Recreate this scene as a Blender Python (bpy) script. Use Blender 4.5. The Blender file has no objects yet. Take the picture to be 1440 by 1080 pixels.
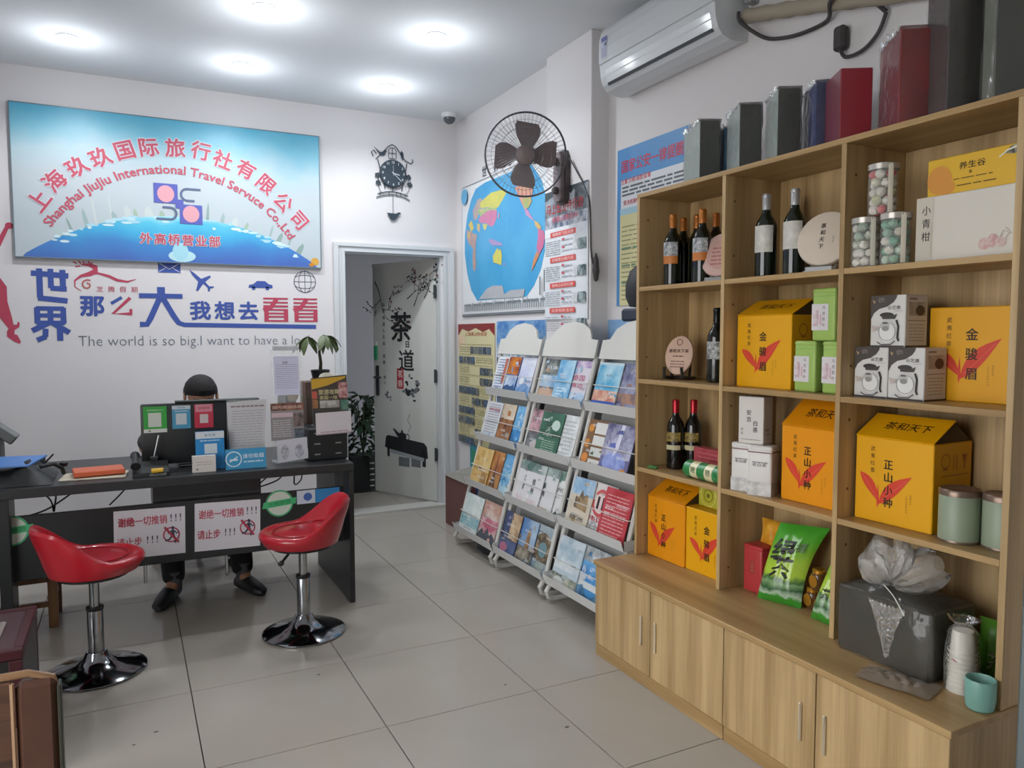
import bpy, bmesh, math, random
from math import sin, cos, pi, radians as R
from mathutils import Vector, Matrix
random.seed(7)
SC = bpy.context.scene
COL = SC.collection

# ------------------------------------------------------------------ camera, sky, exposure
cam = bpy.data.cameras.new('camera'); camo = bpy.data.objects.new('camera', cam); COL.objects.link(camo)
cam.sensor_width = 36.0; cam.lens = 36.0 * 1065.29 / 1440.0; cam.clip_start = 0.05
YAW, PIT, ROL = 0.470206, 0.066013, -0.0016266
_F = Vector((sin(YAW), cos(YAW), 0)); _Rt = Vector((cos(YAW), -sin(YAW), 0)); _U = Vector((0, 0, 1))
_F2 = _F * cos(PIT) - _U * sin(PIT); _U2 = _U * cos(PIT) + _F * sin(PIT)
_R3 = _Rt * cos(ROL) + _U2 * sin(ROL); _U3 = _U2 * cos(ROL) - _Rt * sin(ROL)
camo.matrix_world = Matrix(((_R3.x, _U3.x, -_F2.x, 0), (_R3.y, _U3.y, -_F2.y, 0), (_R3.z, _U3.z, -_F2.z, 1.39166), (0, 0, 0, 1)))
SC.camera = camo

w = bpy.data.worlds.new('overcast_sky'); SC.world = w; w.use_nodes = True
bg = w.node_tree.nodes['Background']; bg.inputs[0].default_value = (0.98, 0.985, 1.0, 1); bg.inputs[1].default_value = 4.0
SC.view_settings.view_transform = 'Standard'; SC.view_settings.look = 'None'
SC.view_settings.gamma = 1.0; SC.view_settings.exposure = 0.62
SC.view_settings.use_curve_mapping = False
LAMP_W = 2.3

# ------------------------------------------------------------------ materials
def lin(h):
    h = h.lstrip('#'); o = []
    for i in (0, 2, 4):
        c = int(h[i:i + 2], 16) / 255
        o.append(c / 12.92 if c <= .04045 else ((c + .055) / 1.055) ** 2.4)
    return (*o, 1)
MATS = {}
def mat(h, rough=.55, metal=0., bump=0., bscale=60., var=0., vscale=8., emit=0., alpha=1., trans=0., ior=1.45, coat=0., spec=.5):
    key = (h, rough, metal, bump, bscale, var, vscale, emit, alpha, trans, coat, spec)
    if key in MATS: return MATS[key]
    m = bpy.data.materials.new('surface_' + h.lstrip('#')); m.use_nodes = True
    nt = m.node_tree; b = nt.nodes['Principled BSDF']
    b.inputs['Base Color'].default_value = lin(h); b.inputs['Roughness'].default_value = rough
    b.inputs['Metallic'].default_value = metal; b.inputs['IOR'].default_value = ior
    b.inputs['Specular IOR Level'].default_value = spec
    if coat: b.inputs['Coat Weight'].default_value = coat; b.inputs['Coat Roughness'].default_value = .08
    if trans: b.inputs['Transmission Weight'].default_value = trans
    if alpha < 1: b.inputs['Alpha'].default_value = alpha
    if emit:
        b.inputs['Emission Color'].default_value = lin(h); b.inputs['Emission Strength'].default_value = emit
    if bump or var:
        tc = nt.nodes.new('ShaderNodeTexCoord')
    if var:
        n = nt.nodes.new('ShaderNodeTexNoise'); n.inputs['Scale'].default_value = vscale; n.inputs['Detail'].default_value = 5
        nt.links.new(tc.outputs['Object'], n.inputs['Vector'])
        mx = nt.nodes.new('ShaderNodeMix'); mx.data_type = 'RGBA'
        a = lin(h); mx.inputs[6].default_value = tuple(min(1, c * (1 - var)) for c in a[:3]) + (1,)
        mx.inputs[7].default_value = tuple(min(1, c * (1 + var)) for c in a[:3]) + (1,)
        nt.links.new(n.outputs['Fac'], mx.inputs[0]); nt.links.new(mx.outputs[2], b.inputs['Base Color'])
    if bump:
        n = nt.nodes.new('ShaderNodeTexNoise'); n.inputs['Scale'].default_value = bscale; n.inputs['Detail'].default_value = 4
        nt.links.new(tc.outputs['Object'], n.inputs['Vector'])
        bp = nt.nodes.new('ShaderNodeBump'); bp.inputs['Strength'].default_value = bump; bp.inputs['Distance'].default_value = .004
        nt.links.new(n.outputs['Fac'], bp.inputs['Height']); nt.links.new(bp.outputs[0], b.inputs['Normal'])
    MATS[key] = m
    return m
def mottle(h1, h2, scale=30., rough=.45, sharp=.12, h3=None):
    key = ('mo', h1, h2, scale, rough, sharp, h3)
    if key in MATS: return MATS[key]
    m = bpy.data.materials.new('print_' + h1.lstrip('#')); m.use_nodes = True
    nt = m.node_tree; b = nt.nodes['Principled BSDF']; b.inputs['Roughness'].default_value = rough
    tc = nt.nodes.new('ShaderNodeTexCoord'); n = nt.nodes.new('ShaderNodeTexNoise'); n.inputs['Scale'].default_value = scale
    n.inputs['Detail'].default_value = 6; n.inputs['Roughness'].default_value = .65
    r = nt.nodes.new('ShaderNodeValToRGB'); e = r.color_ramp.elements
    e[0].position = .5 - sharp; e[0].color = lin(h1); e[1].position = .5 + sharp; e[1].color = lin(h2)
    if h3: q = e.new(.5 + sharp * 1.8); q.color = lin(h3)
    nt.links.new(tc.outputs['Object'], n.inputs['Vector']); nt.links.new(n.outputs['Fac'], r.inputs[0])
    nt.links.new(r.outputs[0], b.inputs['Base Color']); MATS[key] = m
    return m
def grad(stops, axis=2, lo=0., hi=1., rough=.45, noise=0., nscale=6., cloud=None, coord='Object'):
    """printed gradient along one object axis, optionally broken up by noise"""
    key = ('gr', tuple(stops), axis, lo, hi, noise, nscale, cloud)
    if key in MATS: return MATS[key]
    m = bpy.data.materials.new('print_gradient'); m.use_nodes = True
    nt = m.node_tree; b = nt.nodes['Principled BSDF']; b.inputs['Roughness'].default_value = rough
    tc = nt.nodes.new('ShaderNodeTexCoord'); sx = nt.nodes.new('ShaderNodeSeparateXYZ'); nt.links.new(tc.outputs[coord], sx.inputs[0])
    mr = nt.nodes.new('ShaderNodeMapRange'); mr.inputs[1].default_value = lo; mr.inputs[2].default_value = hi
    nt.links.new(sx.outputs[axis], mr.inputs[0]); src = mr.outputs[0]
    if noise:
        n = nt.nodes.new('ShaderNodeTexNoise'); n.inputs['Scale'].default_value = nscale; n.inputs['Detail'].default_value = 5
        nt.links.new(tc.outputs[coord], n.inputs['Vector'])
        a = nt.nodes.new('ShaderNodeMath'); a.operation = 'MULTIPLY_ADD'; a.inputs[1].default_value = noise; a.inputs[2].default_value = -noise / 2
        nt.links.new(n.outputs['Fac'], a.inputs[0])
        s = nt.nodes.new('ShaderNodeMath'); s.operation = 'ADD'; nt.links.new(src, s.inputs[0]); nt.links.new(a.outputs[0], s.inputs[1]); src = s.outputs[0]
    r = nt.nodes.new('ShaderNodeValToRGB'); e = r.color_ramp.elements
    e[0].position = stops[0][0]; e[0].color = lin(stops[0][1]); e[1].position = stops[-1][0]; e[1].color = lin(stops[-1][1])
    for p, c in stops[1:-1]: q = e.new(p); q.color = lin(c)
    nt.links.new(src, r.inputs[0]); nt.links.new(r.outputs[0], b.inputs['Base Color']); MATS[key] = m
    return m
def wood(h1, h2, axis=2, rough=.42, fine=1.):
    """laminate with long grain bands running along one axis"""
    key = ('wood', h1, h2, axis, rough, fine)
    if key in MATS: return MATS[key]
    m = bpy.data.materials.new('laminate_wood'); m.use_nodes = True
    nt = m.node_tree; b = nt.nodes['Principled BSDF']; b.inputs['Roughness'].default_value = rough
    tc = nt.nodes.new('ShaderNodeTexCoord'); mp = nt.nodes.new('ShaderNodeMapping')
    s = [11. * fine] * 3; s[axis] = .55 * fine; mp.inputs['Scale'].default_value = s
    nt.links.new(tc.outputs['Object'], mp.inputs[0])
    n = nt.nodes.new('ShaderNodeTexNoise'); n.inputs['Scale'].default_value = 1.; n.inputs['Detail'].default_value = 3
    nt.links.new(mp.outputs[0], n.inputs['Vector'])
    mp2 = nt.nodes.new('ShaderNodeMapping'); s2 = [120. * fine] * 3; s2[axis] = 4. * fine; mp2.inputs['Scale'].default_value = s2
    nt.links.new(tc.outputs['Object'], mp2.inputs[0])
    n2 = nt.nodes.new('ShaderNodeTexNoise'); n2.inputs['Scale'].default_value = 1.; nt.links.new(mp2.outputs[0], n2.inputs['Vector'])
    mm = nt.nodes.new('ShaderNodeMath'); mm.operation = 'MULTIPLY_ADD'; mm.inputs[1].default_value = .25
    nt.links.new(n2.outputs['Fac'], mm.inputs[0]); nt.links.new(n.outputs['Fac'], mm.inputs[2])
    r = nt.nodes.new('ShaderNodeValToRGB'); e = r.color_ramp.elements
    e[0].position = .43; e[0].color = lin(h1); e[1].position = .77; e[1].color = lin(h2)
    nt.links.new(mm.outputs[0], r.inputs[0]); nt.links.new(r.outputs[0], b.inputs['Base Color']); MATS[key] = m
    return m
def film(h='#dfe6e4', haze=.05, rough=.1, bscale=24., bump=1., shine=.9):
    """thin clear plastic film: see-through, with sharp wrinkled reflections and a little haze"""
    key = ('film', h, haze, rough, bscale, bump, shine)
    if key in MATS: return MATS[key]
    m = bpy.data.materials.new('clear_film'); m.use_nodes = True; nt = m.node_tree; nt.nodes.remove(nt.nodes['Principled BSDF']); N = nt.nodes.new; Lk = nt.links.new
    out = nt.nodes['Material Output']; tr = N('ShaderNodeBsdfTransparent'); gl = N('ShaderNodeBsdfGlossy'); gl.inputs['Roughness'].default_value = rough; df = N('ShaderNodeBsdfDiffuse'); df.inputs[0].default_value = lin(h)
    tc = N('ShaderNodeTexCoord'); nz = N('ShaderNodeTexNoise'); nz.inputs['Scale'].default_value = bscale; nz.inputs['Detail'].default_value = 3; Lk(tc.outputs['Object'], nz.inputs['Vector'])
    bp = N('ShaderNodeBump'); bp.inputs['Strength'].default_value = bump; bp.inputs['Distance'].default_value = .012; Lk(nz.outputs['Fac'], bp.inputs['Height']); Lk(bp.outputs[0], gl.inputs['Normal'])
    lw = N('ShaderNodeFresnel'); lw.inputs['IOR'].default_value = 1.5; Lk(bp.outputs[0], lw.inputs['Normal'])
    sc = N('ShaderNodeMath'); sc.operation = 'MULTIPLY'; sc.inputs[1].default_value = shine; Lk(lw.outputs[0], sc.inputs[0])
    m1 = N('ShaderNodeMixShader'); m1.inputs[0].default_value = haze; Lk(tr.outputs[0], m1.inputs[1]); Lk(df.outputs[0], m1.inputs[2])
    m2 = N('ShaderNodeMixShader'); Lk(sc.outputs[0], m2.inputs[0]); Lk(m1.outputs[0], m2.inputs[1]); Lk(gl.outputs[0], m2.inputs[2]); Lk(m2.outputs[0], out.inputs['Surface'])
    MATS[key] = m
    return m
def spl(pts, k=6):
    """smooth curve through the points"""
    P = [Vector(p) for p in pts]; o = []
    for i in range(len(P) - 1):
        p0 = P[max(i - 1, 0)]; p1 = P[i]; p2 = P[i + 1]; p3 = P[min(i + 2, len(P) - 1)]
        for j in range(k):
            t = j / k; o.append(.5 * (2 * p1 + (p2 - p0) * t + (2 * p0 - 5 * p1 + 4 * p2 - p3) * t * t + (3 * p1 - p0 - 3 * p2 + p3) * t ** 3))
    return o + [P[-1]]
GLASS = mat('#eef4f2', rough=.05, alpha=.16, spec=.8)
BLACK = mat('#1d1f1f', rough=.5); WHITE = mat('#d9dbdd', rough=.5); CHROME = mat('#b9bcc0', rough=.14, metal=1.)

# ------------------------------------------------------------------ mesh builder
def fr(o, u, v):
    u = Vector(u); v = Vector(v); n = u.cross(v)
    return Matrix(((u.x, v.x, n.x, o[0]), (u.y, v.y, n.y, o[1]), (u.z, v.z, n.z, o[2]), (0, 0, 0, 1)))
def T(x, y, z, rz=0., rx=0., ry=0.):
    return Matrix.Translation((x, y, z)) @ Matrix.Rotation(rz, 4, 'Z') @ Matrix.Rotation(ry, 4, 'Y') @ Matrix.Rotation(rx, 4, 'X')
I4 = Matrix.Identity(4)
_TXT = {}
def glyphs(s, bold=0.):
    k = (s, bold)
    if k not in _TXT:
        c = bpy.data.curves.new('t', 'FONT'); c.body = s; c.size = 1.; c.resolution_u = 2; c.offset = bold
        o = bpy.data.objects.new('t', c); me = bpy.data.meshes.new_from_object(o)
        vs = [v.co.copy() for v in me.vertices]; fs = [tuple(p.vertices) for p in me.polygons]
        if vs:
            x0 = min(v.x for v in vs); x1 = max(v.x for v in vs); y0 = min(v.y for v in vs); y1 = max(v.y for v in vs)
        else: x0 = x1 = y0 = y1 = 0
        if all(ord(ch) < 0x2000 for ch in s): y0, y1 = 0., .70
        else: y0, y1 = -.08, .84
        vs = [Vector((v.x - (x0 + x1) / 2, v.y - (y0 + y1) / 2, 0)) for v in vs]
        bpy.data.objects.remove(o); bpy.data.curves.remove(c); bpy.data.meshes.remove(me)
        _TXT[k] = (vs, fs, x1 - x0)
    return _TXT[k]
class MB:
    def __init__(s): s.v = []; s.f = []; s.mi = []; s.sm = []; s.mats = []
    def slot(s, m):
        if m is None: return 0
        if m not in s.mats: s.mats.append(m)
        return s.mats.index(m)
    def add(s, vs, fs, m=None, M=None, smooth=False):
        k = len(s.v); i = s.slot(m)
        for v in vs:
            v = Vector(v); s.v.append(tuple(M @ v) if M is not None else tuple(v))
        for f in fs: s.f.append(tuple(a + k for a in f)); s.mi.append(i); s.sm.append(smooth)
        return s
    def bm(s, b, m=None, M=None, smooth=False):
        b.verts.index_update(); s.add([v.co for v in b.verts], [[v.index for v in f.verts] for f in b.faces], m, M, smooth); b.free(); return s
    def box(s, c, d, m=None, M=None, bev=0., rz=0., seg=1):
        hx, hy, hz = d[0] / 2, d[1] / 2, d[2] / 2
        Q = Matrix.Translation(c) @ Matrix.Rotation(rz, 4, 'Z')
        if M is not None: Q = M @ Q
        if bev:
            b = bmesh.new(); bmesh.ops.create_cube(b, size=1.); bmesh.ops.scale(b, vec=d, verts=b.verts)
            bmesh.ops.bevel(b, geom=b.edges[:], offset=min(bev, min(d) * .45), segments=seg, affect='EDGES', profile=.5)
            return s.bm(b, m, Q, seg > 1)
        vs = [(x, y, z) for x in (-hx, hx) for y in (-hy, hy) for z in (-hz, hz)]
        return s.add(vs, [(0, 1, 3, 2), (4, 6, 7, 5), (0, 4, 5, 1), (2, 3, 7, 6), (0, 2, 6, 4), (1, 5, 7, 3)], m, Q)
    def b2(s, x0, x1, y0, y1, z0, z1, m=None, bev=0., M=None):
        return s.box(((x0 + x1) / 2, (y0 + y1) / 2, (z0 + z1) / 2), (x1 - x0, y1 - y0, z1 - z0), m, M, bev)
    def lathe(s, prof, m=None, M=None, n=24, smooth=True, cap=True):
        vs = []; fs = []
        for r, z in prof:
            for i in range(n): a = 2 * pi * i / n; vs.append((r * cos(a), r * sin(a), z))
        for j in range(len(prof) - 1):
            for i in range(n): fs.append((j * n + i, j * n + (i + 1) % n, (j + 1) * n + (i + 1) % n, (j + 1) * n + i))
        if cap:
            if prof[0][0] > 1e-5: fs.append(tuple(range(n))[::-1])
            if prof[-1][0] > 1e-5: fs.append(tuple((len(prof) - 1) * n + i for i in range(n)))
        return s.add(vs, fs, m, M, smooth)
    def tube(s, pts, r, m=None, n=8, M=None, closed=False, smooth=True):
        P = [Vector(p) for p in pts]; L = len(P); rr = r if isinstance(r, (list, tuple)) else [r] * L
        vs = []; up = None
        for i in range(L):
            a = P[i - 1] if (i or closed) else P[i]; b = P[(i + 1) % L] if (i < L - 1 or closed) else P[i]
            t = (b - a).normalized()
            if up is None: up = t.orthogonal().normalized()
            u = (up - t * up.dot(t))
            u = u.normalized() if u.length > 1e-4 else t.orthogonal().normalized(); up = u
            v = t.cross(u)
            for k in range(n): q = 2 * pi * k / n; vs.append(P[i] + (u * cos(q) + v * sin(q)) * rr[i])
        fs = []
        for i in range(L if closed else L - 1):
            for k in range(n): j = (i + 1) % L; fs.append((i * n + k, i * n + (k + 1) % n, j * n + (k + 1) % n, j * n + k))
        if not closed: fs += [tuple(range(n))[::-1], tuple((L - 1) * n + k for k in range(n))]
        return s.add(vs, fs, m, M, smooth)
    def poly(s, pts, m=None, M=None, th=0.):
        n = len(pts); a = sum(pts[i][0] * pts[(i + 1) % n][1] - pts[(i + 1) % n][0] * pts[i][1] for i in range(n))
        if a < 0: pts = pts[::-1]
        if not th: return s.add([(x, y, 0) for x, y in pts], [tuple(range(n))], m, M)
        vs = [(x, y, 0) for x, y in pts] + [(x, y, th) for x, y in pts]
        return s.add(vs, [tuple(range(n))[::-1], tuple(range(n, 2 * n))] + [(i, (i + 1) % n, n + (i + 1) % n, n + i) for i in range(n)], m, M)
    def ell(s, x, y, rx, ry, m=None, M=None, n=28, th=0.):
        return s.poly([(x + rx * cos(2 * pi * i / n), y + ry * sin(2 * pi * i / n)) for i in range(n)], m, M, th)
    def ring(s, x, y, r0, r1, m=None, M=None, n=32, a0=0., a1=2 * pi):
        vs = []; fs = []; full = abs(a1 - a0 - 2 * pi) < 1e-6; k = n if full else n + 1
        for i in range(k):
            a = a0 + (a1 - a0) * i / n; vs += [(x + r0 * cos(a), y + r0 * sin(a), 0), (x + r1 * cos(a), y + r1 * sin(a), 0)]
        for i in range(n): j = (i + 1) % k; fs.append((2 * i, 2 * i + 1, 2 * j + 1, 2 * j))
        return s.add(vs, fs, m, M)
    def stroke(s, pts, wd, m=None, M=None):
        s.ns = getattr(s, 'ns', 0) + 1; lift = Matrix.Translation((0, 0, .00003 * (s.ns % 40))); M = lift if M is None else M @ lift
        P = [Vector((p[0], p[1])) for p in pts]; L = len(P); ww = wd if isinstance(wd, (list, tuple)) else [wd] * L; vs = []; fs = []
        for i in range(L):
            t = (P[min(i + 1, L - 1)] - P[max(i - 1, 0)]).normalized(); n = Vector((-t.y, t.x)) * ww[i] / 2
            vs += [(P[i].x - n.x, P[i].y - n.y, 0), (P[i].x + n.x, P[i].y + n.y, 0)]
        for i in range(L - 1): fs.append((2 * i, 2 * i + 2, 2 * i + 3, 2 * i + 1))
        return s.add(vs, fs, m, M)
    def text(s, t, x, y, size, m=None, M=None, bold=0., width=None, rot=0., sx=1.):
        if bold >= .009:   # heavier strokes: the glyph printed several times, each a hair above the last
            for i in range(7 if bold < .03 else 9):
                n = (7 if bold < .03 else 9) - 1; q = 2 * pi * i / n; r = bold * size if i < n else 0
                s.text(t, x + r * cos(q), y + r * sin(q), size, m, (M if M is not None else I4) @ Matrix.Translation((0, 0, .00004 * i)), 0., width, rot, sx)
            return s
        vs, fs, wd = glyphs(t, min(bold, 0.)); k = size; kx = (width / wd) if (width and wd) else size * sx
        Q = Matrix.Translation((x, y, 0)) @ Matrix.Rotation(rot, 4, 'Z') @ Matrix.Diagonal((kx, k, 1, 1))
        return s.add(vs, fs, m, (M @ Q) if M is not None else Q)
    def vtext(s, t, x, y, size, step, m=None, M=None, bold=0.):
        for i, ch in enumerate(t): s.text(ch, x, y - i * step, size, m, M, bold)
        return s
    def arctext(s, t, cx, cy, rad, mid, length, size, m=None, M=None, bold=0.):
        if bold:
            for i in range(6):
                q = 2 * pi * i / 5; r = bold if i < 5 else 0
                s.arctext(t, cx + r * cos(q), cy + r * sin(q), rad, mid, length, size, m, M @ Matrix.Translation((0, 0, .00004 * i)))
            return s
        vs, fs, wd = glyphs(t, 0.); k = length / wd; o = []
        for v in vs:
            a = mid - v.x * k / rad; r = rad + v.y * size; o.append((cx + r * cos(a), cy + r * sin(a), 0))
        return s.add(o, fs, m, M)
    def build(s, name, m=None, parent=None, loc=None):
        me = bpy.data.meshes.new(name); me.from_pydata(s.v, [], s.f)
        ms = s.mats if s.mats else [m]
        for x in ms: me.materials.append(x)
        if len(ms) > 1: me.polygons.foreach_set('material_index', s.mi)
        me.polygons.foreach_set('use_smooth', s.sm)
        me.update()
        if any(s.sm):
            b = bmesh.new(); b.from_mesh(me)
            for e in b.edges:
                if len(e.link_faces) == 2 and e.calc_face_angle(0) > R(38): e.smooth = False
            b.to_mesh(me); b.free()
        o = bpy.data.objects.new(name, me); COL.objects.link(o)
        if name in ('english_line', 'english_lettering', 'numeral'): o['kind'] = 'stuff'
        if parent: o.parent = parent
        if loc: o.location = loc
        return o
# ------------------------------------------------------------------ things, copies
def tag(o, label=None, cat=None, group=None, kind=None):
    if label: o['label'] = label
    if cat: o['category'] = cat
    if group: o['group'] = group
    if kind: o['kind'] = kind
    return o
def thing(name, label, cat, loc=(0, 0, 0), rz=0., group=None):
    o = bpy.data.objects.new(name, None); COL.objects.link(o); o.empty_display_size = .05
    o.location = loc; o.rotation_euler = (0, 0, rz)
    return tag(o, label, cat, group)
def kids(o): return [c for c in bpy.data.objects if c.parent == o]
def dup(root, label, loc, rz=None, group=None):
    r = root.copy(); COL.objects.link(r); r.location = loc; r['label'] = label
    if rz is not None: r.rotation_euler = (0, 0, rz)
    if group: r['group'] = group
    for c in kids(root):
        d = c.copy(); COL.objects.link(d); d.parent = r
        for g in kids(c):
            e = g.copy(); COL.objects.link(e); e.parent = d
    return r
def struct(o, label=None): return tag(o, label, None, None, 'structure')

# ------------------------------------------------------------------ flat print on a face (u,v run 0..1 over w x h)
def colr(c, rough):
    if isinstance(c, bpy.types.Material): return c
    if isinstance(c, tuple): return mottle(c[0], c[1], c[2] if len(c) > 2 else 30., rough, c[3] if len(c) > 3 else .12)
    return mat(c, rough=rough)
def prints(mb, M, wd, ht, spec, rough=.45, z0=.0006, dz=.0002):
    z = z0
    for it in spec:
        if it[0] == 'tv':
            ex = it[6:]; it = it[:6] + (next((q for q in ex if isinstance(q, float)), 0.), [q for q in ex if not isinstance(q, float)][-1])
        Q = M @ Matrix.Translation((0, 0, z)); z += dz; k = it[0]; m = colr(it[-1], rough)
        if k == 'r': mb.poly([(it[1] * wd, it[2] * ht), (it[3] * wd, it[2] * ht), (it[3] * wd, it[4] * ht), (it[1] * wd, it[4] * ht)], m, Q)
        elif k == 'p': mb.poly([(u * wd, v * ht) for u, v in it[1]], m, Q)
        elif k == 'e': mb.ell(it[1] * wd, it[2] * ht, it[3] * wd, it[4] * ht, m, Q)
        elif k == 'o': mb.ring(it[1] * wd, it[2] * ht, it[3] - it[4], it[3], m, Q)
        elif k == 's': mb.stroke([(u * wd, v * ht) for u, v in it[1]], it[2], m, Q)
        elif k == 't': mb.text(it[1], it[2] * wd, it[3] * ht, it[4] * ht, m, Q, it[5] if len(it) > 6 else 0.)
        elif k == 'tw': mb.text(it[1], it[2] * wd, it[3] * ht, it[4] * ht, m, Q, .012, width=it[5] * wd)
        elif k == 'tv': mb.vtext(it[1], it[2] * wd, it[3] * ht, it[4] * ht, it[5] * ht, m, Q, it[6])
        elif k == 'l':   # rows of small illegible print: u0,u1,v_top,rows,dv,thickness
            for r_ in range(it[4]):
                u = it[1]; v = it[3] - r_ * it[5]
                while u < it[2] - .01:
                    q = min(it[2], u + random.uniform(.06, .2)); mb.poly([(u * wd, v * ht), (q * wd, v * ht), (q * wd, (v + it[6]) * ht), (u * wd, (v + it[6]) * ht)], m, Q); u = q + .02
                if random.random() < .15: v -= it[5] * .3
    return mb
def LEAVES(u0=.1, v0=.53, ub=.38, vb=.26, u1=.82, v1=.67, c='#d0402a'):
    def leaf(p, q, wd, sk):
        (x0, y0), (x1, y1) = p, q; nx, ny = -(y1 - y0), x1 - x0; up = []; lo = []
        for i in range(1, 8):
            t = i / 8; k = wd * sin(pi * t ** .8) ; up.append((x0 + (x1 - x0) * t + nx * (k + sk * sin(pi * t)), y0 + (y1 - y0) * t + ny * (k + sk * sin(pi * t)))); lo.append((x0 + (x1 - x0) * t - nx * (k - sk * sin(pi * t)), y0 + (y1 - y0) * t - ny * (k - sk * sin(pi * t))))
        return [p] + up + [q] + lo[::-1]
    return [('p', leaf((u0, v0), (ub, vb), .15, .06), c), ('p', leaf((ub, vb - .02), (u1, v1), .13, .05), c),
            ('p', [(ub - .02, vb - .07), (ub + .01, vb + .0), (ub - .01, vb + .22), (ub - .03, vb + .08)], c), ('s', [(u0 + .04, v0 - .03), (ub - .03, vb + .05)], .0012, '#e0705a'), ('s', [(ub + .04, vb + .03), (u1 - .06, v1 - .05)], .0012, '#e0705a')]
# ================================================================== THE ROOM
YB = 5.675; XR = 2.39; XP = 2.325; XN = 2.44; ZC = 3.06; XL = -1.3; YF = 0.93; YQ = -1.3
wallm = mat('#dad7d8', rough=.75, bump=.08, bscale=40, var=.02, vscale=2)
afm = mat('#6f7a7c', rough=.35, metal=.5)
ceilm = mat('#e0e3e6', rough=.85)
tilem = mat('#a59f96', rough=.16, var=.05, vscale=5., bump=.03, bscale=6, spec=.45)
mb = MB(); mb.b2(-2., 3.2, -1.8, 7.8, -.06, -.0125, mat('#69655f', rough=.9))
floor = struct(mb.build('floor', mat('#69655f', rough=.9)))
t0 = MB(); t0.box((0, 0, -.006), (.5965, .5965, .012), tilem, None, .0012)
first = None
for i in range(-5, 3):
    for j in range(-8, 7):
        p = (1.383 + .6 * i + .3, 3.126 + .6 * j + .3, 0)
        if first is None: first = t0.build('floor_tile', tilem, floor, p)
        else:
            c = first.copy(); COL.objects.link(c); c.location = p; c.parent = floor
w = MB(); w.b2(XL - .1, 1.47, YB, YB + .12, 0, ZC, wallm); w.b2(2.252, 2.7, YB, YB + .12, 0, ZC, wallm); w.b2(1.47, 2.252, YB, YB + .12, 2.01, ZC, wallm)
struct(w.build('wall_back'))
w = MB(); w.b2(XR, 2.7, 4.105, YB, 0, ZC, wallm); w.b2(XP, 2.7, 3.603, 4.105, 0, ZC, wallm, .004); w.b2(XN, 2.7, YQ, 3.603, 0, ZC, wallm)
struct(w.build('wall_right'))

w = MB(); w.b2(XL - .1, XL, 2.6, YB, 0, ZC, wallm); w.b2(XL - .1, XL, YQ, 2.6, 2.4, ZC, wallm); w.b2(XL - .1, XL, YQ, .2, 0, 2.4, wallm); struct(w.build('wall_left'))
w = MB(); w.b2(XL - .1, 2.7, YQ - .1, YB + .12, ZC, ZC + .1, ceilm); struct(w.build('ceiling'))
w = MB(); w.b2(XL - .1, 2.7, YQ - .1, YQ, 0, ZC, wallm); struct(w.build('wall_front'))  # unseen wall, closed to keep frontal daylight off the near faces
w = MB(); afm = mat('#6f7a7c', rough=.35, metal=.5)
for y in (.2, 1.0, 1.8, 2.54): w.b2(XL - .08, XL - .02, y, y + .06, 0, 2.4, afm)
w.b2(XL - .08, XL - .02, .2, 2.6, 2.34, 2.4, afm); w.b2(XL - .08, XL - .02, .2, 2.6, 0, .06, afm); struct(w.build('window_1'))
w = MB(); w.b2(1.705, 1.775, YF - .06, YF, 0, 2.74, afm, .006); w.b2(1.775, XN - .003, YF - .05, YF - .01, 0, .08, afm); w.b2(1.775, XN - .003, YF - .05, YF - .01, 2.66, 2.74, afm)
w.b2(1.775, XN - .003, YF - .033, YF - .027, .08, 2.66, mat('#dfeae8', rough=.04, alpha=.12, spec=.8))
struct(w.build('door_2'))
w = MB(); w.b2(-14, 6, -9, 9, -.12, -.075, mat('#b6b4ae', rough=.9, var=.08)); struct(w.build('ground'))
# passage behind the door
pm = mat('#b4b7bf', rough=.8)
w = MB(); w.b2(.7, .8, YB + .12, 7.7, 0, 2.7, pm); w.b2(3.0, 3.1, YB + .12, 7.7, 0, 2.7, pm); w.b2(.7, 3.1, 7.6, 7.7, 0, 2.7, pm); w.b2(.7, 3.1, YB + .12, 7.7, 2.7, 2.8, pm)
struct(w.build('wall_passage'))
w = MB(); w.b2(1.40, 2.33, YB - .05, YB + .13, .0, .018, mat('#c4c3bd', rough=.25)); struct(w.build('trim_1'))
# door with casing, leaf open into the passage
cm = mat('#cfd2d4', rough=.45)
d1 = struct(thing('door_1', None, None, (0, 0, 0)))
def casing(name, x0, x1, z0, z1):
    m = MB(); m.b2(x0, x1, YB - .018, YB, z0, z1, cm, .004); return m
m = MB()
for a, b, th in ((1.391, 1.425, .030), (1.425, 1.452, .018), (1.452, 1.474, .026)):
    m.b2(a, b, YB - th, YB + .001, 0, 2.0755 - (b - 1.391) * .8, cm)
    xa, xb = 2.352 - (a - 1.391) * 1.05, 2.352 - (b - 1.391) * 1.05
    m.b2(xb, xa, YB - th, YB + .001, 0, 2.0755 - (b - 1.391) * .8, cm)
    m.b2(a, xa, YB - th, YB + .001, 2.076 - (b - 1.391) * .8, 2.076 - (a - 1.391) * .8, cm)
m.build('door_casing', cm, d1)
m = MB(); m.b2(1.470, 1.482, YB, YB + .12, 0, 2.008, cm); m.b2(2.240, 2.252, YB, YB + .12, 0, 2.008, cm); m.b2(1.482, 2.24, YB, YB + .12, 1.998, 2.008, cm); m.build('door_jamb', cm, d1)
m = MB(); m.b2(1.482, 1.494, YB + .055, YB + .075, 1.66, 1.99, mat('#7d8284', rough=.4, metal=.6), .003); m.build('strike_plate', None, d1)
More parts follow.
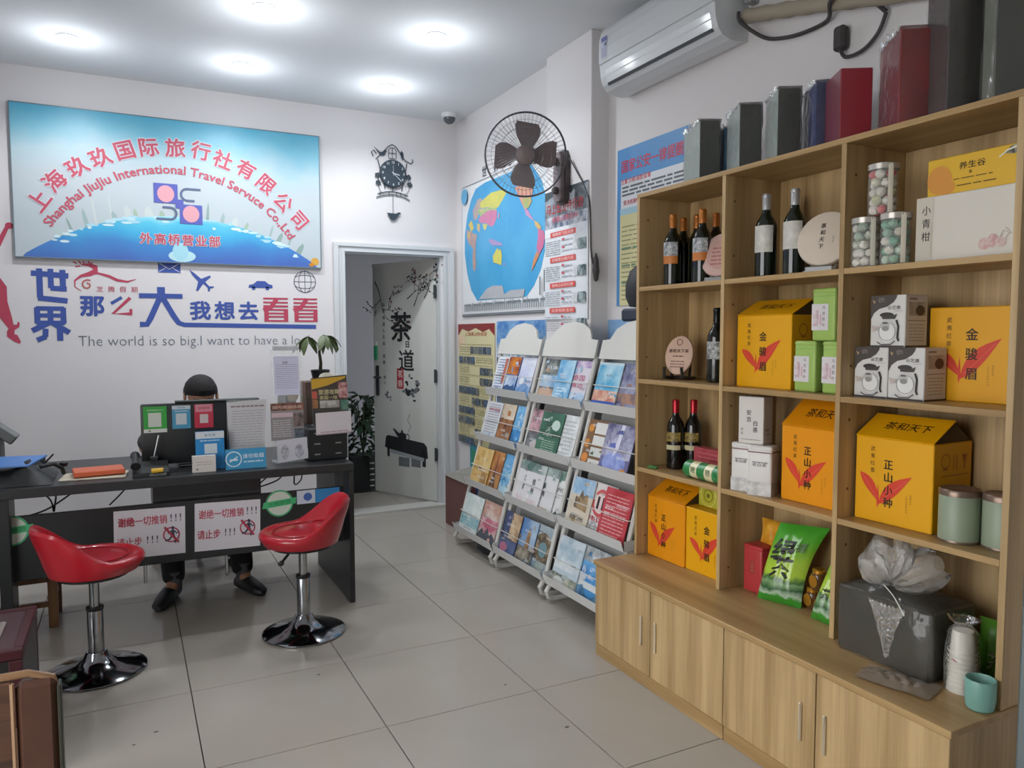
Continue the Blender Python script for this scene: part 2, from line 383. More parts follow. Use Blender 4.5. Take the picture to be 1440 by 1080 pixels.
# leaf: hinge line at (2.232, 5.735); u runs from the free edge to the hinge
U = Vector((.428, -.904, 0)); LW = .74; HX, HY = 2.226, 5.742
LF = fr((HX - U.x * LW, HY - U.y * LW, .022), U, (0, 0, 1))
m = MB(); leafm = mat('#c9cac4', rough=.4)
m.b2(0, LW, 0, 1.97, -.04, 0, leafm, .003, LF)
m.b2(.0, LW, 1.94, 1.97, 0, .004, leafm, 0, LF)
leaf = m.build('door_leaf', leafm, d1)
m = MB(); ink = mat('#25282a', rough=.6); gry = mat('#6e7377', rough=.6)
def twig(x, y, ang, L, dep, wd):
    pts = [(x, y)]
    for i in range(4):
        ang += random.uniform(-.35, .35); x += cos(ang) * L / 4; y += sin(ang) * L / 4; pts.append((x, y))
        if dep and i > 0: twig(x, y, ang + random.choice((-.9, .8)), L * .5, dep - 1, wd * .6)
    m.stroke(pts, [wd * (1 - i * .18) for i in range(5)], ink, LFp)
    if dep < 2:
        for q in pts[2:]: m.ell(q[0] + random.uniform(-.012, .012), q[1] + random.uniform(-.012, .012), random.uniform(.006, .013), random.uniform(.005, .011), random.choice((ink, gry, mat('#7a4a4a', rough=.6))), LFq @ Matrix.Translation((0, 0, random.random() * .0003)), 7)
LFp = LF @ Matrix.Translation((0, 0, .0006)); LFq = LF @ Matrix.Translation((0, 0, .0010)); LFr = LF @ Matrix.Translation((0, 0, .0014))
twig(.03, 1.82, -.9, .34, 2, .012); twig(.50, 1.60, .9, .22, 2, .011); twig(.62, 1.66, 1.2, .2, 2, .011); twig(.42, 1.66, .35, .22, 1, .01); twig(.2, 1.58, 1.5, .2, 1, .008)
for q in ((.33, 1.50), (.38, 1.42), (.28, 1.46), (.43, 1.47)): m.ell(q[0], q[1], .03, .012, mat('#5d5148', rough=.6), LFq, 9)
m.text('茶', .345, 1.43, .26, ink, LFr, .02); m.text('日', .42, 1.285, .06, ink, LFr, .03); m.text('道', .405, 1.15, .19, ink, LFr, .015)
m.b2(.29, .37, .91, 1.08, 0, .0008, mat('#a8363a', rough=.6), 0, LFp); m.vtext('茗香', .33, 1.035, .065, .08, mat('#d8c9c6', rough=.6), LFr, .01)
m.vtext('品茶悟道人生如', .135, 1.62, .035, .055, ink, LFr, .01); m.vtext('茶香', .135, 1.18, .035, .05, ink, LFr, .01); m.vtext('清心', .14, 1.0, .03, .045, ink, LFr, .01)
for i in range(26): m.ell(.47 + random.gauss(0, .05), .92 + random.gauss(0, .07), random.uniform(.01, .03), random.uniform(.008, .02), random.choice((ink, gry)), LFq @ Matrix.Translation((0, 0, random.random() * .0003)), 8)
for i in range(8): m.ell(.17 + random.gauss(0, .02), .83 + random.gauss(0, .025), random.uniform(.006, .016), random.uniform(.006, .014), random.choice((ink, gry)), LFq @ Matrix.Translation((0, 0, random.random() * .0003)), 8)
m.stroke([(.42, .55), (.45, .60), (.41, .65), (.44, .70)], .006, gry, LFp)
m.ell(.345, .505, .05, .035, ink, LFq); m.poly([(.29, .50), (.235, .56), (.245, .57), (.31, .53)], ink, LFr); m.ring(.405, .505, .02, .028, ink, LFr); m.ell(.345, .548, .012, .012, ink, LFr); m.poly([(.31, .47), (.38, .47), (.37, .50), (.32, .50)], ink, LFr)
m.poly([(.13, .40), (.165, .39), (.62, .34), (.645, .345), (.635, .44), (.60, .47), (.17, .505), (.145, .49)], ink, LFp); m.stroke([(.2, .37), (.60, .33)], .03, mat('#9aa0a2', rough=.5), LFp); m.poly([(.16, .32), (.19, .32), (.19, .45), (.16, .45)], ink, LFp); m.poly([(.58, .27), (.62, .27), (.62, .42), (.58, .42)], ink, LFp)
m.poly([(.30, .25), (.43, .25), (.43, .33), (.30, .33)], gry, LFp); m.poly([(.45, .26), (.56, .26), (.56, .33), (.45, .33)], gry, LFp)
m.build('wall_sticker', ink, leaf)
m = MB(); hm = mat('#4c5154', rough=.35, metal=.6); m.b2(.035, .075, .84, 1.10, 0, .012, hm, .004, LF); m.tube([(.055, 1.0, .012), (.055, 1.0, .045), (.14, 1.0, .05)], .009, hm, 8, LF); m.build('door_handle', hm, leaf)
m = MB(); m.b2(.02, .06, 1.15, 1.27, 0, .02, mat('#2e9a6b', rough=.4), .006, LF); m.b2(.025, .055, 1.27, 1.31, 0, .012, mat('#c9d4cf', rough=.4), .004, LF); m.build('alarm_tag', None, leaf)['label'] = 'green plastic tag with pale top'
for z in (.34, .98, 1.66):
    m = MB(); m.b2(LW - .012, LW + .012, z, z + .1, -.006, .012, hm, .003, LF); m.tube([(LW, z - .005, .01), (LW, z + .105, .01)], .008, hm, 8, LF); m.build('hinge', hm, d1)

# ================================================================== ceiling downlights
ring = mat('#d6dade', rough=.4); glow = mat('#f4f8ff', emit=14.)
LPOS = ((-.241, 5.03, 'at the left above the company sign'), (.692, 5.053, 'above the middle of the company sign'), (.68, 4.13, 'brightest and nearest, at the top edge over the desk'),
        (1.60, 4.08, 'nearer one of the two in front of the map wall'), (1.619, 5.04, 'smallest, above the black bird clock'))
for i, (x, y, s) in enumerate(LPOS):
    t = thing('ceiling_downlight', 'round recessed ceiling light, ' + s, 'light', (x, y, ZC), 0, 'recessed ceiling lights')
    m = MB(); m.lathe([(.058, 0), (.060, -.004), (.050, -.010), (.046, -.006), (.044, -.001)], ring, None, 28, True, False); m.build('trim_ring', ring, t)
    m = MB(); m.lathe([(0, -.0075), (.030, -.007), (.046, -.004)], glow, None, 24, True, False); m.build('diffuser', glow, t)
    L = bpy.data.lights.new('lamp', 'POINT'); L.energy = LAMP_W * (1.3 if i == 2 else 1.); L.shadow_soft_size = .04; L.color = (.90, .95, 1.)
    lo = bpy.data.objects.new('lamp', L); COL.objects.link(lo); lo.parent = t; lo.location = (0, 0, -.20)  # bare point light added below the fitting to imitate the glow on the ceiling
    L2 = bpy.data.lights.new('lamp', 'SPOT'); L2.energy = LAMP_W * 8.6; L2.spot_size = R(150); L2.spot_blend = .7; L2.shadow_soft_size = .03; L2.color = (.93, .96, 1.)
    lo2 = bpy.data.objects.new('lamp', L2); COL.objects.link(lo2); lo2.parent = t; lo2.location = (0, 0, -.06)

# ================================================================== BACK WALL: company sign board
SX, SZ, SW, SH = .3475, 2.3535, 1.893, .945
sign = thing('company_sign', 'large light-blue printed sign board with red arched Chinese name and logo on back wall', 'sign', (SX, YB, SZ))
sky = grad([(0, '#b9c4c9'), (.55, '#bcc6cb'), (.72, '#b4cdd5'), (.87, '#7dbfd4'), (1., '#56aecd')], 2, -.47, .47, .4, .34, 2.2)
m = MB(); m.b2(-SW / 2, SW / 2, -.022, -.001, -SH / 2, SH / 2, sky); m.build('board', sky, sign)
fm = mat('#75858d', rough=.4, metal=.4); m = MB()
for a in ((-SW / 2 - .006, SW / 2 + .006, -SH / 2 - .006, -SH / 2), (-SW / 2 - .006, SW / 2 + .006, SH / 2, SH / 2 + .006), (-SW / 2 - .006, -SW / 2, -SH / 2, SH / 2), (SW / 2, SW / 2 + .006, -SH / 2, SH / 2)):
    m.b2(a[0], a[1], -.025, -.001, a[2], a[3], fm)
m.build('edge_frame', fm, sign)
def SF(z): return fr((0, -.022 - z, 0), (1, 0, 0), (0, 0, 1))
def warc(p): return (p[0] - SX, p[1] - SZ)
m = MB()
ec = (.352 - SX, 2.187 - 1.56 - SZ); ER = 1.56
earth = grad([(0, '#4a6cb6'), (.35, '#4688c8'), (.62, '#45acd8'), (.86, '#59bfdc'), (1., '#9bd8e6')], 2, -.47, -.165, .4, .55, 3.1)
pts = []
for i in range(49):
    a = pi / 2 + .64 * (1 - i / 24.); pts.append((max(-.93, min(.90, ec[0] + ER * cos(a))), ec[1] + ER * sin(a)))
pts = [p for p in pts if p[1] > -.468]; pts = [(pts[0][0] - .015, -.4715)] + pts + [(pts[-1][0] + .02, -.4715)]
m.poly(pts, earth, SF(.0005)); m.ell(.01, -.43, .085, .04, mat('#b8dfe6', rough=.4), SF(.0008)); m.ell(.0, -.40, .05, .06, mat('#a5d6e4', rough=.4), SF(.001))
for i in range(46):   # foam of pale land along the rim
    a = pi / 2 + random.uniform(-.55, .5); r_ = ER - abs(random.gauss(0, .022)) + .008
    m.ell(ec[0] + r_ * cos(a), ec[1] + r_ * sin(a), random.uniform(.01, .045), random.uniform(.004, .012), mat(random.choice(('#cfe6ea', '#bfe0ea', '#a9d3e2')), rough=.4), SF(.0012 + .00001 * i), 9)
bl = [mat(c, rough=.4) for c in ('#b9c9c8', '#9fb4b4', '#c6cfce', '#8fa5a2', '#a3b9a6', '#d9dfdf')]
for jj, (a, h, wd, k) in enumerate(((.46, .06, .05, 0), (.42, .10, .02, 3), (.36, .13, .03, 1), (.325, .19, .016, 2), (.30, .09, .03, 0), (.265, .20, .012, 2), (.25, .07, .04, 1), (.2, .10, .05, 2), (.17, .07, .03, 4), (.12, .08, .06, 2), (.07, .05, .04, 4), (.02, .11, .02, 1),
                    (-.02, .06, .04, 2), (-.07, .05, .05, 5), (-.11, .13, .02, 3), (-.17, .08, .03, 1), (-.22, .07, .05, 2), (-.27, .06, .03, 4), (-.33, .09, .03, 0), (-.38, .11, .02, 1), (-.42, .08, .04, 3), (-.47, .12, .02, 1), (-.52, .08, .05, 3))):
    x = ec[0] + ER * cos(pi / 2 + a); z = ec[1] + ER * sin(pi / 2 + a) - .01
    m.poly([(x - wd / 2, z), (x + wd / 2, z), (x + wd * .35 - a * .06, z + h * .7), (x - a * .08, z + h), (x - wd * .35 - a * .06, z + h * .7)], bl[k], SF(.0003 + .000005 * jj))
m.ell(.905, -.43, .03, .028, mat('#d9a64a', rough=.4), SF(.0016), 9); m.ell(.88, -.455, .02, .014, mat('#c9862f', rough=.4), SF(.0018), 8)
m.build('globe_print', earth, sign)
red = mat('#c05568', rough=.45); wht = mat('#ccd0d8', rough=.45)
CH = [('上', -.463, 2.232), ('海', -.374, 2.364), ('玖', -.248, 2.465), ('玖', -.114, 2.537), ('国', .028, 2.598), ('际', .173, 2.632), ('旅', .333, 2.644), ('行', .494, 2.642), ('社', .634, 2.595), ('有', .785, 2.545), ('限', .921, 2.453), ('公', 1.037, 2.337), ('司', 1.145, 2.218)]
for i, (ch, x, z) in enumerate(CH + [(c, .094 + .045 + .0855 * k, 2.032) for k, c in enumerate('外高桥营业部')]):
    big = i < 13; sz = .128 if big else .078; a = 0.
    if big: p0 = CH[max(i - 1, 0)]; p1 = CH[min(i + 1, 12)]; a = math.atan2(p1[2] - p0[2], p1[1] - p0[1])
    mr_ = MB(); mr_.text(ch, x - SX, z - SZ, sz, wht, SF(.0022 + .0001 * (i % 2)), .07, None, a); mr_.text(ch, x - SX, z - SZ, sz, red, SF(.0030), .024, None, a)
    mr_.build('character', red, sign)
m = MB(); cyy = 2.507 - .912; m.arctext('Shanghai JiuJiu International Travel Servuce Co.,Ltd', .334 - SX, 2.500 - .905 - SZ, .905, pi / 2, 1.80, .082, red, SF(.0026), .0016); m.build('english_lettering', red, sign)
m = MB(); pu = mat('#5b62b0', rough=.45); pk = mat('#dba0aa', rough=.45); gb = mat('#5e6b8a', rough=.45)
lx, lz = .345 - SX, 2.272 - SZ
m.b2(lx - .152, lx - .152 + .147, -.0030 - .022, -.0022 - .022, lz - .0, lz + .13, pu); m.b2(lx + .005, lx + .147, -.003 - .022, -.0022 - .022, lz - .13, lz + .0, pu)
m.poly([(lx - .02, lz - .03), (lx + .03, lz + .03), (lx - .02, lz + .03)], pu, SF(.0024)); m.poly([(lx - .02, lz - .03), (lx + .03, lz - .03), (lx + .03, lz + .03)], pu, SF(.0024))
m.ell(lx - .078, lz + .062, .052, .056, pk, SF(.0034)); m.ell(lx + .076, lz - .062, .052, .056, pk, SF(.0034))
m.ring(lx + .055, lz + .066, .032, .046, gb, SF(.0032), 20, pi / 2, 3 * pi / 2); m.b2(lx + .055, lx + .14, -.0032 - .022, -.0030 - .022, lz + .098, lz + .112, gb); m.b2(lx + .055, lx + .1, -.0032 - .022, -.003 - .022, lz + .02, lz + .034, gb)
m.ring(lx - .055, lz - .066, .032, .046, gb, SF(.0032), 20, -pi / 2, pi / 2); m.b2(lx - .14, lx - .055, -.0032 - .022, -.0030 - .022, lz - .112, lz - .098, gb); m.b2(lx - .1, lx - .055, -.0032 - .022, -.003 - .022, lz - .034, lz - .02, gb)
m.build('company_logo', pu, sign)['label'] = 'purple squares with pink discs and grey hooks'

# ------------------------------------------------------------------ wall stickers on the back wall (1.5 mm vinyl)
WF = fr((0, YB - .0018, 0), (1, 0, 0), (0, 0, 1)); blue = mat('#3f56a0', rough=.55); vred = mat('#b8455c', rough=.55); vgrey = mat('#6c7480', rough=.55)
t = thing('slogan_sticker', 'blue and red Chinese slogan lettering with grey English line on back wall', 'wall sticker', (0, 0, 0))
def strokes(mb, cx, cz, wd, ht, segs, m_):
    for (x0, y0, x1, y1, k) in segs:
        a = Vector((cx + x0 * wd, cz + y0 * ht)); b = Vector((cx + x1 * wd, cz + y1 * ht)); mb.stroke([a, b], k, m_, WF)
m = MB(); strokes(m, -.524, 1.600, .205, .211, [(0, .86, 1, .80, .034), (.22, 1, .22, .12, .034), (.52, 1, .52, .42, .032), (.84, .98, .84, .36, .034), (.5, .42, .94, .40, .032), (.16, .12, .95, .04, .034)], blue); m.build('character', blue, t)
m = MB(); strokes(m, -.530, 1.353, .205, .212, [(.12, .97, .88, .97, .028), (.12, .76, .88, .76, .026), (.12, .54, .88, .54, .028), (.15, 1, .15, .52, .032), (.5, 1, .5, .52, .032), (.85, 1, .85, .52, .032), (.45, .54, .0, .30, .034), (.55, .54, 1, .24, .034), (.36, .36, .34, .12, .032), (.36, .12, .12, .02, .032), (.74, .38, .74, 0, .034)], blue); m.build('character', blue, t)
m = MB(); m.text('那', -.191, 1.580, .14, blue, WF, .035, .132); m.build('character', blue, t)
m = MB(); m.stroke([(-.018, 1.638), (-.082, 1.596)], .02, blue, WF); m.build('character', blue, t)
m = MB(); m.stroke([(.032, 1.636), (-.072, 1.530), (.036, 1.530)], .021, vred, WF); m.stroke([(.032, 1.520), (.034, 1.562)], .018, vred, WF); m.build('character', vred, t)['label'] = 'red lower strokes'
m = MB(); m.b2(.085, .353, YB - .0026, YB - .0012, 1.636, 1.668, blue); m.b2(.196, .244, YB - .0028, YB - .001, 1.62, 1.712, blue)
m.stroke([(.216, 1.65), (.150, 1.50), (.128, 1.460), (.085, 1.460)], .036, blue, WF); m.stroke([(.224, 1.65), (.295, 1.515), (.325, 1.470), (.36, 1.458), (1.256, 1.446)], [.036, .036, .034, .030, .030], blue, WF); m.build('character', blue, t)
for ch, x in (('我', .464), ('想', .622), ('去', .782)):
    m = MB(); m.text(ch, x, 1.558, .135, blue, WF, .03, .128); m.build('character', blue, t)
for x0 in (.884, 1.096):
    m = MB(); m.b2(0, .172, -.0026, -.0012, .160, .172, vred, 0, T(x0, YB, 1.483)); m.b2(0, .172, -.0026, -.0012, .132, .144, vred, 0, T(x0, YB, 1.483)); m.b2(0, .172, -.0026, -.0012, .104, .118, vred, 0, T(x0, YB, 1.483))
    m.stroke([(x0 + .095, 1.65), (x0 + .055, 1.59), (x0 + .0, 1.565)], .030, vred, WF @ Matrix.Translation((0, 0, .0012)))
    for z in (.080, .054, .030, .0): m.b2(.012, .172, -.0030, -.0014, z, z + .012, vred, 0, T(x0, YB, 1.483))
    m.b2(.005, .035, -.0032, -.0014, 0, .092, vred, 0, T(x0, YB, 1.483)); m.b2(.142, .172, -.0032, -.0014, 0, .092, vred, 0, T(x0, YB, 1.483)); m.build('character', vred, t)['label'] = 'red striped character'
m = MB(); m.text('The world is so big.I want to have a look', .479, 1.352, .098, vgrey, WF, -.012, 1.514); m.build('english_line', vgrey, t)['label'] = 'thin grey English line'
t = tag(MB().poly([(.206, 1.81), (.345, 1.81), (.345, 1.885), (.206, 1.885)], blue, WF).stroke([(.215, 1.872), (.275, 1.834), (.336, 1.872)], .005, wht, WF @ Matrix.Translation((0, 0, .0006))).stroke([(.212, 1.815), (.258, 1.846)], .004, wht, WF @ Matrix.Translation((0, 0, .0006))).stroke([(.339, 1.815), (.292, 1.846)], .004, wht, WF @ Matrix.Translation((0, 0, .0006))).build('envelope_sticker'), 'small blue envelope sticker under the bottom edge of the company sign', 'wall sticker')
pl = [(.40, 1.835), (.43, 1.815), (.475, 1.775), (.53, 1.80), (.538, 1.79), (.50, 1.755), (.525, 1.725), (.555, 1.725), (.555, 1.715), (.532, 1.71), (.528, 1.69), (.517, 1.69), (.515, 1.715), (.487, 1.742), (.452, 1.69), (.44, 1.695), (.455, 1.755), (.418, 1.80)]
tag(MB().poly(pl, blue, WF).build('airplane_sticker', blue), 'small blue airplane sticker above the slogan on back wall', 'wall sticker')
cr = [(.785, 1.722), (.79, 1.742), (.82, 1.75), (.845, 1.772), (.90, 1.772), (.925, 1.75), (.95, 1.745), (.95, 1.722)]
m = MB().poly(cr, blue, WF); m.ell(.82, 1.72, .013, .013, blue, WF); m.ell(.915, 1.72, .013, .013, blue, WF); tag(m.build('car_sticker', blue), 'small blue car sticker above the slogan on back wall', 'wall sticker')
m = MB(); gx, gz, gr = 1.181, 1.775, .080; dk = mat('#4a4f60', rough=.5); m.ring(gx, gz, gr - .005, gr, dk, WF, 36)
m.stroke([(gx, gz - gr), (gx, gz + gr)], .004, dk, WF); m.stroke([(gx - gr, gz), (gx + gr, gz)], .004, dk, WF)
for s in (-1, 1):
    m.stroke([(gx + s * .045 * cos(a), gz + gr * sin(a)) for a in [(-pi / 2) + pi * i / 12 for i in range(13)]], .004, dk, WF)
    m.stroke([(gx + .068 * cos(a), gz + s * (.03 + .018 * sin(a))) for a in [pi * i / 8 for i in range(9)]], .004, dk, WF)
tag(m.build('globe_sticker', dk), 'black wire globe sticker at the right above the slogan', 'wall sticker')
m = MB(); m.stroke([(-.245, 1.845), (-.20, 1.845), (-.165, 1.83), (-.165, 1.805), (-.20, 1.785), (-.25, 1.77), (-.285, 1.74), (-.285, 1.70), (-.25, 1.675)], [.006, .022, .034, .034, .030, .016, .010, .006, .003], vred, WF)
m.stroke([(-.21, 1.78), (-.15, 1.792), (-.09, 1.775), (-.04, 1.75), (.02, 1.742), (.07, 1.76)], [.004, .012, .018, .018, .012, .003], vred, WF)
m.stroke([(-.215 + .035 * (1 - i / 16) * cos(i * .6 + 1), 1.715 + .035 * (1 - i / 16) * sin(i * .6 + 1)) for i in range(13)], .010, mat('#b96a62', rough=.5), WF)
for a, b in (((-.29, 1.862), (-.27, 1.85)), ((-.26, 1.868), (-.245, 1.85)), ((-.235, 1.87), (-.225, 1.845)), ((-.205, 1.87), (-.195, 1.85)), ((-.18, 1.86), (-.2, 1.84)), ((-.28, 1.83), (-.25, 1.835))): m.stroke([a, b], .008, vred, WF)
for i, ch in enumerate('龙腾假期'): m.text(ch, -.145 + .068 * i, 1.690, .042, vred, WF, .005)
tag(m.build('swirl_sticker', vred), 'red swirling logo sticker with four small characters below the company sign', 'wall sticker')
m = MB(); m.ell(-.628, 2.070, .022, .020, vred, WF, 18); m.stroke([(-.64, 2.06), (-.69, 1.95), (-.76, 1.86)], [.022, .03, .05], vred, WF)
m.poly([(-.80, 1.90), (-.72, 1.80), (-.655, 1.69), (-.655, 1.60), (-.635, 1.50), (-.628, 1.455), (-.61, 1.455), (-.605, 1.475), (-.595, 1.465), (-.598, 1.44), (-.625, 1.42), (-.625, 1.395), (-.61, 1.39), (-.592, 1.345), (-.60, 1.335), (-.63, 1.35), (-.665, 1.38), (-.665, 1.41), (-.655, 1.43), (-.70, 1.50), (-.80, 1.55)], vred, WF)
m.ell(-.78, 1.96, .06, .07, vred, WF); tag(m.build('figure_sticker', vred), 'red sticker of a kicking figure with a ball at the left end of back wall', 'wall sticker')

# ------------------------------------------------------------------ bird clock
ck = thing('pendulum_clock', 'black wire birdhouse wall clock with pendulum beside the doorway', 'clock', (1.857, YB, 2.615))
bk = mat('#34404a', rough=.45); W2 = .0035
m = MB(); Q = T(0, 0, 0, 0, R(90)); m.lathe([(0, .030), (.100, .030), (.104, .026), (.104, .002)], bk, Q, 40, True, True); m.build('dial', bk, ck)
m = MB(); CF = fr((0, -.031, 0), (1, 0, 0), (0, 0, 1)); wm = mat('#cfd6dc', rough=.5)
for h in range(1, 13): a = pi / 2 - h * pi / 6; m.text(str(h), .083 * cos(a), .083 * sin(a), .026, wm, CF, .02)
m.build('numeral', wm, ck); m = MB()
m.stroke([(-.01, .003), (.048, -.010)], [.004, .007], wm, CF @ Matrix.Translation((0, 0, .002))); m.stroke([(-.012, .012), (.062, -.056)], [.003, .005], wm, CF @ Matrix.Translation((0, 0, .003))); m.stroke([(0, -.02), (-.002, .06)], .002, wm, CF @ Matrix.Translation((0, 0, .004))); m.build('hand', wm, ck)
m = MB()
def wire(p, r=W2): m.tube([(x, -.010, z) for x, z in p], r, bk, 6)
wire([(-.15, .12), (-.165, .15), (-.145, .165), (-.125, .14)]); wire([(-.13, .10), (-.03, .205), (0, .222), (.03, .205), (.10, .11), (.145, .09), (.165, .105), (.16, .125)]); wire([(-.115, .10), (-.09, .0), (-.06, -.115)]); wire([(.115, .09), (.095, -.02), (.07, -.12)])
wire([(-.03, .12), (-.03, .18), (-.015, .195), (.015, .195), (.03, .18), (.03, .12)], .0025); wire([(0, .12), (0, .195)], .0025); wire([(-.03, .155), (.03, .155)], .0025); wire([(-.03, .115), (.03, .115)], .0025)
wire([(-.13, -.185), (-.07, -.165), (0, -.155), (.07, -.165), (.135, -.19)]); wire([(-.12, -.158), (-.06, -.14), (0, -.132), (.06, -.14), (.12, -.158)])
for x in (-.1, -.03, .03, .06, .1): wire([(x, -.165), (x, -.14)], .0025)
wire([(0, -.10), (0, -.135)])
m.build('wire_house', bk, ck)
def bird(pts, nm): q = MB(); q.poly(pts, bk, fr((0, -.012, 0), (1, 0, 0), (0, 0, 1)), .004); q.build(nm, bk, ck)
bird([(-.145, .19), (-.10, .155), (-.075, .158), (-.06, .175), (-.045, .17), (-.055, .15), (-.065, .132), (-.095, .13), (-.11, .15)], 'bird'); bird([(.07, .18), (.085, .165), (.088, .135), (.078, .105), (.07, .13), (.06, .155)], 'bird')
for x, z in ((-.12, -.02), (-.115, -.075), (.125, -.015), (.135, -.07)):
    m = MB(); Q = fr((x, -.012, z), (1, 0, 0), (0, 0, 1))
    for k in range(5): a = k * 2 * pi / 5; m.ell(.013 * cos(a), .013 * sin(a), .0085, .0085, bk, Q, 9, .003)
    m.tube([(0, -.01, 0), (.01 if x < 0 else -.01, -.05, 0), (.03 if x < 0 else -.03, -.075, 0)], .002, bk, 5, Q); m.build('flower', bk, ck)
m = MB(); m.tube([(0, -.012, -.155), (0, -.012, -.31)], .0022, bk, 6); m.poly([(-.05, -.298), (-.042, -.31), (-.02, -.345), (0, -.352), (.02, -.342), (.045, -.305), (.06, -.30), (.058, -.292), (.045, -.288), (.02, -.30), (-.03, -.298)], bk, fr((0, -.014, 0), (1, 0, 0), (0, 0, 1)), .005); m.build('pendulum', bk, ck)
# dome camera
dc = thing('dome_camera', 'small white ceiling dome camera in the corner above the doorway', 'camera', (2.24, 5.45, ZC))
m = MB(); m.lathe([(.06, 0), (.062, -.012), (.055, -.03), (.050, -.032)], WHITE, None, 24); m.build('base', WHITE, dc)
m = MB(); m.lathe([(.046, -.032)] + [(.046 * cos(a), -.032 - .046 * sin(a)) for a in (.3, .6, .9, 1.2, 1.5)], mat('#55585c', rough=.2), None, 20); m.build('lens_dome', None, dc)
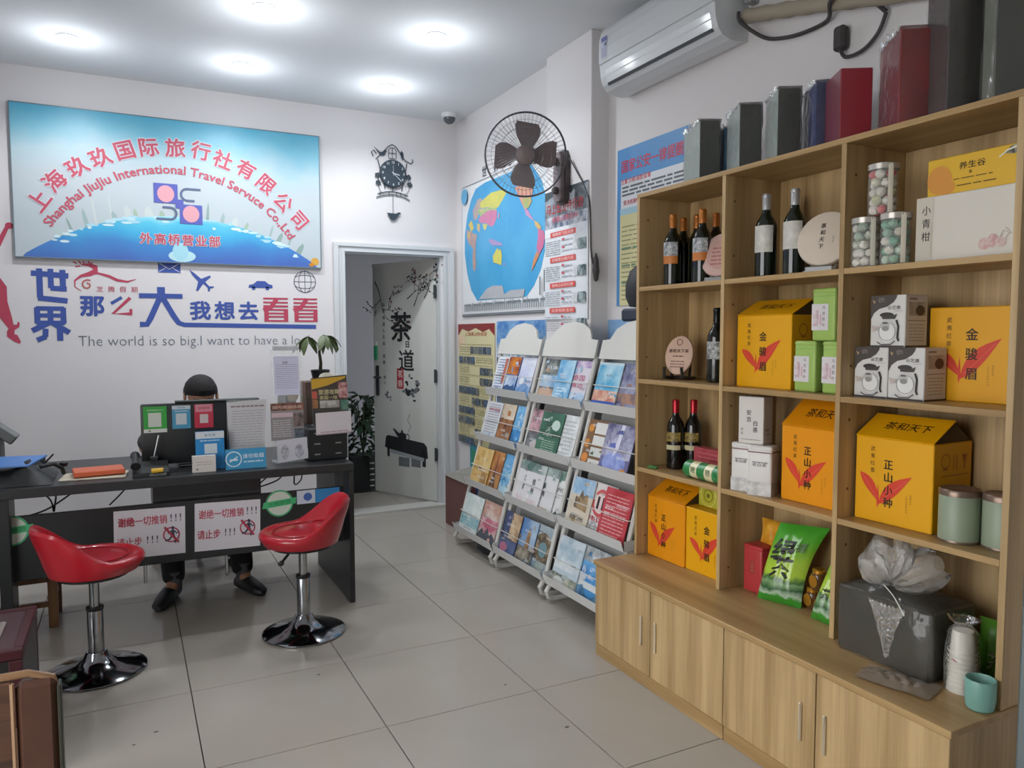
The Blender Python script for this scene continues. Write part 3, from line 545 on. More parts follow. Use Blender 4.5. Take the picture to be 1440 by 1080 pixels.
# ================================================================== RIGHT WALL: posters
def sheet(name, label, cat, o, u, wd, ht, base, spec, th=.003, group=None, v=(0, 0, 1), rough=.4, part='print'):
    M = fr(o, u, v); m = MB(); bm_ = colr(base, rough)
    m.box((wd / 2, ht / 2, th / 2), (wd, ht, th), bm_, M); ob = m.build(name, bm_); tag(ob, label, cat, group)
    if spec:
        q = MB(); prints(q, M @ Matrix.Translation((0, 0, th)), wd, ht, spec, rough); q.build(part, None, ob)
    return ob
UR = (0, -1, 0)
oc = '#3f97cc'
def blob(cx, cy, rx, ry, c, n=13, j=.28):
    return ('p', [(cx + rx * (1 + random.uniform(-j, j)) * cos(2 * pi * i / n), cy + ry * (1 + random.uniform(-j, j)) * sin(2 * pi * i / n)) for i in range(n)], c)
MY, MZ0, MW, MH = 5.545, 1.540, 1.415, .99
spec = [('p', [(0.185, 0.952), (0.124, 0.887), (0.07, 0.777), (0.036, 0.63), (0.031, 0.486), (0.066, 0.318), (0.118, 0.19), (0.196, 0.104), (0.521, 0.103), (0.758, 0.099), (0.836, 0.172), (0.898, 0.268), (0.934, 0.381), (0.936, 0.506), (0.955, 0.6), (0.945, 0.72), (0.9, 0.84), (0.83, 0.93), (0.8, 0.97), (0.3, 0.97)], ('#3f9acd', '#4fa6d3', 3.)),
        ('p', [(0.141, 0.793), (0.21, 0.867), (0.263, 0.865), (0.243, 0.792), (0.2, 0.721), (0.158, 0.72)], ('#a394a8', '#b9a890', 14.)),
        ('p', [(0.263, 0.846), (0.373, 0.878), (0.48, 0.872), (0.553, 0.85), (0.538, 0.826), (0.509, 0.8), (0.457, 0.756), (0.403, 0.758), (0.325, 0.784), (0.251, 0.79), (0.235, 0.823)], ('#d3cc62', '#c4c26a', 9.)),
        ('p', [(0.201, 0.791), (0.325, 0.779), (0.434, 0.752), (0.442, 0.736), (0.324, 0.755), (0.243, 0.733)], ('#8fb878', '#c9b98a', 22.)),
        ('p', [(0.243, 0.733), (0.324, 0.755), (0.388, 0.752), (0.442, 0.736), (0.441, 0.685), (0.41, 0.643), (0.379, 0.63), (0.308, 0.672), (0.242, 0.684), (0.217, 0.708)], ('#cc7fa2', '#c27aa0', 20.)),
        ('p', [(0.087, 0.703), (0.132, 0.725), (0.157, 0.66), (0.122, 0.636)], '#cdbb66'),
        ('p', [(0.2, 0.692), (0.242, 0.674), (0.233, 0.617), (0.2, 0.642)], ('#b9c06a', '#cf9a90', 30.)),
        ('p', [(0.272, 0.674), (0.332, 0.658), (0.308, 0.619), (0.283, 0.633)], '#c9c276'),
        ('p', [(0.339, 0.541), (0.371, 0.546), (0.493, 0.498), (0.508, 0.478), (0.386, 0.496)], '#a58fc0'),
        ('p', [(0.069, 0.665), (0.157, 0.62), (0.2, 0.603), (0.182, 0.536), (0.181, 0.426), (0.189, 0.385), (0.172, 0.327), (0.146, 0.35), (0.138, 0.432), (0.147, 0.511), (0.095, 0.549), (0.068, 0.594)], ('#b5a094', '#a88c8c', 12.)),
        ('p', [(0.069, 0.655), (0.113, 0.637), (0.104, 0.578), (0.068, 0.604)], ('#c98aa0', '#c9b070', 20.)),
        ('p', [(0.394, 0.418), (0.448, 0.468), (0.471, 0.446), (0.486, 0.458), (0.5, 0.404), (0.493, 0.34), (0.455, 0.354), (0.401, 0.37)], ('#d3c956', '#c9c466', 14.)),
        ('p', [(0.515, 0.347), (0.537, 0.353), (0.529, 0.327)], '#a58fc0'),
        ('p', [(0.638, 0.852), (0.706, 0.853), (0.81, 0.844), (0.823, 0.79), (0.81, 0.75), (0.784, 0.687), (0.745, 0.678), (0.706, 0.739), (0.679, 0.789)], ('#d08f86', '#c89a78', 8.)),
        ('p', [(0.719, 0.754), (0.784, 0.765), (0.816, 0.723), (0.784, 0.687), (0.745, 0.687)], ('#93b070', '#c9a06a', 14.)),
        ('p', [(0.745, 0.678), (0.771, 0.677), (0.81, 0.622), (0.842, 0.59), (0.81, 0.605), (0.758, 0.641)], '#bf8fb8'),
        ('p', [(0.835, 0.591), (0.873, 0.572), (0.903, 0.537), (0.885, 0.515), (0.848, 0.555)], ('#d29a5a', '#c9b070', 16.)),
        ('p', [(0.873, 0.534), (0.927, 0.507), (0.936, 0.464), (0.922, 0.408), (0.885, 0.363), (0.86, 0.408), (0.873, 0.474)], ('#c9769a', '#c46a90', 10.)),
        ('p', [(0.863, 0.391), (0.885, 0.363), (0.842, 0.3), (0.81, 0.26), (0.829, 0.336)], '#c98a60'),
        ('p', [(0.221, 0.113), (0.321, 0.185), (0.4, 0.203), (0.507, 0.194), (0.529, 0.132), (0.594, 0.155), (0.745, 0.153), (0.732, 0.1), (0.521, 0.104)], ('#a9adb2', '#b4b6ba', 8.)),
        ('p', [(0.457, 0.691), (0.479, 0.724), (0.471, 0.67)], '#c9a0b0'),
        ('r', .0, .0, .003, 1, '#8a9098'), ('r', .997, 0, 1, 1, '#8a9098'), ('r', 0, .995, 1, 1, '#8a9098'), ('r', 0, 0, 1, .006, '#6d7278'), ('l', .03, .98, .07, 1, .03, .012, '#7d858c')]
spec += [('r', .03 + .022 * i, .025, .03 + .022 * i + .009, .025 + random.uniform(.05, .075), '#8b939a') for i in range(43)]
spec += [('e', .05, .92, .04, .06, '#5aa6cf'), ('r', .9, .1, .91, .22, '#5d656b'), ('r', .94, .12, .95, .26, '#5d656b')]
mp = sheet('world_map', 'big light-blue world map poster on the wall behind the fan', 'poster', (XR - .004, MY, MZ0), UR, MW, MH, '#dcdfe1', spec)
m = MB(); Q = fr((XR - .0015, MY, MZ0), UR, (0, 0, 1))
for i, ch in enumerate('世界地图'): m.text(ch, .40 + .20 * i, MH + .055, .085, mat('#3a4148'), Q, .02)
tag(m.build('map_title'), 'black Chinese characters on the wall above the world map', 'lettering')
m = MB(); m.tube([(XR - .008, MY, MZ0 - .006), (XR - .008, MY - MW, MZ0 - .006)], .007, mat('#777d82'), 6); m.build('rod', None, mp)

# red and white tour price sheet on the pillar
RW, RH = .512, .77
spec = [('r', 0, .78, 1, 1, ('#3b4046', '#9aa3ab', 9.)), ('r', 0, .70, 1, .80, ('#4d5a72', '#c8ccd4', 14.)), ('p', [(0, .93), (.3, .97), (.6, .94), (1, .99), (1, 1), (0, 1)], '#3c454a'), ('p', [(.4, .84), (.46, .93), (.55, .98), (.62, .94), (.7, .97), (.72, .80)], '#b9c0c6'),
        ('tw', '马上出发特价游', .47, .86, .085, .86, '#b5202c'), ('tw', '海南云南桂林', .48, .775, .05, .62, '#c0586a'), ('r', 0, .64, 1, .71, ('#ccd2da', '#e2e5e8', 8.))]
for i, v in enumerate((.645, .448, .25, .055)):
    vv = v + .0
    spec += [('r', .14, vv - .005, .74, vv + .035, '#d2544c'), ('tw', ('海南双飞五日游', '云南昆大丽六日', '桂林山水四日游', '北京双卧五日')[i], .44, vv + .015, .026, .5, '#ecd6d2'), ('l', .02, .38, vv - .04, 7, .017, .006, '#9aa0a6'), ('l', .42, .66, vv - .045, 3, .04, .01, '#a9aeb4'),
             ('r', .42, vv - .04, .48, vv - .025, '#c05060'), ('r', .42, vv - .1, .48, vv - .085, '#c05060'), ('r', .69, vv - .125, .79, vv - .055, ('#b9c1c3', '#d5d9dc', 40.)), ('r', .81, vv - .13, .97, vv - .05, ('#2f4147', '#9fb0b2', 30.))]
sheet('price_sheet', 'tall white tour price sheet with red bars on the pillar under the fan', 'poster', (XP - .004, 4.108, 1.478), UR, RW - .025, RH, '#d9dde2', spec)

# yellow poster low on the wall beside the door casing
spec = [('p', [(0, 1), (1, 1), (1, .90), (.86, .955), (.7, .93), (.5, .965), (.3, .935), (.12, .96), (0, .90)], '#8a3434'), ('r', .0, .8, .2, .9, ('#d8b9a0', '#ddd0ac', 10.)), ('tw', '上海周边热线游', .5, .915, .035, .6, '#b05a3c')]
for r_, (u0, n) in enumerate(((.35, 5), (.03, 4), (.62, 3), (.62, 3), (.03, 5), (.4, 5), (.03, 4), (.03, 4), (.5, 4), (.03, 5))):
    v = .80 - r_ * .085
    for k in range(n):
        if u0 + .115 * k + .1 < 1: spec.append(('r', u0 + .115 * k, v - .05, u0 + .115 * k + .105, v + .01, (random.choice(('#2d3236', '#3b4456', '#4a4a44')), random.choice(('#6d7a86', '#8b8f86', '#59708e')), 35.)))
    spec.append(('l', .05 if u0 > .3 else .52, .33 if u0 > .3 else .96, v + .0, 3, .018, .007, '#a39a72')); spec.append(('l', .05, .96, v + .025, 1, .02, .006, '#b0a27a'))
sheet('yellow_tour_poster', 'yellow poster with red torn header and rows of dark photos beside the door frame', 'poster', (XR - .004, 5.640, .545), UR, .675, .925, '#d4cda2', spec)
# blue poster behind the racks
spec = [('r', 0, .6, 1, 1, ('#3f77b8', '#8fb8d8', 7.)), ('p', [(0, .8), (.2, .86), (.35, .75), (.6, .88), (.8, .8), (1, .9), (1, .7), (0, .7)], ('#7b8fa8', '#d8dfe6', 15.)), ('r', 0, 0, 1, .7, ('#2d3c52', '#64748c', 9.)), ('r', .05, .02, .3, .2, '#3a8a86')]
sheet('blue_sky_poster', 'blue and white mountain poster mostly hidden behind the two far racks', 'poster', (XR - .005, 4.93, .62), UR, .74, .862, '#4f7fb5', spec)
sheet('teal_poster', 'narrow teal poster low on the wall behind the far rack', 'poster', (XR - .004, 5.42, .04), UR, .32, .50, ('#2f7f8a', '#4aa0b8', 8.), [('r', 0, 0, 1, .2, '#3c74b8'), ('r', .1, .5, .4, .9, '#3f8f6a')])
spec = [('r', 0, .55, 1, 1, ('#4a86c4', '#88aed4', 4.)), ('e', .3, .5, .25, .12, ('#3d5a54', '#7b8f86', 20.)), ('r', 0, 0, 1, .5, ('#8fa3a0', '#c9cfc9', 9.)), ('o', .75, .75, .03, .01, '#5b4a96')]
sheet('blue_lake_poster', 'blue lake poster behind the rack next to the wooden shelf', 'poster', (XN - .005, 3.588, 1.02), UR, .42, .45, '#5f92c8', spec)
# blue and yellow notice poster on the recessed wall
spec = [('r', .06, .62, 1, .80, '#d3d7dc'), ('r', .05, 0, 1, .58, '#d5cf9c'), ('r', .05, .58, 1, .62, '#9fc4d2'), ('tw', '国家公安一律提醒', .5, .885, .085, .86, '#c2334a'), ('tw', '注意文明:请您留意', .28, .79, .034, .44, '#c8404c'),
        ('l', .08, .95, .745, 3, .024, .012, '#5b6068'), ('tw', '坚决抵制低价游、防止受骗上当', .45, .655, .032, .7, '#c23a48'), ('tw', '温馨提示', .7, .545, .03, .3, '#5a7a4a'), ('l', .08, .98, .50, 17, .029, .007, '#8d8a66'), ('l', .08, .6, .36, 3, .11, .012, '#6d8a70')]
sheet('notice_poster', 'blue and yellow notice poster with red heading beside the wooden shelf', 'poster', (XN - .004, 3.505, 1.545), UR, .60, .845, '#4f8cc4', spec)

# ================================================================== wall fan
fan = thing('wall_fan', 'brown wall-mounted fan with wire guard above the world map', 'fan', (XP, 3.875, 2.32))
fb = mat('#74686a', rough=.45); fd = mat('#4e4648', rough=.45)
m = MB()
pr = [(-.055, -.15), (-.03, -.172), (.03, -.172), (.055, -.15), (.05, .10), (.03, .135), (-.03, .135), (-.05, .10)]
m.poly(pr, fd, fr((0, 0, 0), UR, (0, 0, 1)), .035); m.poly([(x * .8, z * .92) for x, z in pr], fb, fr((-.035, 0, 0), UR, (0, 0, 1)), .025)
m.build('wall_bracket', fb, fan)
m = MB(); m.lathe([(0, 0), (.022, 0), (.022, .02), (.015, .028), (0, .028)], fd, T(-.06, 0, -.095, 0, 0, R(-90)), 16); m.build('knob', fd, fan)
hub = Vector((1.985 - XP, 3.74 - 3.875, 2.372 - 2.32)); nrm = Vector((-.50, -.82, -.22)).normalized()
uu = nrm.cross(Vector((0, 0, 1))).normalized() * -1; vv = nrm.cross(uu)
if vv.z < 0: uu = -uu; vv = nrm.cross(uu)
FM = fr(tuple(hub), uu, vv)          # local +Z looks out of the fan
m = MB(); m.tube([(-.04, 0, .05), (-.08, .0, .08), hub - nrm * .15 + Vector((0, 0, -.03))], .022, fd, 10); m.build('arm', fd, fan)
m = MB(); m.lathe([(0, -.21), (.035, -.205), (.055, -.18), (.060, -.12), (.055, -.075), (.03, -.065), (.0, -.065)], mat('#3b4446', rough=.3), FM, 20); m.build('motor_housing', None, fan)
bl0 = MB(); vs = []; fs = []
NB = 7
for i in range(NB):
    q = i / (NB - 1); r_ = .045 + q * .125; wdt = .030 + .040 * sin(min(1, q * 1.1) * pi * .62); ca = .10 * q
    for s in (-1, 0, 1): vs.append((r_ * cos(ca) + 0, r_ * sin(ca) + s * wdt * (.86 if q > .95 else 1), s * .016 * (1 - .3 * q)))
for i in range(NB - 1):
    for k in range(2): fs.append((i * 3 + k, i * 3 + k + 1, i * 3 + k + 4, i * 3 + k + 3))
vs2 = [(x, y, z - .003) for x, y, z in vs]; n0 = len(vs)
fs += [tuple(a + n0 for a in f[::-1]) for f in fs[:]]
edge = [0, 1, 2] + [i * 3 + 2 for i in range(1, NB)] + [NB * 3 - 2, NB * 3 - 3] + [i * 3 for i in range(NB - 2, 0, -1)]
fs += [(edge[i], edge[i - 1], edge[i - 1] + n0, edge[i] + n0) for i in range(len(edge))]
first = None
for k in range(4):
    a = R(79) + k * pi / 2 + (.12 if k % 2 else 0)
    if first is None: bl0.add(vs + vs2, fs, fb, None, True); first = bl0.build('blade', fb, fan); o = first
    else: o = first.copy(); COL.objects.link(o); o.parent = fan
    o.matrix_local = FM @ Matrix.Rotation(a, 4, 'Z') @ Matrix.Translation((0, 0, -.005))
m = MB(); m.lathe([(.048, -.03), (.050, .0), (.045, .016), (.02, .022), (0, .023)], fb, FM, 24); m.build('hub', fb, fan)
m = MB(); gm = mat('#57565a', rough=.4, metal=.3); GR = .222
for rad, z in ((GR, 0), ): m.tube([(rad * cos(a), rad * sin(a), z) for a in [2 * pi * i / 48 for i in range(48)]], .0055, gm, 6, FM, True)
m.build('guard_rim', gm, fan)
m = MB(); thin = mat('#77777a', rough=.4, metal=.4)
for i in range(56):
    a = 2 * pi * i / 56
    m.tube([(.052 * cos(a), .052 * sin(a), .048), (.12 * cos(a + .06), .12 * sin(a + .06), .050), (.19 * cos(a + .12), .19 * sin(a + .12), .036), (GR * cos(a + .14), GR * sin(a + .14), .003)], .0009, thin, 3, FM, False, False)
    m.tube([(.06 * cos(a), .06 * sin(a), -.065), (.14 * cos(a), .14 * sin(a), -.07), (.20 * cos(a), .20 * sin(a), -.05), (GR * cos(a), GR * sin(a), -.003)], .0009, thin, 3, FM, False, False)
for rad, z in ((.052, .048), (.10, .051), (.145, .047), (.185, .036), (.15, -.069)): m.tube([(rad * cos(a), rad * sin(a), z) for a in [2 * pi * i / 32 for i in range(32)]], .0012, thin, 4, FM, True)
tag(m.build('guard_wires', thin, fan), kind='stuff')
m = MB(); m.lathe([(0, .054), (.040, .053), (.050, .049), (.052, .045)], mat('#7d7072', rough=.4), FM, 24, True, False); m.build('guard_badge', None, fan)
m = MB(); cb = mat('#3f3b3c', rough=.6)
m.tube(spl([(XP - .02, 3.80, 2.40), (XP - .012, 3.74, 2.32), (XP - .008, 3.66, 2.22), (XP - .006, 3.612, 2.13), (XP - .004, 3.60, 2.0), (XP - .002, 3.597, 1.85), (XP + .008, 3.59, 1.78)]), .0045, cb, 6)
m.lathe([(0, 0), (.012, .01), (.020, .06), (.014, .12), (.004, .16)], cb, T(XP + .022, 3.582, 1.68), 10)
tag(m.build('fan_cord', cb), 'dark fan cord with plug hanging down the pillar edge', 'cord')

# ================================================================== air conditioner
ac = thing('air_conditioner', 'white split air conditioner high on the right wall above the shelf', 'air conditioner', (XN, 2.975, 2.655))
aw = mat('#cdd1d5', rough=.3, coat=.3)
def prof(x0): return [(0, .0), (0, .33), (-.08, .345), (-.14, .335), (-.172, .31), (-.188, .27), (-.192, .20), (-.190, .13), (-.184, .07), (-.170, .03), (-.145, .004), (-.10, -.010), (-.04, -.012)]
PM = fr((0, .435, 0), (1, 0, 0), (0, 0, 1))    # extrudes along -y
m = MB(); m.poly(prof(0), aw, PM, .87); m.build('body', aw, ac)
m = MB(); m.poly([(-.170, .316), (-.186, .292), (-.197, .25), (-.200, .20), (-.198, .135), (-.19, .132), (-.188, .25)], aw, fr((0, .430, 0), (1, 0, 0), (0, 0, 1)), .860); m.build('front_panel', aw, ac)
m = MB(); dm = mat('#4b4f54', rough=.5)
m.add([(-.1745, .385, .034), (-.166, .385, .021), (-.166, -.405, .021), (-.1745, -.405, .034)], [(0, 1, 2, 3)], dm); m.build('air_vent', None, ac)
m = MB(); m.add([(-.190, .385, .098), (-.1755, .385, .0345), (-.1755, -.405, .0345), (-.190, -.405, .098), (-.187, .385, .099), (-.1725, .385, .0355), (-.1725, -.405, .0355), (-.187, -.405, .099)], [(0, 1, 2, 3), (7, 6, 5, 4), (0, 4, 5, 1), (2, 6, 7, 3), (1, 5, 6, 2), (0, 3, 7, 4)], aw); m.build('louver', aw, ac)
m = MB(); prints(m, fr((-.2003, .405, .155), UR, (0, 0, 1)), .05, .105, [('r', 0, 0, 1, 1, '#c3c7dd'), ('r', 0, .78, 1, 1, '#6a6aa6'), ('r', .55, .55, .95, .72, '#5f6f78'), ('l', .1, .9, .45, 5, .09, .03, '#8d8fae')]); m.build('energy_label', None, ac)
m = MB(); pm_ = mat('#9d9484', rough=.8, bump=.5, bscale=50)
m.tube(spl([(XN - .05, 2.50, 2.735), (XN - .055, 2.30, 2.685), (XN - .05, 2.10, 2.635), (XN - .055, 1.885, 2.575), (XN - .05, 1.45, 2.46)]), [.030 + .003 * sin(i * 2.1) for i in range(25)], pm_, 10); tag(m.build('pipe_bundle', pm_), 'beige wrapped pipe bundle running along the wall from the air conditioner', 'pipe')
m = MB(); m.b2(XN - .05, XN, 2.475, 2.515, 2.79, ZC, mat('#8f9194', rough=.5), .004); tag(m.build('pipe_trunking'), 'short grey vertical trunking beside the air conditioner', 'trunking')
m = MB(); m.tube(spl([(XN - .095, 2.50, 2.745), (XN - .09, 2.49, 2.70), (XN - .03, 2.42, 2.625), (XN - .02, 2.32, 2.59), (XN - .02, 2.2, 2.575), (XN - .02, 2.1, 2.585), (XN - .10, 2.02, 2.61), (XN - .10, 1.92, 2.615), (XN - .02, 1.85, 2.52)]), .008, cb, 7)
m.tube(spl([(XN - .02, 1.85, 2.52), (XN - .02, 1.88, 2.46), (XN - .02, 1.94, 2.42), (XN - .025, 2.01, 2.415), (XN - .03, 2.035, 2.45)]), .007, cb, 7); m.box((XN - .026, 2.035, 2.49), (.04, .05, .09), cb, None, .01)
tag(m.build('power_cable', cb), 'black power cable with plug looping on the wall above the boxes', 'cable')

# ================================================================== magazine racks
rm = mat('#c9c8c2', rough=.45, bump=.03); tray = mat('#cdcdcb', rough=.5, bump=.35, bscale=120)
def rail_x(z): return .008 + (z - .03) * .27
TZ = (.105, .405, .700, .995)
YC = {'far': 4.30, 'middle': 3.69, 'near': 3.075}
def make_rack(label, yc):
    t = thing('magazine_rack', label, 'rack', (1.905, yc, 0), 0, 'white leaning magazine racks')
    for s in (-1, 1):
        m = MB(); y = s * .272
        m.tube([(.30, y, .018), (.04, y, .018), (.005, y, .03), (-.006, y, .06), (rail_x(.12), y, .12), (rail_x(1.27), y, 1.27)], .013, rm, 8); m.build('side_rail', rm, t)
    m = MB(); hd = [(-.285, 0), (.285, 0), (.285, .10), (.22, .105), (.18, .16), (.10, .195), (0, .207), (-.10, .195), (-.18, .16), (-.22, .105), (-.285, .10)]
    m.poly(hd, rm, fr((rail_x(1.26) - .012, 0, 1.258), UR, (.26, 0, .966)), .012); m.build('header_board', rm, t)
    m = MB(); m.b2(.33, .345, -.27, .27, .08, 1.2, mat('#9c9d9b', rough=.7)); M_ = fr((rail_x(.1) + .075, .272, .1), UR, (.26, 0, .966)); m = MB(); m.box((.272, .56, 0), (.544, 1.12, .006), mat('#a5a6a3', rough=.6), M_); m.build('back_panel', None, t)
    for z in TZ:
        x = rail_x(z); m = MB()
        m.add([(x - .032, -.288, z - .004), (x - .032, .288, z - .004), (x - .048, .288, z + .046), (x - .048, -.288, z + .046), (x - .029, -.288, z - .004), (x - .029, .288, z - .004), (x - .045, .288, z + .046), (x - .045, -.288, z + .046)],
              [(0, 3, 2, 1), (4, 5, 6, 7), (3, 7, 6, 2), (0, 1, 5, 4), (1, 2, 6, 5), (0, 4, 7, 3)], tray)
        m.b2(x - .032, x + .06, -.285, .285, z - .005, z - .001, tray)
        for s in (-1, 1): m.box((x + .01, s * .2845, z + .02), (.07, .002, .045), tray)
        m.build('tray', tray, t)
        m = MB(); q = rail_x(z + .13) - .030; m.tube([(q + .03, -.275, z + .13), (q, -.268, z + .13), (q, .268, z + .13), (q + .03, .275, z + .13)], .0024, rm, 6); m.build('rail_wire', rm, t)
    return t
rk = make_rack('farthest white magazine rack, beside the yellow poster', YC['far'])
dup(rk, 'middle white magazine rack, in front of the pillar', (1.905, YC['middle'], 0)); dup(rk, 'nearest white magazine rack, partly hidden by the wooden shelf', (1.905, YC['near'], 0))
m = MB()
def cover(c): return colr(c, .3)
WDW = ('ink',)
S_ = lambda c, v0=.0, v1=1.: ('r', 0, v0, 1, v1, c)
def mtn(c, v=.45, n=6): return ('p', [(0, 0), (1, 0)] + [(1 - i / n, v + random.uniform(-.12, .12)) for i in range(n + 1)], c)
TT = lambda s, v, c, wd=.8, h=.09: ('tw', s, .5, v, h, wd, c)
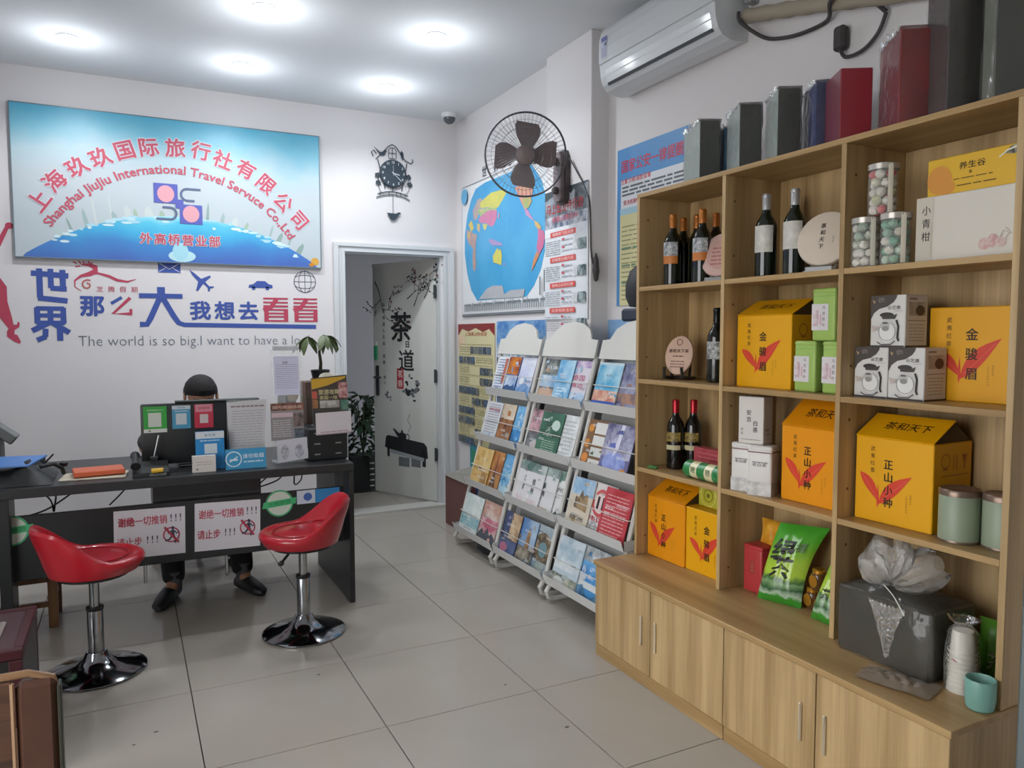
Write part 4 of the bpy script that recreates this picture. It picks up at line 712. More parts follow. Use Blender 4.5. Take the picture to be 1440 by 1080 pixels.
MAGS = [  # rack, tier (3 top), y fraction left->right (0..1), width, base, spec, label
 ('far', 3, .06, .15, '#d8d9dc', [('l', .1, .9, .9, 12, .07, .025, '#5a7cae'), ('r', .05, .0, .95, .2, ('#6d7684', '#c9ced2', 30.)), ('r', .7, .3, .95, .95, '#b06a5a')], 'white leaflet with blue print on the top tier of the farthest rack'),
 ('far', 3, .30, .17, '#3f6ca8', [S_(('#d98a2e', '#8a3b2a', 14.), .55), S_(('#5d85bd', '#d7e0e8', 9.), .0, .5), mtn('#34557f', .25)], 'autumn-leaf and blue mountain magazine on the top tier of the farthest rack'),
 ('far', 3, .60, .19, '#b9c2d8', [S_(('#b9c0dc', '#dfe3ea', 6.), .4), mtn(('#3f6fa8', '#8fb0d0', 14.), .35), TT('冰雪', .82, '#d5dce8')], 'pale sky and snow mountain magazine on the top tier of the farthest rack'),
 ('far', 2, .08, .20, '#c5c9ce', [('l', .1, .9, .92, 14, .065, .02, '#8f7f86'), TT('特价线路', .8, '#b04a55'), S_(('#9aa6b8', '#c9cdd2', 20.), 0, .2)], 'white price list on the second tier of the farthest rack'),
 ('far', 2, .42, .19, '#8a5a3c', [S_(('#b9a58c', '#d2c6b4', 10.), .6), S_(('#6d3f28', '#b07a4a', 16.), .1, .62), ('e', .5, .35, .3, .18, ('#4a2a20', '#a06a3c', 20.))], 'brown temple magazine on the second tier of the farthest rack'),
 ('far', 2, .76, .17, '#3d86c0', [S_(('#4a95cc', '#86bddc', 6.), .4), ('tv', '海岛', .5, .75, .14, .17, '#d5e4ee', .01, '#d5e4ee'), mtn('#2f6a9a', .2)], 'bright blue island magazine on the second tier of the farthest rack'),
 ('far', 1, .06, .24, '#c9a561', [S_(('#c09a52', '#d8bc80', 5.)), ('s', [(0, .45), (1, .38)], .006, '#a57f42'), ('s', [(.45, 1), (.55, 0)], .006, '#b08a4c'), ('r', .6, .1, .95, .4, ('#7d5a34', '#b98f52', 20.))], 'golden folded brochure on the third tier of the farthest rack'),
 ('far', 1, .47, .16, '#b07d4a', [S_(('#c48a48', '#8a4a2a', 9.), .45), ('p', [(.2, 0), (.45, .45), (.5, .95), (.55, .45), (.8, 0), (.62, 0), (.5, .25), (.38, 0)], '#4a3028'), S_(('#b9a98c', '#6a5a4c', 15.), 0, .12)], 'iron-tower sunset magazine on the third tier of the farthest rack'),
 ('far', 1, .74, .17, '#4a98cc', [S_(('#3f8fc8', '#8cc4e0', 5.), .3), S_(('#86b4cc', '#c9d8dc', 10.), 0, .3), ('s', [(.2, .35), (.4, .42), (.6, .36)], .006, '#26455c'), ('s', [(.5, .22), (.7, .28), (.85, .22)], .006, '#26455c')], 'blue sky magazine with birds on the third tier of the farthest rack'),
 ('far', 0, .06, .27, '#b9c7c2', [S_(('#a9bfbc', '#dde2de', 9.), .3), S_(('#4f95a2', '#b5cfcf', 8.), .15, .45), S_('#cfd3cf', 0, .2)], 'pale green lakeside brochure on the bottom tier of the farthest rack'),
 ('far', 0, .52, .25, '#c9b4ae', [S_(('#b88a74', '#d8c8c0', 8.), .6), S_(('#c0627a', '#d8b9b9', 11.), .3, .6), ('p', [(0, 0), (1, 0), (1, .2), (.8, .3), (.7, .22), (.55, .38), (.4, .25), (.25, .33), (.1, .2)], '#4a5058')], 'pink blossom and grey spires brochure on the bottom tier of the farthest rack'),
 ('middle', 3, .03, .21, '#5f666c', [S_(('#454a48', '#8b918e', 16.), .62), TT('日本', .8, '#d2d5d8', .6, .1), S_(('#7aa0c4', '#b9cad6', 7.), .34, .62), S_(('#8d7a68', '#c9a98a', 11.), 0, .3), ('e', .4, .22, .3, .12, '#c0a08c')], 'grey city magazine with blue sky band on the top tier of the middle rack'),
 ('middle', 3, .40, .17, '#6ba6cc', [S_(('#5f9fc9', '#a9cde0', 6.)), ('l', .2, .8, .35, 4, .07, .02, '#d8e4ea')], 'light-blue magazine on the top tier of the middle rack'),
 ('middle', 3, .62, .20, '#cfc9d2', [TT('泰国', .62, '#b0506a', .6, .14), TT('清迈', .45, '#c06078', .6, .1), S_(('#9fb9d2', '#d0dbe2', 8.), 0, .3), S_(('#8a6aa0', '#d2c4d4', 10.), .85), mtn('#5f84ac', .12)], 'white magazine with red title on the top tier of the middle rack'),
 ('middle', 2, .02, .21, '#6a4f54', [S_(('#50383c', '#c49aa4', 12.), .5), S_(('#3a3f42', '#7d8084', 16.), 0, .45), ('e', .5, .18, .25, .09, '#b9b0b0')], 'dark pink blossom magazine on the second tier of the middle rack'),
 ('middle', 2, .30, .24, '#2a5a4a', [S_(('#24503f', '#3c7058', 7.)), ('s', [(.2, .8), (.45, .9), (.4, .6), (.6, .75)], .006, '#d2dcd6'), ('s', [(.3, .55), (.5, .62), (.45, .45)], .005, '#c9d5ce'), ('e', .72, .72, .18, .12, '#b9cfc4'), ('l', .25, .85, .35, 6, .05, .014, '#a9c4b4')], 'dark green magazine with white brush writing on the second tier of the middle rack'),
 ('middle', 2, .66, .21, '#cdd0d0', [S_(('#c0c5c6', '#dcdede', 14.)), ('l', .15, .85, .85, 9, .085, .02, '#9aa0a6')], 'white speckled brochure on the second tier of the middle rack'),
 ('middle', 1, .02, .20, '#d2d1d3', [S_(('#3f5f58', '#a9b9b4', 8.), .78), ('tv', '江南', .5, .60, .15, .2, '#2c2f31', .02, '#2c2f31'), S_(('#c9b4ba', '#dcd8d8', 12.), 0, .22)], 'white brush-lettered brochure with green top, first on the third tier of the middle rack'),
 ('middle', 1, .26, .20, '#d2d1d3', [S_(('#4a6a62', '#b4c0bc', 8.), .80), ('tv', '桂林', .5, .60, .15, .2, '#2c2f31', .02, '#2c2f31'), S_(('#c9b9ba', '#dcd8d8', 12.), 0, .2)], 'white brush-lettered brochure with green top, second on the third tier of the middle rack'),
 ('middle', 1, .50, .20, '#d0d0d2', [S_(('#3c5a52', '#a9b9b4', 8.), .82), ('tv', '云南', .4, .60, .13, .18, '#33373a', .02, '#33373a'), ('r', .2, .05, .8, .13, '#b9a88c')], 'white brush-lettered brochure with green top, third on the third tier of the middle rack'),
 ('middle', 1, .72, .22, '#d4d5d4', [S_(('#5a7a70', '#c0ccc6', 6.), .8), TT('杭州', .60, '#2e3234', .7, .12), ('l', .3, .8, .48, 2, .05, .015, '#8a8f92'), ('p', [(.1, .2), (.35, .15), (.5, .2), (.35, .27)], '#8a6a48'), ('p', [(.6, .08), (.9, .08), (.75, .16)], '#4a5a5a')], 'white brochure with a small boat on the third tier of the middle rack'),
 ('middle', 0, .02, .20, '#3a4668', [('tv', 'AOA', .25, .86, .10, .15, '#c9ccd8', .02, '#c9ccd8'), ('r', .42, .4, 1, 1, ('#8a6a4c', '#c9b08c', 10.)), S_(('#2f3c60', '#59688c', 9.), 0, .38), ('e', .3, .2, .22, .1, '#b06a80')], 'navy magazine with brown statue on the bottom tier of the middle rack'),
 ('middle', 0, .32, .21, '#6d87a8', [S_(('#5a82b4', '#a9bfd2', 6.), .4), ('p', [(.5, .3), (.75, .3), (.72, .7), (.62, .85), (.54, .7)], ('#6a5440', '#b08a5c', 20.)), S_(('#45423c', '#a59c8a', 16.), 0, .38)], 'blue tower magazine on the bottom tier of the middle rack'),
 ('middle', 0, .62, .23, '#5d564c', [S_(('#8aa0ac', '#b4bfc2', 6.), .75), ('e', .55, .55, .42, .3, ('#3a3028', '#9c8a70', 22.)), ('e', .6, .5, .2, .16, '#6f8f96'), S_(('#4a6f90', '#9fa8a0', 9.), 0, .25)], 'dark stone arena magazine on the bottom tier of the middle rack'),
 ('near', 3, .03, .21, '#b9cbd2', [S_(('#3f9ac4', '#b9d8e0', 5.), .42, .95), S_(('#b8705a', '#d8b8a0', 12.), .2, .42), S_('#2f55a8', 0, .2)], 'sea-blue magazine with dark blue foot on the top tier of the nearest rack'),
 ('near', 3, .36, .22, '#5f6480', [S_(('#4a4a6c', '#9a9cb4', 10.)), S_(('#b98a6a', '#6a5a60', 14.), .2, .4)], 'dark purple magazine on the top tier of the nearest rack'),
 ('near', 2, .02, .24, '#7a5a3c', [('r', .3, .72, .75, .95, '#d2d2cc'), ('r', .3, .48, .75, .68, '#d0d2ce'), ('r', .3, .26, .75, .44, '#ccd0cc'), ('r', .3, .02, .75, .2, '#d0d0ca'), ('e', .15, .2, .12, .1, '#d0843c'), ('e', .12, .5, .1, .09, '#cc8a40'), ('e', .16, .82, .1, .08, '#c9882f'), ('r', .8, 0, 1, 1, ('#8a7a5c', '#4f6a4c', 14.))], 'magazine with white cards and orange flowers on the second tier of the nearest rack'),
 ('near', 2, .38, .24, '#6a6890', [S_(('#4f4c70', '#b4b4cc', 8.), .35), ('e', .5, .25, .4, .2, ('#5a6ab4', '#9aa8d8', 8.)), ('p', [(.5, 1), (.62, 1), (.55, .5), (.4, .35)], '#cfd0de'), ('e', .85, .1, .12, .08, '#d08a40')], 'violet waterfall magazine on the second tier of the nearest rack'),
 ('near', 1, .02, .20, '#c9bfae', [S_(('#6f9cc4', '#b9cdd8', 6.), .66), ('p', [(.25, .4), (.85, .35), (.8, .72), (.6, .66), (.5, .78), (.4, .6), (.25, .62)], ('#5a4a3c', '#a8906c', 20.)), TT('欧洲', .2, '#3a3a3c', .6, .1)], 'castle magazine on the third tier of the nearest rack'),
 ('near', 1, .26, .24, '#d4d1cf', [('e', .55, .62, .3, .27, '#c45a5c'), ('e', .55, .62, .22, .2, '#d8c4c0'), ('r', .42, .5, .5, .74, '#2f2c2c'), ('r', .6, .5, .68, .74, '#2f2c2c'), TT('韩国', .3, '#b0404c', .7, .11), ('l', .3, .8, .15, 3, .05, .015, '#8a8a8c')], 'white magazine with red ring and two dark pillars on the nearest rack'),
 ('near', 1, .58, .22, '#b23c44', [S_(('#a83038', '#c05058', 6.)), ('l', .1, .9, .85, 12, .065, .02, '#d0a09c')], 'red magazine on the third tier of the nearest rack'),
 ('near', 0, .02, .23, '#b4c4cc', [S_(('#8fa9b9', '#d5dcdf', 6.), .35), S_(('#55625a', '#b9b9a8', 16.), 0, .25), ('e', .3, .12, .2, .08, '#c9ccc8')], 'pale grey-blue magazine on the bottom tier of the nearest rack'),
 ('near', 0, .36, .25, '#4a8ac0', [S_(('#c4c9cc', '#8a9094', 14.), .72), S_(('#3f84c0', '#6fa9d4', 5.), .32, .72), ('tv', '山水', .5, .6, .1, .13, '#d5e0e8', .01, '#d5e0e8'), S_('#cdd0d0', .22, .34), mtn(('#2f5a84', '#6f98b4', 12.), .16)], 'white and blue landscape magazine on the bottom tier of the nearest rack'),
]
random.seed(11)
for k, (rk_, tier, f, wd, base, spec, lab) in enumerate(MAGS):
    yc = YC[rk_]; z = TZ[tier]; y0 = yc + .275 - f * .55
    wd = min(wd, y0 - (yc - .276)) * 1.; ht = .255; lean = .30
    off = .003 + .009 * (k % 3)
    lum = sum(lin(base)[:3]) / 3; spec = list(spec); tones = [s[-1][i] for s in spec if isinstance(s[-1], tuple) for i in (0, 1)] or [base, '#8f959b']
    for q in range(9 if lum < .5 else 5):   # busy little photographs and captions on the cover
        u, v = random.uniform(.04, .8), random.uniform(.03, .9); du, dv = random.uniform(.08, .3), random.uniform(.03, .10); c = random.choice(tones)
        if q % 3 == 0: spec.insert(random.randint(1, len(spec)) if len(spec) > 1 else 0, ('e', u + du / 2, v, du * .6, dv * .9, (c, random.choice(tones), 45., .16)))
        elif q % 3 == 1: spec.append(('p', [(u, v), (min(.98, u + du), v + random.uniform(-.02, .02)), (min(.98, u + du * .8), min(.98, v + dv)), (u + du * .2, min(.98, v + dv * .7))], (c, random.choice(tones), 70., .10)))
        else: spec.append(('l', u, min(.96, u + du * 1.5), v, 2, .028, .010, '#e0e2e2' if lum < .4 else '#6d7278'))
    o = (1.905 + rail_x(z) - .026 + off, y0, z + .003); vdir = (sin(lean), 0, cos(lean))
    sheet('magazine', lab, 'magazine', o, UR, wd, ht, base, spec, .005, 'magazines in the white racks', vdir, .28, 'cover_print')
m = MB(); m.b2(2.06, 2.30, 4.72, 5.14, 0, .36, mat('#6d4a44', rough=.7), .004); cbx = m.build('carton')
tag(cbx, 'brown carton with blue side on the floor between door frame and far rack', 'box')
m = MB(); m.b2(2.12, 2.30, 4.712, 4.72, .02, .34, mat('#2f4f9c', rough=.5)); m.text('C', 0, 0, .07, mat('#c9cfdc'), fr((2.17, 4.711, .28), (1, 0, 0), (0, 0, 1)), .02); m.build('blue_side', None, cbx)
m = MB(); m.add([(2.05, 5.15, .361), (2.31, 5.15, .361), (2.31, 4.72, .361), (2.05, 4.72, .361), (2.10, 5.0, .40), (2.24, 5.02, .43), (2.22, 4.84, .41), (2.09, 4.86, .40)], [(0, 1, 5, 4), (1, 2, 6, 5), (2, 3, 7, 6), (3, 0, 4, 7), (4, 5, 6, 7), (3, 2, 1, 0)], mat('#8d8b82', rough=.35)); m.build('crumpled_top', None, cbx)
m = MB(); m.lathe([(.10, 0), (.13, .03), (.12, .08), (.06, .11), (0, .115)], mat('#26282a', rough=.6), T(2.06, 4.30, 0) @ Matrix.Diagonal((.8, 1.3, .75, 1)), 16); tag(m.build('black_bag'), 'small black bag on the floor under the farthest rack', 'bag')
hb = thing('hanging_bag', 'black rounded bag hanging on the wall beside the notice poster', 'bag', (XN, 3.14, 1.50))
m = MB(); m.lathe([(0, 0), (.09, .01), (.115, .06), (.115, .12), (.09, .19), (.04, .225), (0, .23)], mat('#232629', rough=.6), T(-.09, 0, .02) @ Matrix.Diagonal((.7, 1.05, 1, 1)), 20); m.build('pouch', None, hb)
m = MB(); m.b2(-.16, -.005, -.14, .11, -.045, .02, mat('#2c3344', rough=.6), .012); m.build('lower_pocket', None, hb)
# ================================================================== WOODEN CABINETS, WORKTOP, DISPLAY SHELF
wv = wood('#8d7148', '#bfa376', 2); wh = wood('#8a6c42', '#ae9062', 1)
XC = 1.777; XS = 1.98; XB = 2.262; ZT = .418
def cabinet(label, y0, y1):
    t = thing('base_cabinet', label, 'cabinet', (XC, (y0 + y1) / 2, 0), 0, 'low wooden cabinets under the shelf'); h = (y1 - y0) / 2
    m = MB(); m.b2(.019, .48, -h, -h + .018, 0, .397, wv, .0008); m.b2(.019, .48, h - .018, h, 0, .397, wv, .0008); m.b2(.019, .48, -h + .018, h - .018, .05, .068, wh); m.b2(.465, .48, -h + .018, h - .018, .068, .397, wv); m.build('carcass', wv, t)
    m = MB(); m.b2(.004, .022, -h + .001, h - .001, 0, .052, wh, .001); m.build('plinth', wh, t)
    for s, ya, yb in ((1, .012, h - .001), (-1, -h + .001, .008)):
        m = MB(); m.b2(0, .018, ya, yb, .055, .394, wv, .0012); d = m.build('door', wv, t)
        yc = ya + .050 if s > 0 else yb - .035
        m = MB(); m.b2(-.010, .0005, yc - .005, yc + .005, .165, .285, mat('#d2c6ae', rough=.3, metal=.55), .003); m.build('handle', None, d)
    return t
cabinet('low oak cabinet with two doors, the far one by the magazine racks', 1.914, 2.703); cabinet('low oak cabinet with two doors, the near one under the wrapped black box', 1.119, 1.912)
m = MB(); m.b2(XC - .008, XB, 1.112, 2.709, ZT - .0195, ZT, wh, .0015); tag(m.build('worktop', wh), 'oak worktop running over both low cabinets', 'worktop')
sh = thing('display_shelf', 'tall open oak display shelf with twelve compartments on the worktop', 'shelf', (0, 0, 0))
TH = .018
for nm, yc in (('side_panel', 2.694), ('side_panel', 1.127), ('divider', 2.170), ('divider', 1.646)):
    m = MB(); m.b2(XS, XB, yc - TH / 2, yc + TH / 2, ZT + .0005, 1.972, wv, .0008); pnl = m.build(nm, wv, sh)
    m = MB()
    for z in (.50, .72, .90, 1.12, 1.29, 1.50, 1.68, 1.88):
        m.lathe([(0, .0015), (.005, .001), (.005, 0)], mat('#6d5336', rough=.6), T(XS + .045, yc - TH / 2, z, 0, R(90)), 8)
    if yc != 1.127: m.build('screw_cap', None, pnl)
m = MB(); m.b2(XS - .001, XB, 1.118, 2.703, 1.972, 1.990, wh, .001); m.build('top_panel', wh, sh)
m = MB(); m.b2(XB - .006, XB, 1.137, 2.684, ZT + .0005, 1.971, wv); m.build('back_panel', wv, sh)
CELL = ((2.1793, 2.6847), (1.6553, 2.1607), (1.1363, 1.6367)); ROW = (ZT, .810, 1.195, 1.592)
for z in ROW[1:]:
    for a, b in CELL:
        m = MB(); m.b2(XS + .001, XB - .006, a, b, z - TH, z, wh, .0008); m.build('shelf_board', wh, sh)

# ------------------------------------------------------------------ products; local front faces -y
def at(a, ang, wd, dp, z):
    q = R(ang); return (a[0] + cos(q) * wd / 2 - sin(q) * dp / 2, a[1] + sin(q) * wd / 2 + cos(q) * dp / 2, z)
def FRONT(wd, dp, z=0.): return fr((-wd / 2, -dp / 2, z), (1, 0, 0), (0, 0, 1))
def SIDE(wd, dp, z=0.): return fr((wd / 2, -dp / 2, z), (0, 1, 0), (0, 0, 1))
def tea_carton(label, a, ang, dp, z, name, hue, flap=.0, wd=.255, ht=.262, back=None):
    t = thing('tea_carton', label, 'box', at(a, ang, wd, dp, z), R(ang), 'yellow tea cartons')
    body = mat(hue, rough=.42, bump=.04); side = body
    m = MB(); m.box((0, 0, ht / 2), (wd, dp, ht), body, None, .0025); m.build('carton_body', body, t)
    dk = '#33250f'
    if len(name) == 3:
        spec = LEAVES() + [('tv', name, .50, .71, .135, .205, dk, .015, dk)]
    else:
        spec = LEAVES(.07, .57, .33, .24, .75, .60) + [('tv', name, .45, .70, .125, .148, dk, .015, dk)]
    spec += [('tv', '武夷红茶', .24, .865, .062, .085, '#5a4216', .008, '#5a4216'), ('tv', '福建武夷', .74, .385, .022, .03, '#8a6a1e'), ('tv', '山茶业有限公司', .69, .37, .022, .03, '#8a6a1e')]
    spec = [(s[:-1] if s[0] == 'tv' and len(s) == 9 else s) for s in spec]
    m = MB(); prints(m, FRONT(wd, dp), wd, ht, spec); m.build('front_print', None, t)
    m = MB(); c = '#a5601e'; prints(m, SIDE(wd, dp), dp, ht, [('o', .3, .80, .022, .003, c), ('r', .24, .70, .36, .72, c), ('r', .5, .70, .52, .86, c), ('r', .58, .70, .60, .86, c), ('p', [(.72, .86), (.86, .86), (.79, .74)], c), ('r', .775, .70, .805, .76, c), ('r', .2, .63, .9, .64, c), ('l', .2, .8, .5, 4, .05, .012, c)]); m.build('side_print', None, t)
    if flap:
        fh = flap; fl = dp * .55
        FMx = fr((-wd / 2, -dp / 2, ht), (1, 0, 0), (0, fl / math.hypot(fl, fh), fh / math.hypot(fl, fh))); L = math.hypot(fl, fh)
        m = MB(); m.box((wd / 2, L / 2, .0015), (wd, L, .003), body, FMx); f = m.build('top_flap', body, t)
        m = MB(); prints(m, FMx @ Matrix.Translation((0, 0, .003)), wd, L, [('tw', '茶和天下', .55, .52, .34, .58, '#4a3012')]); m.build('flap_print', None, f)
        m = MB(); m.add([(wd / 2 - .004, -dp / 2 + .004, ht + .001), (wd / 2 - .004, dp / 2 - .003, ht + .001), (wd / 2 - .004, -dp / 2 + fl, ht + fh - .004), (-wd / 2 + .004, -dp / 2 + .004, ht + .001), (-wd / 2 + .004, dp / 2 - .003, ht + .001), (-wd / 2 + .004, -dp / 2 + fl, ht + fh - .004)],
                        [(0, 1, 2), (5, 4, 3), (1, 4, 5, 2)], mat('#4f3c22', rough=.8)); m.build('shaded_inner_flap', None, t)  # opening under the flap filled dark brown to stand for the shade inside
    return t
YEL = '#dda006'; ORA = '#dd8e08'
tea_carton('yellow tea carton with open printed flap, on the third shelf above the wrapped box', (2.048, 1.627), -88.6, .185, .810, '正山小种', YEL, .062)
tea_carton('yellow tea carton beside the coffee-pot boxes on the second shelf', (2.138, 1.456), -88.6, .105, 1.195, '金骏眉', YEL, 0, .255, .272)
tea_carton('yellow tea carton beside the three green tins on the second shelf', (2.04, 2.152), -88.6, .19, 1.195, '金骏眉', YEL, .055)
tea_carton('orange tea carton with raised flap beside the white tins', (2.050, 1.934), -89.5, .19, .810, '正山小种', ORA, .085)
tea_carton('orange tea carton, far end of the worktop', (2.036, 2.680), -89.5, .19, ZT, '正山小种', ORA, .065, .246)
tea_carton('yellow tea carton under the lime and green tins, far end of worktop', (2.044, 2.432), -89.0, .19, ZT, '金骏眉', YEL, 0, .250)
# wine bottles
def bottle_mesh(capc, labelspec, labz=(.075, .165), glass='#12170f', neck=None):
    def f(name, label, loc, rz=0.):
        t = thing(name, label, 'bottle', loc, rz, 'wine bottles'); g = mat(glass, rough=.08, coat=.4)
        m = MB(); m.lathe([(.0, .004), (.03, .0), (.0365, .004), (.0375, .012), (.0375, .175), (.036, .19), (.030, .207), (.020, .222), (.0155, .234), (.0145, .25), (.0145, .290), (.012, .294), (0, .294)], g, None, 24); m.build('glass_body', g, t)
        m = MB(); c = mat(capc, rough=.28, metal=.55); m.lathe([(.0150, .240), (.0152, .296), (.013, .300), (0, .300)], c, None, 20, True, False); m.lathe([(.0165, .286), (.0165, .292)], c, None, 20, True, False); m.build('capsule', c, t)
        m = MB(); n = 14; vs = []; z0, z1 = labz
        for (za, zb, cc) in labelspec:
            vs = []; 
            for i in range(n + 1):
                a = -pi / 2 - 1.15 + 2.3 * i / n
                for z in (za, zb): vs.append((.0381 * cos(a), .0381 * sin(a), z))
            m.add(vs, [(2 * i, 2 * i + 2, 2 * i + 3, 2 * i + 1) for i in range(n)], colr(cc, .5), None, True)
        m.build('label', None, t)
        return t
    return f
FZ = -90 + 18
bA = bottle_mesh('#c07a3e', [(.092, .125, '#c07434'), (.125, .182, ('#5c6468', '#c9cdd0', 60.))])
b1 = bA('wine_bottle', 'wine bottle with copper cap and orange-white label, first in the top far compartment', (2.07, 2.572, 1.592), R(FZ))
dup(b1, 'wine bottle with copper cap and orange-white label, next to the pink tea cake', (2.085, 2.405, 1.592)); dup(b1, 'dark wine bottle standing behind the first copper-capped bottle', (2.17, 2.625, 1.592), R(60)); dup(b1, 'dark wine bottle half hidden between the two copper-capped bottles', (2.165, 2.53, 1.592), R(70)); dup(b1, 'dark wine bottle hidden behind the pink tea cake', (2.205, 2.46, 1.592), R(50))
bB = bottle_mesh('#b9babc', [(.090, .185, ('#b9b7b0', '#d2d0c8', 25.)), (.03, .09, '#2a2d28'), (.06, .0901, '#c9c8c2')][:1], glass='#101a12')
b2 = bB('wine_bottle', 'silver-capped wine bottle with grey label, nearer the divider on the top middle shelf', (2.07, 2.048, 1.592), R(FZ)); dup(b2, 'silver-capped wine bottle with grey label beside the round tea cake', (2.08, 1.925, 1.592)); dup(b2, 'silver-capped wine bottle standing behind the other two', (2.18, 2.02, 1.592), R(80))
bC = bottle_mesh('#1b1e1d', [(.095, .165, ('#3a3f3f', '#c4c6c4', 40.))], glass='#121713'); bC('wine_bottle', 'wine bottle with black cap and grey picture label beside the oval tea cake', (2.115, 2.345, 1.195), R(FZ))
bD = bottle_mesh('#a8242e', [(.085, .105, '#b9b08c'), (.12, .16, ('#1a1a18', '#b59a4a', 60.))], glass='#131110')
b3 = bD('wine_bottle', 'red-capped dark wine bottle at the far side of the third shelf', (2.10, 2.575, .810), R(FZ)); dup(b3, 'red-capped dark wine bottle behind the red packet', (2.16, 2.53, .810))
# tea cakes
def tea_cake(name, label, cat, loc, rz, rx, ry, thk, spec, stand, tilt=.28, face='#cdb7a8'):
    t = thing(name, label, cat, loc, rz); M = T(0, 0, .022 + ry * .97, 0, R(90) - tilt)
    m = MB(); m.lathe([(0, -thk), (.85, -thk), (.97, -thk * .7), (1, -thk * .35), (.97, 0), (.9, thk * .12), (0, thk * .2)], mat(face, rough=.6, bump=.25, bscale=40), M @ Matrix.Diagonal((rx, ry, 1, 1)), 32); c = m.build('cake', None, t)
    m = MB(); FMx = M @ fr((-rx, -ry, thk * .21), (1, 0, 0), (0, 1, 0)); prints(m, FMx, 2 * rx, 2 * ry, spec); m.build('wrapper_print', None, c)
    m = MB()
    if stand == 'clear':
        gm_ = mat('#c9ced0', rough=.1, alpha=.45)
        m.tube([(-.05, -.045, .004), (.05, -.045, .004), (.05, .055, .004), (-.05, .055, .004)], .004, gm_, 6, None, True); m.b2(-.045, .045, -.05, -.035, .002, .02, gm_, .002); m.tube([(-.04, -.02, .006), (-.04, .05, .09)], .004, gm_, 6); m.tube([(.04, -.02, .006), (.04, .05, .09)], .004, gm_, 6)
    else:
        bm2 = mat('#2a2725', rough=.45)
        for s in (-1, 1):
            m.tube([(s * .04, -.055, .055), (s * .042, -.05, .012), (s * .042, .02, .008), (s * .042, .065, .006)], .007, bm2, 6); m.tube([(s * .042, .015, .01), (s * .03, .06, .12)], .006, bm2, 6)
        m.tube([(-.042, .02, .01), (.042, .02, .01)], .006, bm2, 6)
    m.build('stand', None, t)
tea_cake('tea_cake', 'pinkish round tea cake leaning in the top far compartment', 'tea cake', (2.10, 2.312, 1.592), R(-72), .092, .092, .025, [('e', .5, .5, .33, .33, '#c09a92'), ('l', .3, .75, .62, 5, .09, .03, '#a5605c')], 'clear', .3, '#c9a9a0')
tea_cake('tea_cake', 'pale round tea cake with black brush writing on the top middle shelf', 'tea cake', (2.085, 1.800, 1.592), R(-72), .097, .097, .028, [('tv', '茶和天下', .46, .72, .095, .125, '#2d2622', .012, '#2d2622')[:-1], ('tv', '普洱茶', .66, .5, .03, .04, '#6a5a4e')], 'clear', .3, '#cfc2b2')
tea_cake('tea_cake', 'oval tea cake with small printing on a black stand, second shelf', 'tea cake', (2.10, 2.560, 1.195), R(-66), .065, .086, .022, [('o', .5, .82, .014, .003, '#7a4a40'), ('tw', '茶和天下茶', .5, .6, .1, .7, '#5a3f34'), ('l', .3, .7, .45, 1, .06, .03, '#7a5a4c'), ('l', .25, .75, .32, 3, .07, .025, '#8a6a5c')], 'black', .25, '#d0b09c')
# candy jars
def jar(label, loc, cols):
    t = thing('candy_jar', label, 'jar', loc, 0, 'clear jars of sweets'); rj = .0415; hj = .15
    m = MB(); m.lathe([(0, .001), (rj - .002, 0), (rj, .004), (rj, hj - .018), (rj - .003, hj - .014)], GLASS, None, 24, True, False); m.build('jar_body', GLASS, t)
    m = MB(); lm = mat('#b9b4ac', rough=.25, metal=.3); m.lathe([(rj + .001, hj - .018), (rj + .0015, hj - .002), (rj - .002, hj), (0, hj)], lm, None, 24, True, False); m.build('lid', lm, t)
    m = MB()
    for k in range(5):
        for i in range(5):
            a = i * pi / 2.5 + k * .55; r_ = .0245; c = mat(random.choice(cols), rough=.6, bump=.4, bscale=60)
            q = T(r_ * cos(a), r_ * sin(a), .016 + k * .026 + random.uniform(-.002, .002), random.random() * 3, random.random()); m.lathe([(0, -.0145), (.011, -.010), (.0150, 0), (.011, .010), (0, .0145)], c, q @ Matrix.Diagonal((1.05, .95, .95, 1)), 9)
    tag(m.build('sweets', None, t), kind='stuff')
    m = MB(); n = 4; vs = []
    for i in range(n + 1):
        a = -pi / 2 - .62 + .36 * i / n
        for z in (.004, hj - .004): vs.append(((rj + .0012) * cos(a), (rj + .0012) * sin(a), z))
    m.add(vs, [(2 * i, 2 * i + 2, 2 * i + 3, 2 * i + 1) for i in range(n)], mat('#e4dfcf', rough=.35), None, True); m.build('paper_seal', None, t)
jar('clear jar of white and grey sweets, bottom one next to the divider', (2.022, 1.592, 1.592), ('#d8d2c4', '#c9c4b8', '#b9bba8', '#d2ccc0', '#8fa08a'))
jar('clear jar of green and white sweets beside the white gift box', (2.022, 1.492, 1.592), ('#7fa48a', '#d2c9ba', '#5f9a78', '#cfc6b6', '#b9c9b4'))
jar('clear jar of red and cream sweets stacked on the two other jars', (2.024, 1.540, 1.7425), ('#d2ccc0', '#c04a4c', '#cfcab0', '#d8d0c4', '#b9bb8c'))
